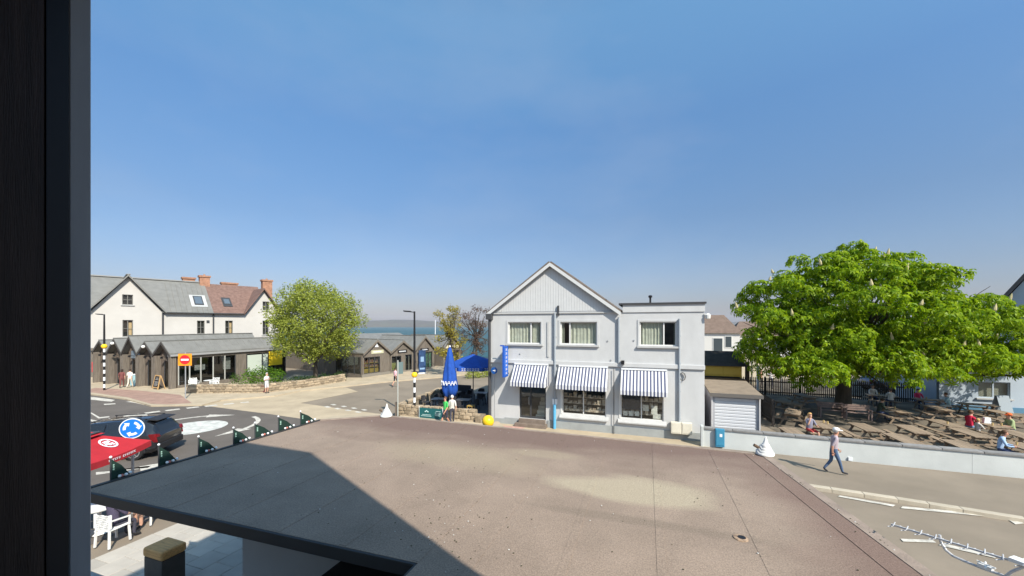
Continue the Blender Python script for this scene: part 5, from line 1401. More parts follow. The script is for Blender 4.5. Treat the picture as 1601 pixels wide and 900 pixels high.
q = MB(); q.span((dh[0], .12, dh[1]), (dh[2], .18, dh[3])); o = q.build('door', mat('door_dark', (.03, .04, .04), .5), t); q = MB(); q.span((dh[0] + .2, .11, 1.2), (dh[2] - .5, .118, 2.0)); q.build('pane', M_dglass, o)
q = MB(); q.span((0, -.06, 0), (dh[0] - .05, -.001, .35)); q.span((dh[2] + .05, -.06, 0), (14, -.001, .95)); q.build('plinth', mat('blue_plinth', (.10, .22, .33), .8), t)
gr_ = math.atan2(-.79, .61)
g_ = thing('gabled_house', 'tall pale blue gabled house with dark slate verge at the picture edge', 'house', Vector((34.6, 27.4, 0)), gr_)
q = MB(); q.prism([(-.7, 0, 0), (6.3, 0, 0), (6.3, 0, 5.75), (2.8, 0, 11.6), (-.7, 0, 5.75)], (0, 9, 0)); q.build('wall', M_pb, g_)
q = MB(); q.prism([(-1.0, -.3, 5.35), (2.8, -.3, 11.72), (2.8, -.3, 12.05), (-1.2, -.3, 5.45)], (0, 9.5, 0)); q.prism([(2.801, -.303, 11.72), (6.6, -.303, 5.35), (6.8, -.303, 5.45), (2.801, -.303, 12.05)], (0, 9.5, 0)); q.build('roof', mat('dark_slate', (.07, .07, .075), .8, var=.2, vscale=4), g_)
def front_at(px): k = (px - CX) / F; return (k * P0.y - P0.x) / (AX.x - k * AX.y)
t = thing('menu_board', 'white framed black menu board on the pale blue wall beside the dark door', 'menu board', P0 + AX * 7.55 + BX * -.012, ROT)
q = MB(); q.span((-.52, -.05, 1.05), (.52, 0, 2.45)); o = q.build('board_frame', M_white, t); q = MB(); q.span((-.42, -.058, 1.15), (.42, -.051, 2.35)); f = q.build('blackboard', M_sign2, o)
q = MB()
for k in range(6): q.span((-.3, -.062, 1.35 + k * .15), (.1 + .05 * (k % 4), -.059, 1.38 + k * .15))
q.build('lettering', mat('chalk', (.5, .5, .48), .9), o)
# ------------------------------------------------------------------ people
PM = {}
def pcol(c, rough=.85):
    k = 'cloth_%02x%02x%02x' % tuple(int(max(0, min(1, v)) * 255) for v in c)
    return mat(k, c, rough, var=.12, vscale=9)
M_skin = mat('skin', (.52, .30, .21), .6); M_skin2 = mat('tanned_skin', (.48, .24, .16), .6)
M_hairs = {'blond': mat('blond_hair', (.50, .30, .12), .7), 'grey': mat('grey_hair', (.42, .40, .38), .7), 'dark': mat('dark_hair', (.035, .022, .016), .6), 'brown': mat('brown_hair', (.12, .06, .03), .6), 'white': mat('white_hair', (.62, .60, .57), .7)}
M_eye = mat('eye', (.02, .015, .012), .3)
def person(label, loc, rz, pose='stand', shirt=(.5, .5, .5), legs=(.05, .07, .14), shoes=(.03, .03, .03), hair='brown', sleeve='short', shorts=False, cap=None, h=1.72, skin=None, lean=0.0, hand=None, group=None, long_hair=False):
    t = thing('person', label, 'person', loc, rz, group); k = h / 1.75; skin = skin or M_skin
    J = {}
    sit = pose == 'sit'
    pz = .56 if sit else .95
    lz = pz - .95
    def up(x, y, z): return (x, y + lean * (z + lz - pz) , z + lz)
    J['pelvis'] = (0, 0, pz); J['belly'] = up(0, .01, 1.10); J['chest'] = up(0, .0, 1.30); J['neckb'] = up(0, .0, 1.45)
    J['neck'] = up(0, .015, 1.53); J['jaw'] = up(0, .04, 1.595); J['face'] = up(0, .03, 1.67); J['crown'] = up(0, .02, 1.735)
    for s, n in ((-1, 'l'), (1, 'r')):
        J['sh' + n] = up(.175 * s, 0, 1.42)
        if pose == 'walk':
            f = s
            J['el' + n] = up(.215 * s, -.06 - .10 * f, 1.15); J['wr' + n] = up(.225 * s, .06 - .20 * f, .92); J['pa' + n] = up(.225 * s, .10 - .22 * f, .85)
            J['hip' + n] = (.095 * s, .0, .90)
            if s > 0: J['kn' + n] = (.10 * s, .16, .50); J['an' + n] = (.10 * s, .26, .10); J['to' + n] = (.11 * s, .44, .06)
            else: J['kn' + n] = (.10 * s, -.03, .49); J['an' + n] = (.10 * s, -.28, .15); J['to' + n] = (.11 * s, -.14, .03)
        elif sit:
            J['el' + n] = up(.23 * s, .16, 1.16); J['wr' + n] = up(.15 * s, .36, 1.16); J['pa' + n] = up(.13 * s, .43, 1.16)
            if hand == 'face' and s > 0: J['el' + n] = up(.24 * s, .20, 1.2); J['wr' + n] = up(.12 * s, .20, 1.5); J['pa' + n] = up(.09 * s, .16, 1.58)
            J['hip' + n] = (.10 * s, .02, pz - .02); J['kn' + n] = (.13 * s, .42, .50); J['an' + n] = (.13 * s, .40, .10); J['to' + n] = (.14 * s, .57, .04)
        else:
            J['el' + n] = up(.22 * s, -.03, 1.15); J['wr' + n] = up(.23 * s, .06, .92); J['pa' + n] = up(.225 * s, .09, .85)
            if hand == 'up' : J['wr' + n] = up(.12 * s, .22, 1.25); J['pa' + n] = up(.08 * s, .26, 1.31)
            J['hip' + n] = (.095 * s, 0, .90); J['kn' + n] = (.105 * s, .02, .50); J['an' + n] = (.105 * s, -.02, .10); J['to' + n] = (.12 * s, .15, .04)
    rad = dict(pelvis=.145, belly=.135, chest=.155, neckb=.085, neck=.056, jaw=.072, face=.088, crown=.060)
    for n in 'lr': rad.update({'sh' + n: .068, 'el' + n: .047, 'wr' + n: .032, 'pa' + n: .036, 'hip' + n: .09, 'kn' + n: .062, 'an' + n: .043, 'to' + n: .034})
    E = [('pelvis', 'belly'), ('belly', 'chest'), ('chest', 'neckb'), ('neckb', 'neck'), ('neck', 'jaw'), ('jaw', 'face'), ('face', 'crown')]
    for n in 'lr': E += [('neckb', 'sh' + n), ('sh' + n, 'el' + n), ('el' + n, 'wr' + n), ('wr' + n, 'pa' + n), ('pelvis', 'hip' + n), ('hip' + n, 'kn' + n), ('kn' + n, 'an' + n), ('an' + n, 'to' + n)]
    names = list(J); idx = {n: i for i, n in enumerate(names)}
    me = bpy.data.meshes.new('tmp'); me.from_pydata([tuple(c * k for c in J[n]) for n in names], [(idx[a], idx[b]) for a, b in E], [])
    o = bpy.data.objects.new('tmp', me); col.objects.link(o)
    o.modifiers.new('s', 'SKIN').use_smooth_shade = True
    sv = me.skin_vertices[0].data
    for n in names:
        r = rad[n] * k
        sv[idx[n]].radius = (r * (1.12 if n in ('pelvis', 'belly', 'chest') else 1), r * (.80 if n in ('pelvis', 'belly', 'chest') else 1.0))
        sv[idx[n]].use_root = (n == 'pelvis')
    m2 = o.modifiers.new('d', 'SUBSURF'); m2.levels = 1; m2.render_levels = 1
    dg = bpy.context.evaluated_depsgraph_get(); ev = o.evaluated_get(dg); body = bpy.data.meshes.new_from_object(ev)
    bpy.data.objects.remove(o); bpy.data.meshes.remove(me)
    body.name = 'body'; body.materials.clear()
    for m in (skin, pcol(shirt), pcol(legs), pcol(shoes)): body.materials.append(m)
    segm = {}
    for a, b in E:
        key = (a, b); nm = a[:2] + b[:2]
        if b in ('belly', 'chest', 'neckb') or b.startswith('sh') or b.startswith('el'): v = 1
        elif b.startswith('wr'): v = 1 if sleeve == 'long' else 0
        elif b.startswith('hip') or b.startswith('kn'): v = 2
        elif b.startswith('an'): v = 0 if shorts else 2
        elif b.startswith('to'): v = 3
        else: v = 0
        segm[key] = v
    P = {n: Vector(J[n]) * k for n in names}
    for p in body.polygons:
        c = p.center; best = 9; bi = 0
        for (a, b), v in segm.items():
            A, B = P[a], P[b]; d = B - A; tt = max(0, min(1, (c - A).dot(d) / d.length_squared)); q = A + d * tt
            dist = (c - q).length - (rad[a] * (1 - tt) + rad[b] * tt) * k * .8
            if dist < best:
                best, bi = dist, v
                if a == 'pelvis' and b == 'belly' and tt < .25: bi = 2
                if b.startswith('to') and False: bi = 3
                if b.startswith('an') and tt > .93: bi = 3
                if a == 'neckb' and b == 'neck' and tt < .25: bi = 1
        p.material_index = bi; p.use_smooth = True
    # nose and brow pushed out of the head
    fc = P['face']; 
    for v in body.vertices:
        d = v.co - (fc + Vector((0, .09 * k, -.025 * k)))
        if d.length < .04 * k: v.co.y += .018 * k
    # five fingers and a thumb closed into each hand's mesh
    q = MB()
    for n, s in (('l', -1), ('r', 1)):
        pa = P['pa' + n]; d = (pa - P['wr' + n]).normalized(); sd_ = Vector((0, 1, 0)) if abs(d.y) < .7 else Vector((1, 0, 0)); sd_ = (sd_ - d * sd_.dot(d)).normalized(); pn = d.cross(sd_)
        for f in range(4):
            b = pa + sd_ * (.030 - .020 * f) * k + d * .015 * k; L = (.075, .085, .08, .062)[f] * k
            q.tube([b, b + d * L * .5, b + d * L * .85 + pn * .02 * k * s], [.0095 * k, .009 * k, .007 * k], 5)
        b = pa + sd_ * .03 * k - d * .02 * k; q.tube([b, b + sd_ * .03 * k + d * .02 * k, b + sd_ * .04 * k + d * .055 * k], [.011 * k, .010 * k, .008 * k], 5)
    bm = bmesh.new(); bm.from_mesh(body); vs = [bm.verts.new(v) for v in q.v]
    for f in q.f:
        try: nf = bm.faces.new([vs[i] for i in f]); nf.smooth = True
        except ValueError: pass
    bm.to_mesh(body); bm.free()
    bo = bpy.data.objects.new('body', body); col.objects.link(bo); bo.parent = t
    # hair: a cap of strands following the skull, open at the face
    q = MB(); hc = fc + Vector((0, -.012 * k, .022 * k)); R_ = .108 * k
    rows, n = 7, 14
    for i in range(rows):
        th = math.pi * (.02 + .60 * i / (rows - 1))
        for j in range(n):
            a = 2 * math.pi * j / n; y = math.cos(a)
            tl = th if y < .35 else min(th, math.pi * .36)
            if long_hair and y < .35 and i == rows - 1: z = -.16 * k
            else: z = R_ * math.cos(tl) * 1.08
            r = R_ * math.sin(tl) if not (long_hair and y < .35 and i == rows - 1) else R_ * .9
            q.v.append(tuple(hc + Vector((math.sin(a) * r * .92, y * r * 1.04, z))))
    for i in range(rows - 1):
        for j in range(n): q.f.append((i * n + j, (i + 1) * n + j, (i + 1) * n + (j + 1) % n, i * n + (j + 1) % n)); q.m.append(0)
    q.f.append(tuple(range(n))); q.m.append(0)
    if not (cap and hair is None): q.build('hair', M_hairs[hair or 'dark'], t, smooth=True)
    if cap:
        q = MB(); q.lathe([(.113 * k, .02 * k), (.115 * k, .06 * k), (.10 * k, .105 * k), (.06 * k, .13 * k), (.005, .138 * k)], hc, 14); q.box(hc + Vector((0, .14 * k, .03 * k)), (.15 * k, .12 * k, .014 * k)); q.build('cap', pcol(cap), t, smooth=True)
    for s in (-1, 1):
        q = MB(); q.ball(fc + Vector((.033 * s * k, .083 * k, .012 * k)), .0115 * k, 6, 4); q.build('eye', M_eye, t)
        q = MB(); q.ball(fc + Vector((.088 * s * k, .0, -.01 * k)), .026 * k, 6, 4, s=(.4, .8, 1.2)); q.build('ear', skin, t)
    return t
def face(dx, dy): return math.atan2(-dx, dy)      # rz that turns local +y towards (dx, dy)

walker = person('man in white cap, mauve shirt and jeans walking beside the pale garden wall', G(1303, 740, .1), face(1, -.25), 'walk', (.36, .30, .33), (.07, .11, .19), (.03, .03, .035), 'grey', cap=(.75, .75, .73), h=1.70, lean=.10, skin=M_skin2)
person('person in a long maroon dress strolling by the timber shops', G(190.5, 606, .1), face(-.5, .6), 'walk', (.17, .06, .055), (.17, .06, .055), hair='dark', h=1.66, long_hair=True)
person('person in white top and cream trousers strolling by the timber shops', G(203, 606, .1), face(-.3, .8), 'walk', (.72, .66, .60), (.62, .55, .46), (.5, .45, .4), hair='dark', h=1.66)
person('person in white shirt and pale shorts standing in front of the rubble stone wall', G(417, 614.5, .1), face(1, -.3), 'stand', (.68, .66, .68), (.62, .62, .64), hair='grey', shorts=True, hand='up', h=1.68)
t = thing('bag', 'dark red shopping bag beside the walker at the rubble wall', 'bag', G(411.5, 613.5, .1))
q = MB(); q.span((-.16, -.1, 0), (.16, .1, .62)); bevel(q.build('bag_body', pcol((.10, .03, .03)), t), .05)
q = MB(); q.tube([(-.1, 0, .6), (-.08, 0, .8), (.08, 0, .8), (.1, 0, .6)], .012, 5); q.build('handle', M_black, t)
person('person in pink top and dark shorts walking on the far pavement before the timber shops', G(618, 603.5, .1), face(.5, .9), 'walk', (.70, .42, .46), (.03, .03, .04), (.5, .25, .2), hair='dark', shorts=True, h=1.66)
person('person in bright green shirt and dark shorts passing the terrace wall', Vector((-3.85, 22.2, 0)), face(-.6, -.8), 'walk', (.06, .42, .10), (.04, .04, .06), (.6, .4, .4), hair='brown', shorts=True, h=1.62, skin=M_skin2)
person('white haired person in pale shirt just behind the green shirted walker', Vector((-3.50, 22.45, 0)), face(-.2, .9), 'walk', (.52, .50, .46), (.05, .05, .07), (.3, .3, .3), hair='white', h=1.66)

# ------------------------------------------------------------------ beer garden furniture
def make_table():
    t = thing('picnic_table', '', 'picnic table', (0, 0, 0))
    q = MB()
    for k in range(5): q.span((-.37 + k * .15, -.85, .71), (-.37 + k * .15 + .142, .85, .75))
    bpart = None
    me = None
    for k in range(5):
        if me is None: q = MB(); q.span((0, -.85, .71), (.142, .85, .75)); o = q.build('plank', M_oldwood, t); me = o.data
        else: o = bpy.data.objects.new('plank', me); col.objects.link(o); o.parent = t
        o.location = (-.372 + k * .15, .004 * (k % 3 - 1), .001 * (k % 2))
    for s in (-1, 1):
        q = MB(); q.span((s * .70 - .135, -.85, .42), (s * .70 - .005, .85, .46)); q.span((s * .70 + .005, -.85, .42), (s * .70 + .135, .85, .46)); q.build('bench', M_oldwood, t)
    for y in (-.58, .58):
        q = MB(); q.bar((-.20, y, .70), (-.62, y, 0), .05, .09); q.bar((.20, y, .70), (.62, y, 0), .05, .09); q.span((-.80, y - .045, .335), (.80, y - .012, .42)); q.span((-.36, y - .045, .62), (.36, y - .012, .708)); q.build('trestle', M_oldwood, t)
    return t
tb = make_table(); used = []
tabs = [(1288, 663, 0, 'picnic table beside the blond woman in grey'), (1353, 667, 2, 'empty picnic table close to the wall, next after the blond woman'), (1428, 670.5, -1, 'sunlit empty picnic table in the middle of the front row'),
        (1518, 676, 1, 'sunlit empty picnic table with benches near the orange cap'), (1478, 661, 3, 'picnic table beside the person in the red jacket'), (1456, 624.5, 88, 'far picnic table where the pink and pale blue pair sit'),
        (1466, 637, -3, 'empty picnic table just in front of the pink and pale blue pair'), (1528, 631.5, 84, 'empty picnic table by the pale blue building wall'), (1570, 645, 4, 'picnic table in front of the menu board'),
        (1547, 662, 0, 'busy picnic table with white paper, between red jacket and orange cap'), (1592, 678, -2, 'picnic table behind the man in the light blue shirt'), (1412, 685, 1, 'picnic table hard against the pale wall, half way along'),
        (1508, 696, -2, 'picnic table hard against the pale wall near the blue shirted man'), (1607, 699, 0, 'picnic table where the man in the light blue shirt sits'), (1241, 675, 3, 'picnic table by the wall between grey shed and blond woman'),
        (1232, 629, 40, 'shaded picnic table by the dark fence'), (1240, 643, -20, 'shaded picnic table left of the trunk, in the deepest shadow'.replace('left of', 'before')), (1258, 618, 15, 'shaded picnic table touching the far fence'),
        (1400, 640, 5, 'picnic table where the dark shirted person leans forward'), (1378, 617.5, 80, 'far picnic table where two people in white sit')]
TP = []
for px, py, a, lb in tabs:
    p = G(px, py, .75); TP.append((p, ROT + R(a)))
    place(tb, used, (p.x, p.y, 0), ROT + R(a), lb, 'picnic tables in the beer garden')
def seat_at(ti, x, y, turn=0.0):
    p, rz = TP[ti]; M = Matrix.Rotation(rz, 3, 'Z'); q = M @ Vector((x, y, 0)); return Vector((p.x + q.x, p.y + q.y, -.02)), rz
def sitter(ti, side, y, label, turn=0.0, **kw):
    loc, rz = seat_at(ti, .72 * side, y); return person(label, loc, rz + (math.pi / 2 if side > 0 else -math.pi / 2) + turn, 'sit', **kw)
sitter(0, -1, -.35, 'blond woman in grey top and red skirt sitting with a hand at her face', R(-70), shirt=(.20, .20, .26), legs=(.36, .05, .045), hair='blond', shorts=True, hand='face', long_hair=True)
sitter(5, 1, .35, 'person in bright pink top at the far picnic table', 0, shirt=(.62, .05, .14), hair='dark')
sitter(5, -1, -.55, 'person in pale blue shirt and white trousers at the far picnic table', R(70), shirt=(.38, .52, .54), legs=(.6, .58, .52), hair='brown', lean=.22)
sitter(19, 1, .3, 'person in white with pink sleeves at the shaded far table', 0, shirt=(.70, .62, .56), hair='brown', sleeve='long')
sitter(19, -1, -.3, 'person in plain white shirt at the shaded far table', 0, shirt=(.75, .73, .68), hair='dark')
sitter(18, -1, .2, 'person in dark green shirt leaning over a table in dappled shade', 0, shirt=(.04, .06, .045), hair='dark', lean=.25, sleeve='long')
sitter(9, -1, .1, 'person in red jacket and blue jeans with their back to the wall', R(25), shirt=(.55, .02, .06), legs=(.14, .22, .36), hair='brown', sleeve='long', lean=.12)
sitter(9, -1, -.45, 'small fair haired person in pale top and jeans beside the red jacket', R(10), shirt=(.55, .52, .48), legs=(.12, .18, .30), hair='blond', h=1.35)
sitter(9, 1, -.2, 'person in orange cap and pale green shirt at the busy table', 0, shirt=(.30, .36, .18), hair='brown', cap=(.70, .14, .04), lean=.15)
sitter(13, -1, .25, 'man in light blue shirt sitting close behind the pale garden wall', R(-30), shirt=(.36, .50, .70), hair='brown', sleeve='long', lean=.2, skin=M_skin2)
person('person in white shirt waiting in the street beyond the dark fence', Vector((23.6, 35.0, 0)), face(-.3, -1), 'stand', (.70, .70, .72), (.05, .05, .07), hair='grey', hand='up')
person('person in terracotta top beside the white shirted one beyond the fence', Vector((22.9, 35.3, 0)), face(.8, -.4), 'stand', (.50, .24, .17), (.06, .05, .05), hair='brown')
t = thing('paper_bag', 'white paper bag standing on the busy picnic table', 'bag', seat_at(9, -.05, .1)[0] + Vector((0, 0, .775)), ROT)
q = MB(); q.prism([(-.14, -.09, 0), (.14, -.09, 0), (.12, -.07, .28), (-.10, -.07, .28)], (0, .15, 0)); q.build('bag_body', M_white, t)
gp = None; gi = 0
for ti, x, y, lb in ((0, .1, .3, 'amber glass on the blond woman\'s table, the farther one'), (0, .2, .1, 'amber glass on the blond woman\'s table, the closer one'), (9, .2, -.4, 'amber glass before the orange capped person'), (9, -.2, -.5, 'amber glass on the busy table, on the red jacket side'), (5, .1, .2, 'amber glass on the far table of the pink and pale blue pair'), (13, -.2, .2, 'amber glass before the man in light blue shirt'), (4, -.1, -.3, 'amber glass left on the empty table beside the red jacket'.replace('left on', 'standing on')), (18, .1, .2, 'amber glass before the leaning dark green shirted person'), (19, .1, .1, 'amber glass between the two people in white')):
    l, rz = seat_at(ti, x, y); q = MB() if gp is None else None
    if gp is None: q.lathe([(.032, 0), (.04, .14), (.036, .14), (.03, .01)], n=10); gp = q.build('drinking_glass', mat('beer_glass', (.55, .40, .18), .2), None); o = gp
    else: o = gp.copy(); col.objects.link(o)
    o.location = l + Vector((0, 0, .775)); tag(o, lb, 'glass', 'drinking glasses on the picnic tables')
# slatted benches by the trunk
def make_bench():
    t = thing('garden_bench', '', 'bench', (0, 0, 0)); me = None
    for k, (y, z, tilt) in enumerate([(-.2, .44, 0), (-.08, .44, 0), (.04, .44, 0), (.17, .56, 1), (.20, .68, 1), (.23, .80, 1)]):
        q = MB(); q.span((-.68, y, z), (.68, y + (.025 if tilt else .10), z + (.10 if tilt else .03))); q.build('slat', mat('pinkish_bench', (.22, .16, .14), .8, var=.2), t)
    for x in (-.62, .62):
        q = MB(); q.span((x - .035, -.2, 0), (x + .035, -.13, .62)); q.span((x - .035, .16, 0), (x + .035, .225, .44)); q.bar((x, .19, .44), (x, .28, .92), .06, .05); q.span((x - .03, -.2, .62), (x + .03, .22, .66)); q.build('leg', MATS['pinkish_bench'], t)
    return t
bn = make_bench(); used = []
for p, lb in ((G(1300, 641, .45), 'slatted garden bench before the chestnut trunk, the one nearer the shed'), (G(1341, 645, .45), 'slatted garden bench before the chestnut trunk, the one nearer the menu board')):
    place(bn, used, (p.x, p.y, 0), ROT, lb, 'slatted benches by the trunk')
t = thing('sandwich_board', 'tall pale folding sandwich board below the menu board', 'sandwich board', Vector((31.6, 24.75, 0)), ROT + R(15))
for s in (-1, 1): q = MB(); q.prism([(-.36, s * .36, 0), (.36, s * .36, 0), (.36, s * .04, 1.25), (-.36, s * .04, 1.25)], (0, .03, 0)); q.build('board', mat('board_grey', (.26, .30, .33), .6), t)
q = MB(); q.bar((-.36, 0, .6), (-.36, .36, 0), .03, .03); q.build('strut', M_grey, t)

# ------------------------------------------------------------------ terrace furniture and parasols by the shop
M_rat = mat('dark_rattan', (.030, .030, .034), .75, var=.3, vscale=30)
def make_chair(m, name='terrace_chair', slats=False):
    t = thing(name, '', 'chair', (0, 0, 0))
    q = MB(); q.span((-.24, -.24, .43), (.24, .24, .47)); bevel(q.build('seat', m, t), .015)
    if slats:   # moulded back with rows of slots
        q = MB(); q.span((-.26, .20, .50), (-.22, .25, .86)); q.span((.22, .20, .50), (.26, .25, .86))
        for k in range(8):
            z = .50 + k * .046
            P = [(-.22 + .44 * i / 8, .20, z + .012 * math.sin(i * 1.6 + k)) for i in range(9)]
            for i in range(8): q.bar((P[i][0], .225, P[i][2]), (P[i + 1][0], .225, P[i + 1][2]), .03, .022)
        q.build('backrest', m, t)
    else:
        q = MB()
        for i in range(7):
            a0, a1 = R(-75 + i * 150 / 7), R(-75 + (i + 1) * 150 / 7)
            q.bar((.27 * math.sin(a0), .02 + .27 * math.cos(a0), .68), (.27 * math.sin(a1), .02 + .27 * math.cos(a1), .68), .03, .38 if 0 < i < 6 else .22)
        q.build('backrest', m, t)
    for x in (-.21, .21):
        for y in (-.21, .22): q = MB(); q.bar((x * 1.1, y * 1.1, 0), (x, y, .44 if not (slats and y > 0) else .5), .04, .04); q.build('leg', m, t)
    if slats:
        for s in (-1, 1): q = MB(); q.bar((.25 * s, -.2, .66), (.25 * s, .22, .70), .04, .03); q.bar((.25 * s, -.2, .44), (.25 * s, -.2, .67), .035, .035); q.build('arm', m, t)
    return t
def make_round_table(m):
    t = thing('terrace_table', '', 'table', (0, 0, 0))
    q = MB(); q.span((-.48, -.42, .70), (.48, .42, .74)); bevel(q.build('tabletop', m, t), .02)
    for x in (-.4, .4):
        for y in (-.35, .35): q = MB(); q.span((x - .03, y - .03, 0), (x + .03, y + .03, .70)); q.build('leg', m, t)
    return t
tt = make_round_table(mat('dark_tabletop', (.06, .06, .066), .35, spec=.5)); u1 = []
tch = make_chair(M_rat); u2 = []
spots = [(-5.0, 26.3, 'square dark terrace table beside the closed blue parasol'), (-3.3, 26.0, 'square dark terrace table just behind the two walkers'), (-2.3, 28.6, 'square dark terrace table below the open blue parasol'), (-4.4, 29.0, 'square dark terrace table at the road end of the terrace')]
for x, y, lb in spots: place(tt, u1, (x, y, .03), ROT + R(8), lb, 'tables on the shop terrace')
for x, y, a, lb in [(-6.0, 26.6, 90, 'dark woven chair nearest the corner of the stone terrace wall'), (-5.3, 27.2, 5, 'dark woven chair on the road side of the table beside the closed parasol'), (-4.6, 25.5, 185, 'dark woven chair right under the closed blue parasol'),
        (-4.1, 26.6, -80, 'dark woven chair between the two front terrace tables'), (-3.2, 26.9, 0, 'dark woven chair on the road side of the table behind the walkers'), (-2.5, 25.7, -90, 'dark woven chair beside the yellow stool, facing the front table'), (-3.5, 25.2, 170, 'dark woven chair just behind the green shirted walker'),
        (-3.1, 28.9, 80, 'dark woven chair at the wall end of the table below the open parasol'), (-1.5, 28.3, -95, 'dark woven chair beside the dark planter below the open parasol'), (-2.4, 29.5, 0, 'dark woven chair on the road side below the open parasol'), (-2.2, 27.8, 180, 'dark woven chair beside the pole of the open parasol'),
        (-5.2, 29.3, 80, 'dark woven chair on the wall side of the table nearest the road'), (-3.7, 28.5, -120, 'dark woven chair turned askew between the two rear tables'), (-4.4, 29.9, 0, 'dark woven chair in front of the dark settee')]:
    place(tch, u2, (x, y, .03), ROT + R(a), lb, 'dark terrace chairs')
t = thing('yellow_stool', 'small yellowish cane stool on the dark terrace', 'stool', Vector((-2.65, 24.7, .03)), ROT)
q = MB(); q.span((-.2, -.2, .56), (.2, .2, .61)); q.build('seat', mat('cane_yellow', (.38, .25, .07), .7), t)
for x in (-.17, .17):
    for y in (-.17, .17): q = MB(); q.span((x - .018, y - .018, 0), (x + .018, y + .018, .56)); q.build('leg', MATS['cane_yellow'], t)
t = thing('dark_settee', 'long dark woven settee against the road side of the terrace', 'settee', Vector((-4.6, 30.5, .03)), ROT)
q = MB(); q.span((-1.3, -.35, .15), (1.3, .3, .45)); q.build('seat', M_rat, t); q = MB(); q.span((-1.3, .301, .1), (1.3, .45, 1.0)); bevel(q.build('backrest', M_rat, t), .06)
for x in (-1.38, 1.38): q = MB(); q.span((x - .079, -.35, .1), (x + .079, .45, .72)); q.build('arm', M_rat, t)
t = thing('planter', 'dark rectangular planter at the shop end of the terrace', 'planter', Vector((-.75, 27.3, .03)), ROT)
q = MB(); q.span((-.9, -.25, 0), (.9, .25, .95)); q.build('planter_box', M_darkgrey, t); q = MB(); q.span((-.95, -.3, .951), (.95, .3, 1.0)); q.build('rim', M_black, t)
M_pblue = mat('parasol_blue', (.014, .07, .34), .8, var=.15, vscale=4); M_pwhite = mat('parasol_white', (.70, .70, .74), .8)
t = thing('closed_parasol', 'tall closed blue parasol with a white lettering band', 'parasol', Vector((-4.05, 25.0, .03)))
q = MB(); q.tube([(0, 0, 0), (0, 0, 4.36)], .035, 8); q.build('pole', mat('pale_pole', (.40, .42, .45), .5), t)
prof = [(.13, 1.15), (.34, 1.22), (.46, 1.55), (.47, 1.95), (.40, 2.55), (.28, 3.3), (.17, 3.95), (.10, 4.25), (.03, 4.33)]
q = MB(); n = 24; P = []
for r, z in prof:
    for j in range(n):
        a = 2 * math.pi * j / n; f = 1 + .22 * math.cos(a * 6 + z) * min(1, (4.4 - z)); P.append((r * f * math.cos(a), r * f * math.sin(a), z + .08 * math.sin(a * 3) * (z < 1.4)))
q.v = P
for i in range(len(prof) - 1):
    for j in range(n): q.f.append((i * n + j, i * n + (j + 1) % n, (i + 1) * n + (j + 1) % n, (i + 1) * n + j)); q.m.append(0)
q.build('canopy', M_pblue, t, smooth=True)
q = MB(); q.ball((0, 0, 4.38), .07, 8, 5); q.build('finial', M_pwhite, t)
q = MB()
for k, (a, w) in enumerate([(-1.15, .10), (-.80, .12), (-.35, .09), (.05, .12), (.45, .09), (.85, .11)]):
    r = .545; c = Vector((math.sin(a) * r, -math.cos(a) * r, 2.05)); tg = Vector((math.cos(a), math.sin(a), 0))
    q.bar(c - tg * w + Vector((0, 0, -.13)), c - tg * w * .2 + Vector((0, 0, .13)), .03, .05, up=(math.sin(a), -math.cos(a), 0)); q.bar(c + tg * w * .2 + Vector((0, 0, .13)), c + tg * w + Vector((0, 0, -.13)), .03, .05, up=(math.sin(a), -math.cos(a), 0)); q.bar(c - tg * w * .5, c + tg * w * .5, .03, .04)
q.build('lettering', M_pwhite, t)
t = thing('open_parasol', 'open blue parasol with white lettering on its valance beside the shop', 'parasol', Vector((-2.75, 27.2, .03)))
q = MB(); q.tube([(0, 0, 0), (0, 0, 3.62)], .035, 8); q.build('pole', mat('dark_pole', (.10, .10, .11), .5), t)
q = MB(); n = 8; rim = [Vector((2.05 * math.cos(2 * math.pi * (j + .5) / n), 2.05 * math.sin(2 * math.pi * (j + .5) / n), 2.95)) for j in range(n)]
ap = Vector((0, 0, 3.72))
for j in range(n):
    a, b = rim[j], rim[(j + 1) % n]; mm = (a + b) / 2 - Vector((0, 0, .04)); m1 = a.lerp(ap, .5) + Vector((0, 0, .04)); m2 = b.lerp(ap, .5) + Vector((0, 0, .04))
    q.add([a, mm, b, m2, ap, m1], [(0, 1, 2, 3, 4, 5)], 0); q.add([a, b, b - Vector((0, 0, .24)), a - Vector((0, 0, .24))], [(3, 2, 1, 0)], 0)
q.build('canopy', M_pblue, t)
q = MB()
for j in range(n): q.bar((0, 0, 3.55), rim[j] - Vector((0, 0, .03)), .03, .03)
q.build('rib', M_grey, t)
for j in (4, 5, 6):
    a, b = rim[j], rim[(j + 1) % n]; d = (b - a) / 9; nrm = Vector((((a + b) / 2).x, ((a + b) / 2).y, 0)).normalized() * .012; q = MB()
    for k in range(7):
        c = a + d * (k + 1.2); q.bar(c + nrm - Vector((0, 0, .07)), c + d * .62 + nrm - Vector((0, 0, .07)), .01, .035); q.bar(c + nrm - Vector((0, 0, .18)), c + d * .62 + nrm - Vector((0, 0, .18)), .01, .035); q.bar(c + d * (.1 if k % 2 else .5) + nrm - Vector((0, 0, .05)), c + d * (.1 if k % 2 else .5) + nrm - Vector((0, 0, .2)), .01, .05, up=(0, 1, 0))
    q.build('lettering', M_pwhite, t)
t = thing('fin_banner', 'dark blue upright banner on the far pavement by the lamp post', 'banner', G(660, 584, .1), R(35))
q = MB(); q.span((-.42, -.03, .15), (.42, .03, 2.75)); q.build('banner_sheet', mat('banner_navy', (.02, .05, .13), .6, var=.5, vscale=2), t)
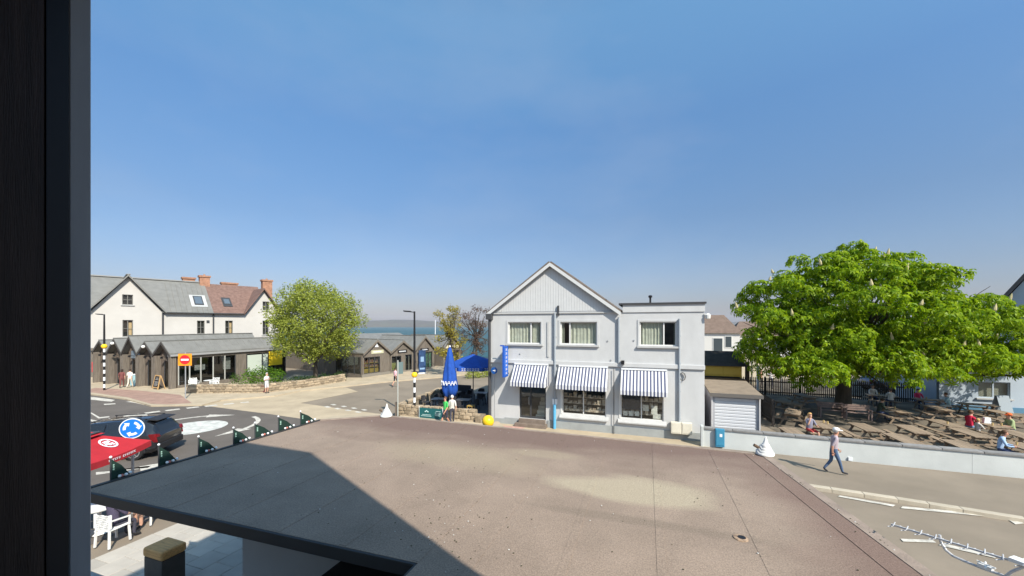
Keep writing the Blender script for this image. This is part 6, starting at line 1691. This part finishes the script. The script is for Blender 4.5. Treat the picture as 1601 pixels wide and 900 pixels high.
q = MB(); q.span((-.46, -.05, 0), (.46, .05, .14)); q.build('base', M_white, t); q = MB(); q.span((-.3, -.04, .5), (.3, -.032, .7)); q.span((-.2, -.04, 1.4), (.2, -.032, 2.0)); q.build('lettering', mat('banner_pale', (.2, .32, .48), .7), t)

# ------------------------------------------------------------------ cars
def car(label, loc, heading, paint, L=4.65, W=1.92, Hh=1.64, plate=True):
    """heading: rz turning local +x (front) ; origin on the ground below the middle"""
    t = thing('parked_car', label, 'car', loc, heading)
    w = W / 2
    # stations along x: (x, half width scale, sill z, belt z, roof z, roof half width)
    st = [(-L / 2, .80, .48, .92, .96, .70), (-L / 2 + .06, .90, .34, 1.00, 1.05, .74), (-L / 2 + .28, .97, .26, 1.03, 1.45, .66), (-L / 2 + .62, 1.0, .24, 1.02, Hh - .03, .64), (-.55, 1.0, .24, 1.00, Hh, .66), (.25, 1.0, .24, .98, Hh - .04, .65), (.62, 1.0, .24, .97, Hh - .14, .65),
          (1.25, .99, .24, .95, 1.10, .72), (1.42, .98, .24, .93, 1.02, .78), (1.95, .95, .26, .88, .93, .76), (L / 2 - .1, .86, .32, .74, .80, .70), (L / 2, .76, .42, .66, .70, .6)]
    q = MB(); n = 12
    for x, s, zs, zb, zr, rw in st:
        ww = w * s; r2 = w * rw
        ring = [(ww * .88, zs), (ww, zs + .16), (ww * 1.0, (zs + zb) / 2), (ww * .985, zb), (r2 + (ww - r2) * .35 if zr - zb > .25 else ww * .93, zb + (zr - zb) * .55), (r2, zr - .03 if zr - zb > .25 else zr - .01)]
        prof_ = ring + [(-y, z) for y, z in reversed(ring)]
        # roof crown
        prof_ = ring + [(r2 * .6, zr + .0)] + [(-r2 * .6, zr + .0)] + [(-y, z) for y, z in reversed(ring)]
        n = len(prof_)
        q.v += [(x, y, z) for y, z in prof_]
    for i in range(len(st) - 1):
        for j in range(n): q.f.append((i * n + j, i * n + (j + 1) % n, (i + 1) * n + (j + 1) % n, (i + 1) * n + j)); q.m.append(0)
    q.f.append(tuple(range(n - 1, -1, -1))); q.m.append(0); q.f.append(tuple((len(st) - 1) * n + j for j in range(n))); q.m.append(0)
    b = q.build('body', paint, t, smooth=True)
    bm = bmesh.new(); bm.from_mesh(b.data); bmesh.ops.recalc_face_normals(bm, faces=bm.faces[:]); bm.to_mesh(b.data); bm.free()
    md = b.modifiers.new('bevel', 'BEVEL'); md.width = .03; md.segments = 2; md.limit_method = 'ANGLE'; md.angle_limit = R(28)
    gl = mat('car_glass', (.012, .014, .016), .06, spec=.8); tr = mat('car_trim', (.02, .02, .022), .5)
    def quad(pts, m, name, off):
        q = MB(); P = [Vector(p) for p in pts]; nn = (P[1] - P[0]).cross(P[2] - P[0]).normalized() * off; q.prism([p + nn for p in P], nn.normalized() * -.012); return q.build(name, m, t)
    for s in (-1, 1):
        yb = lambda zf: s * (w * .985 + (w * .65 - w * .985) * zf)
        def sidept(x, zf): 
            zt = Hh - .06 if -1.7 < x < .5 else 1.3
            y1 = w * (.66 + .34 * .35); zmid = 1.0 + (Hh - 1.0) * .55
            z = 1.03 + (Hh - .10 - 1.03) * zf
            y = (w * .985 + (y1 - w * .985) * min(1, (z - 1.0) / (zmid - 1.0))) if z < zmid else (y1 + (w * .66 - y1) * (z - zmid) / (Hh - .03 - zmid))
            return (x, s * (y + .012), z)
        for a0, a1, c0, c1 in ((-1.95, -1.38, -1.62, -1.36), (-1.30, -.42, -1.28, -.40), (-.34, .98, -.32, .42)):
            P = [sidept(a0, 0), sidept(a1, 0), sidept((a1 + c1) / 2, .5), sidept(c1, .98), sidept(c0, .98), sidept((a0 + c0) / 2, .5)]
            q = MB(); q.add(P, [(0, 1, 2, 5), (5, 2, 3, 4)]); q.build('window', gl, t)
        for xw in (-1.50, 1.36):
            q = MB(); ww = Matrix.Rotation(R(90), 3, 'X'); q.lathe([(.22, -.11), (.345, -.11), (.365, -.06), (.365, .06), (.345, .11), (.22, .11)], (xw, s * (w - .085), .365), 28, M=ww); o = q.build('wheel', mat('tyre_rubber', (.016, .016, .016), .85), t, smooth=False)
            q = MB(); q.lathe([(.235, -.118), (.235, .118)], (xw, s * (w - .085), .365), 24, M=ww); q.build('rim_well', mat('rim_shadow', (.03, .03, .032), .6), o)
            q = MB()
            for k in range(5):
                a = 2 * math.pi * k / 5 + .3; q.bar((xw, s * (w + .04), .365), (xw + .225 * math.cos(a), s * (w + .03), .365 + .225 * math.sin(a)), .012, .075, up=(0, 1, 0))
            q.disc((xw, s * (w + .036), .365), .25, (0, s, 0), 28, r_in=.215); q.lathe([(.06, -.03), (.06, .03)], (xw, s * (w + .03), .365), 12, M=ww); q.build('rim', mat('alloy', (.42, .42, .43), .35, metal=.7), o)
            q = MB(); q.disc((xw, s * (w + .008), .365), .44, (0, s, 0), 36, r_in=.372, a0=-1.75, a1=1.75); q.build('arch_trim', tr, t)
        q = MB(); q.span((-1.05, s * w - .02, .22), (1.05, s * w + .015, .34)); q.build('sill', tr, t)
        q = MB(); q.box((.72, s * (w + .10), 1.06), (.12, .2, .15)); bevel(q.build('mirror', paint, t), .03)
        for xh in (-.75, .25): q = MB(); q.box((xh, s * (w + .012), .90), (.2, .025, .03)); q.build('handle', paint, t)
        for x in (-.40, .62, -1.3): q = MB(); q.span((x, s * (w + .001) - .004, .42), (x + .012, s * (w + .001) + .004, 1.0)); q.build('door_seam', M_black, t)
        q = MB(); q.prism([(-L / 2 - .015, s * w * .72, .94), (-L / 2 - .015, s * w * .90, .94), (-L / 2 + .02, s * w * .90, 1.08), (-L / 2 + .02, s * w * .74, 1.05)], (.10, 0, 0)); q.prism([(-L / 2 - .0, s * w * .86, .72), (-L / 2 - .0, s * w * .92, .72), (-L / 2 + .1, s * w * .995, 1.08), (-L / 2 + .05, s * w * .93, 1.08)], (.20, 0, 0)); q.build('tail_light', mat('tail_red', (.16, .008, .012), .2), t)
        q = MB(); q.prism([(L / 2 - .22, s * w * .60, .66), (L / 2 - .22, s * w * .90, .66), (L / 2 - .22, s * w * .90, .80), (L / 2 - .22, s * w * .60, .80)], (.22, 0, 0)); q.build('headlight', mat('lamp_glass', (.6, .6, .6), .1), t)
        q = MB(); q.bar((-1.75, s * w * .60, Hh + .045), (.2, s * w * .60, Hh + .03), .035, .03); q.bar((-1.7, s * w * .60, Hh - .02), (-1.7, s * w * .60, Hh + .04), .03, .04); q.bar((.15, s * w * .60, Hh - .04), (.15, s * w * .60, Hh + .03), .03, .04); q.build('roof_rail', tr, t)
    q = MB(); q.prism([(-L / 2 + .10, -w * .60, 1.09), (-L / 2 + .10, w * .60, 1.09), (-L / 2 + .30, w * .55, 1.47), (-L / 2 + .30, -w * .55, 1.47)], (-.02, 0, .01)); q.build('rear_window', gl, t)
    q = MB(); q.prism([(.68, -w * .58, Hh - .14), (.68, w * .58, Hh - .14), (1.24, w * .66, 1.12), (1.24, -w * .66, 1.12)], (.012, 0, .02)); q.build('windscreen', gl, t)
    q = MB(); q.prism([(-L / 2 + .18, -w * .60, Hh - .07), (-L / 2 + .62, -w * .60, Hh - .0), (-L / 2 + .62, -w * .60, Hh + .03), (-L / 2 + .10, -w * .60, Hh - .02)], (0, w * 1.2, 0)); q.build('spoiler', tr, t)
    q = MB(); q.span((-L / 2 - .05, -w * .84, .36), (-L / 2 + .1, w * .84, .62)); bevel(q.build('bumper', tr, t), .03)
    q = MB(); q.span((-L / 2 - .03, -.26, .74), (-L / 2 + .01, .26, .86)); q.build('number_plate', mat('plate_yellow', (.35, .28, .05), .5), t) if plate else None
    q = MB(); q.span((-L / 2 - .035, -.35, .97), (-L / 2 - .0, .35, .985)); q.build('badge_bar', mat('chrome', (.5, .5, .5), .2, metal=.9), t)
    q = MB(); q.prism([(-1.2, -.02, Hh + .01), (-1.0, -.02, Hh + .01), (-1.17, -.02, Hh + .09)], (0, .04, 0)); q.build('aerial_fin', tr, t)
    return t
M_carblack = mat('car_black', (.010, .011, .014), .18, spec=.6)
M_carblack.node_tree.nodes['Principled BSDF'].inputs['Coat Weight'].default_value = .6
cr = Vector((-15.55, 17.5, 0)); hd = Vector((-.975, -.20, 0)).normalized()
car('black SUV with red tail lamps passing the roundabout paint', cr + hd * 2.33, math.atan2(hd.y, hd.x), M_carblack, plate=False)
M_carblue = mat('car_silver_blue', (.10, .15, .24), .3, spec=.6)
car('silver blue car parked beyond the fence under the chestnut', Vector((33.2, 33.4, 0)), ROT + R(3), M_carblue, L=4.2, Hh=1.5)
car('dark car parked across the road behind the open parasol', Vector((-3.6, 50.5, 0)), ROT, mat('car_dark_blue', (.03, .04, .07), .3, spec=.6), L=4.3, Hh=1.5)
t = thing('white_wall', 'low white wall beyond the road behind the open parasol', 'wall', Vector((-6.3, 48.2, 0)), ROT)
q = MB(); q.span((0, 0, 0), (7.5, .25, 1.15)); q.build('wall_face', M_lw, t); q = MB(); q.span((-.05, -.06, 1.151), (7.55, .31, 1.22)); q.build('coping', M_cop, t)

# ------------------------------------------------------------------ red parasol, white chairs, bin, chalkboard (left)
M_pred = mat('parasol_red', (.42, .022, .03), .75, var=.10, vscale=3)
pc = Vector((-11.75, 10.42, 0)); 
t = thing('red_parasol', 'square red parasol with a round white emblem beside the roundabout sign', 'parasol', pc, R(10))
q = MB(); a_ = 1.03; zr_, za_ = 2.32, 2.86
rim = [Vector((-a_, -a_, zr_)), Vector((a_, -a_, zr_)), Vector((a_, a_, zr_)), Vector((-a_, a_, zr_))]; ap = Vector((0, 0, za_))
for j in range(4):
    a, b = rim[j], rim[(j + 1) % 4]; k = 6
    for i in range(k):
        p0, p1 = a.lerp(b, i / k), a.lerp(b, (i + 1) / k); s0 = -.05 * math.sin(math.pi * i / k); s1 = -.05 * math.sin(math.pi * (i + 1) / k)
        q.add([p0 + Vector((0, 0, s0)), p1 + Vector((0, 0, s1)), p1.lerp(ap, .5) + Vector((0, 0, s1 * .4)), p0.lerp(ap, .5) + Vector((0, 0, s0 * .4))], [(0, 1, 2, 3)]); q.add([p0.lerp(ap, .5) + Vector((0, 0, s0 * .4)), p1.lerp(ap, .5) + Vector((0, 0, s1 * .4)), ap], [(0, 1, 2)])
        q.add([p0 + Vector((0, 0, s0)), p1 + Vector((0, 0, s1)), p1 + Vector((0, 0, s1 - .17)), p0 + Vector((0, 0, s0 - .17))], [(3, 2, 1, 0)])
q.build('canopy', M_pred, t)
q = MB(); q.prism([(-.30, -.30, za_ - .05), (.30, -.30, za_ - .05), (.30, .30, za_ - .05), (-.30, .30, za_ - .05)], (0, 0, .02)); 
for j in range(4): q.bar((0, 0, za_ - .07), rim[j] - Vector((0, 0, .03)), .025, .025)
q.build('rib', M_darkgrey, t)
q = MB(); q.tube([(0, 0, 0), (0, 0, za_ - .02)], .03, 8); q.span((-.3, -.3, 0), (.3, .3, .08)); q.build('pole', M_darkgrey, t)
q = MB(); q.add([(-.34, -.34, za_ - .10), (.34, -.34, za_ - .10), (.0, .0, za_ + .06)], [(0, 1, 2)]); q.add([(.34, -.34, za_ - .10), (.34, .34, za_ - .10), (0, 0, za_ + .06)], [(0, 1, 2)]); q.add([(.34, .34, za_ - .10), (-.34, .34, za_ - .10), (0, 0, za_ + .06)], [(0, 1, 2)]); q.add([(-.34, .34, za_ - .10), (-.34, -.34, za_ - .10), (0, 0, za_ + .06)], [(0, 1, 2)]); q.build('vent', M_pred, t)
# emblem on the two panels that face the window and lettering on their valances
def on_panel(j, u, v, off=.012):
    a, b = rim[j], rim[(j + 1) % 4]; base = (a + b) / 2; out = (base - Vector((0, 0, zr_))); slope = (ap - base)
    nrm = (b - a).cross(slope).normalized()
    sag = -.05 * (1 - v) * .8
    return base + (b - a).normalized() * u + slope * v + nrm * off + Vector((0, 0, sag * .9))
for j in (0, 1):
    q = MB(); n = 28; cu, cv, r0, r1 = 0.1, .42, .21, .16
    sl = (ap - (rim[j] + rim[(j + 1) % 4]) / 2).length
    def ringp(r, k): return on_panel(j, cu + r * math.cos(2 * math.pi * k / n), cv + r * math.sin(2 * math.pi * k / n) / sl)
    P = [ringp(r0, k) for k in range(n)] + [ringp(r1, k) for k in range(n)]
    q.add(P, [(k, (k + 1) % n, n + (k + 1) % n, n + k) for k in range(n)])
    for (u0, v0, u1, v1) in ((-.10, .02, .10, .10), (-.06, -.10, .02, .02), (.03, -.12, .10, -.02), (-.13, -.06, -.06, .0)):
        q.add([on_panel(j, cu + u0, cv + v0 / sl), on_panel(j, cu + u1, cv + v0 / sl), on_panel(j, cu + u1, cv + v1 / sl), on_panel(j, cu + u0, cv + v1 / sl)], [(0, 1, 2, 3)])
    q.build('emblem', M_pwhite, t)
    a, b = rim[j], rim[(j + 1) % 4]; d = (b - a).normalized(); nn = d.cross(Vector((0, 0, 1))) * .015; q = MB()
    for k in range(14):
        u = .55 + k * .065; s0 = -.05 * math.sin(math.pi * u / 2.06) - .005
        if k == 6: continue
        c = a + d * u + nn + Vector((0, 0, s0 - .05)); q.bar(c, c + d * .045, .004, .013); q.bar(c + d * .01, c + d * .01 - Vector((0, 0, .045)), .004, .013, up=d); q.bar(c - Vector((0, 0, .04)), c + d * (.045 if k % 2 else .025) - Vector((0, 0, .04)), .004, .012)
    q.build('lettering', M_pwhite, t)
# terrace paving at the left, slabs one by one
tp = tag(MB().add([(0, 0, 0)], []).build('terrace_paving', M_pave), kind='structure')
Msl = mat('pale_slab', (.40, .37, .32), .9, var=.08, vscale=2, obj_rand=.10); sm = None
for i in range(13):
    for j in range(22):
        s_, d_ = -12.6 + i * .602, -.2 + j * .602 + (.3 if i % 2 else 0)
        p = AX * s_ + BX * d_
        if s_ > -5.95 and d_ > 4.0: continue
        if p.y < 1.0 or p.x > -3: continue
        if sm is None: q = MB(); q.box((0, 0, 0), (.594, .594, .04)); o = bevel(q.build('paving_slab', Msl, tp), .006, 1); sm = o.data
        else: o = bpy.data.objects.new('paving_slab', sm); col.objects.link(o); o.parent = tp
        o.location = (p.x, p.y, .012 + random.uniform(-.002, .002)); o.rotation_euler = (0, 0, ROT)
wc = make_chair(mat('white_plastic', (.72, .72, .70), .4), 'white_chair', True); u3 = []
for p, a, lb in ((Vector((-10.55, 10.0, .032)), -115, 'white slotted plastic chair with the dark shirted sitter'), (Vector((-10.75, 11.25, .032)), -55, 'white slotted plastic chair with the red shorts sitter'), ):
    pass
c1, c2 = Vector((-10.55, 10.15, .032)), Vector((-10.55, 11.35, .032))
place(wc, u3, c1, R(170), 'white slotted plastic chair holding the sitter in a dark top', 'white terrace chairs')
place(wc, u3, c2, R(-20), 'white slotted plastic chair holding the sitter in red shorts', 'white terrace chairs')
person('sitter in dark purple top under the red parasol', c1 + Vector((-.03, .02, 0)), R(170) + math.pi, 'sit', (.07, .06, .10), (.05, .05, .07), hair='grey', lean=.05) if False else person('sitter in dark purple top on a white chair below the roof edge', c1 + Vector((0, 0, -.04)), R(170 + 180), 'sit', (.07, .06, .10), (.05, .05, .07), hair='grey')
person('sitter in red shorts on a white chair below the roof edge', c2 + Vector((0, 0, -.04)), R(160), 'sit', (.5, .45, .4), (.60, .015, .07), hair='brown', shorts=True)
t = thing('terrace_table', 'white plastic terrace table between the two white chairs', 'table', Vector((-11.5, 10.7, .032)), 0)
q = MB(); q.lathe([(.44, 0), (.45, .03)], (0, 0, .70), 24); q.build('tabletop', MATS['white_plastic'], t); q = MB(); q.tube([(0, 0, 0), (0, 0, .7)], .04, 8); q.lathe([(.25, 0), (.1, .05)], n=16); q.build('stem', MATS['white_plastic'], t)
t = thing('timber_bin', 'dark square bin with a pale rounded timber lid below the roof edge', 'bin', Vector((-7.55, 8.35, .032)), ROT)
q = MB(); q.span((-.30, -.22, 0), (.30, .22, .80)); bevel(q.build('bin_body', mat('bin_dark', (.07, .062, .055), .7, var=.2), t), .02)
q = MB(); q.span((-.32, -.24, .80), (.32, .24, 1.0)); bevel(q.build('lid', mat('sunlit_tone_timber', (.62, .33, .12), .6, var=.25, vscale=3, stretch=(1, 8, 8)), t), .06, 3)  # lid stands in shade; its sunlit orange is put into the colour
t = thing('chalkboard', 'timber framed chalkboard easel on the pavement by the timber shops', 'sandwich board', G(247, 608, .1), ROT + R(-6))
q = MB()
for x in (-.46, .46): q.bar((x * 1.1, -.22, 0), (x * .95, .0, 1.22), .07, .05); q.bar((x * 1.1, .32, 0), (x * .95, .03, 1.22), .07, .05)
q.bar((-.5, -.20, .16), (.5, -.20, .16), .05, .08); q.bar((-.44, 0, 1.2), (.44, 0, 1.2), .06, .08); f = q.build('frame', mat('board_timber', (.48, .30, .13), .7), t)
q = MB(); q.prism([(-.43, -.19, .22), (.43, -.19, .22), (.43, -.02, 1.14), (-.43, -.02, 1.14)], (0, .02, .0)); b = q.build('blackboard', M_sign2, t)
q = MB()
for k, (w0, z) in enumerate([(.2, .98), (.28, .86), (.32, .66), (.26, .56), (.3, .46), (.22, .36)]):
    y = -.19 + .17 * (z - .22) / .92 - .006; q.bar((-w0, y, z), (w0, y, z), .003, .035)
q.build('lettering', mat('chalk', (.5, .5, .48), .9), b)
for k, (px, py, cx_) in enumerate([(176, 594, 0)]):
    t = thing('display_crate', 'stacked pale display crates outside the end timber shop', 'crate', G(px, py, .1), ROT)
    q = MB(); q.span((-.75, -.3, .12), (.75, .3, .42)); q.span((-.72, -.3, .62), (.72, .3, .95)); q.build('crate', mat('crate_pale', (.52, .44, .32), .8, var=.2), t)
    q = MB()
    for x in (-.7, .7): q.span((x - .03, -.28, 0), (x + .03, .28, .62))
    q.build('frame', M_timber, t)
t = thing('ice_chest', 'pale turquoise ice cream chest outside the timber shops', 'freezer', G(213.5, 602, .1), ROT)
q = MB(); q.span((-.4, -.3, 0), (.4, .3, 1.0)); bevel(q.build('chest', mat('turquoise', (.36, .58, .62), .5), t), .03); q = MB(); q.span((-.42, -.32, 1.001), (.42, .32, 1.06)); q.build('lid', M_white, t)
t = thing('clothes_rail', 'rail of red and pink clothes in front of the dark timber base', 'clothes rail', G(153, 592, .1), ROT)
q = MB(); q.tube([(-.7, 0, 0), (-.7, 0, 1.9), (.7, 0, 1.9), (.7, 0, 0)], .03, 6); q.build('rail_frame', M_darkgrey, t)
for k in range(5): q = MB(); q.span((-.6 + k * .24, -.25, .7), (-.42 + k * .24, .25, 1.8)); bevel(q.build('garment', pcol([(.45, .06, .07), (.5, .25, .25), (.3, .04, .06), (.45, .3, .3), (.2, .03, .05)][k]), t), .05)
for k, (x, y, a) in enumerate(((-29.3, 35.2, 30), (-28.6, 34.6, 200), (-26.6, 34.3, 100), (-27.4, 35.4, 10))):
    place(wc, u3, (x, y, .1), R(a), ['white plastic chair beside the no entry sign pole', 'white plastic chair just behind the start of the rubble wall', 'white plastic chair behind the wall next to the round shrub', 'white plastic chair outside the glazed shop flank'][k], 'white terrace chairs')
t = thing('terrace_table', 'white cafe table behind the rubble stone wall', 'table', Vector((-27.2, 34.5, .1)), 0)
q = MB(); q.lathe([(.42, 0), (.43, .03)], (0, 0, .72), 20); q.build('tabletop', MATS['white_plastic'], t); q = MB(); q.tube([(0, 0, 0), (0, 0, .72)], .04, 8); q.build('stem', M_grey, t)

# ------------------------------------------------------------------ air
hz = bpy.data.materials.new('haze'); hz.use_nodes = True
hn = hz.node_tree.nodes; hn.remove(hn['Principled BSDF']); pv_ = hn.new('ShaderNodeVolumePrincipled')
pv_.inputs['Color'].default_value = (.80, .88, 1.0, 1); pv_.inputs['Density'].default_value = 6e-5; pv_.inputs['Anisotropy'].default_value = 0.0
hz.node_tree.links.new(pv_.outputs[0], hn['Material Output'].inputs['Volume'])
q = MB(); q.span((-7600, -300, -34), (7600, 8200, 190)); o = q.build('haze', hz); o['kind'] = 'stuff'
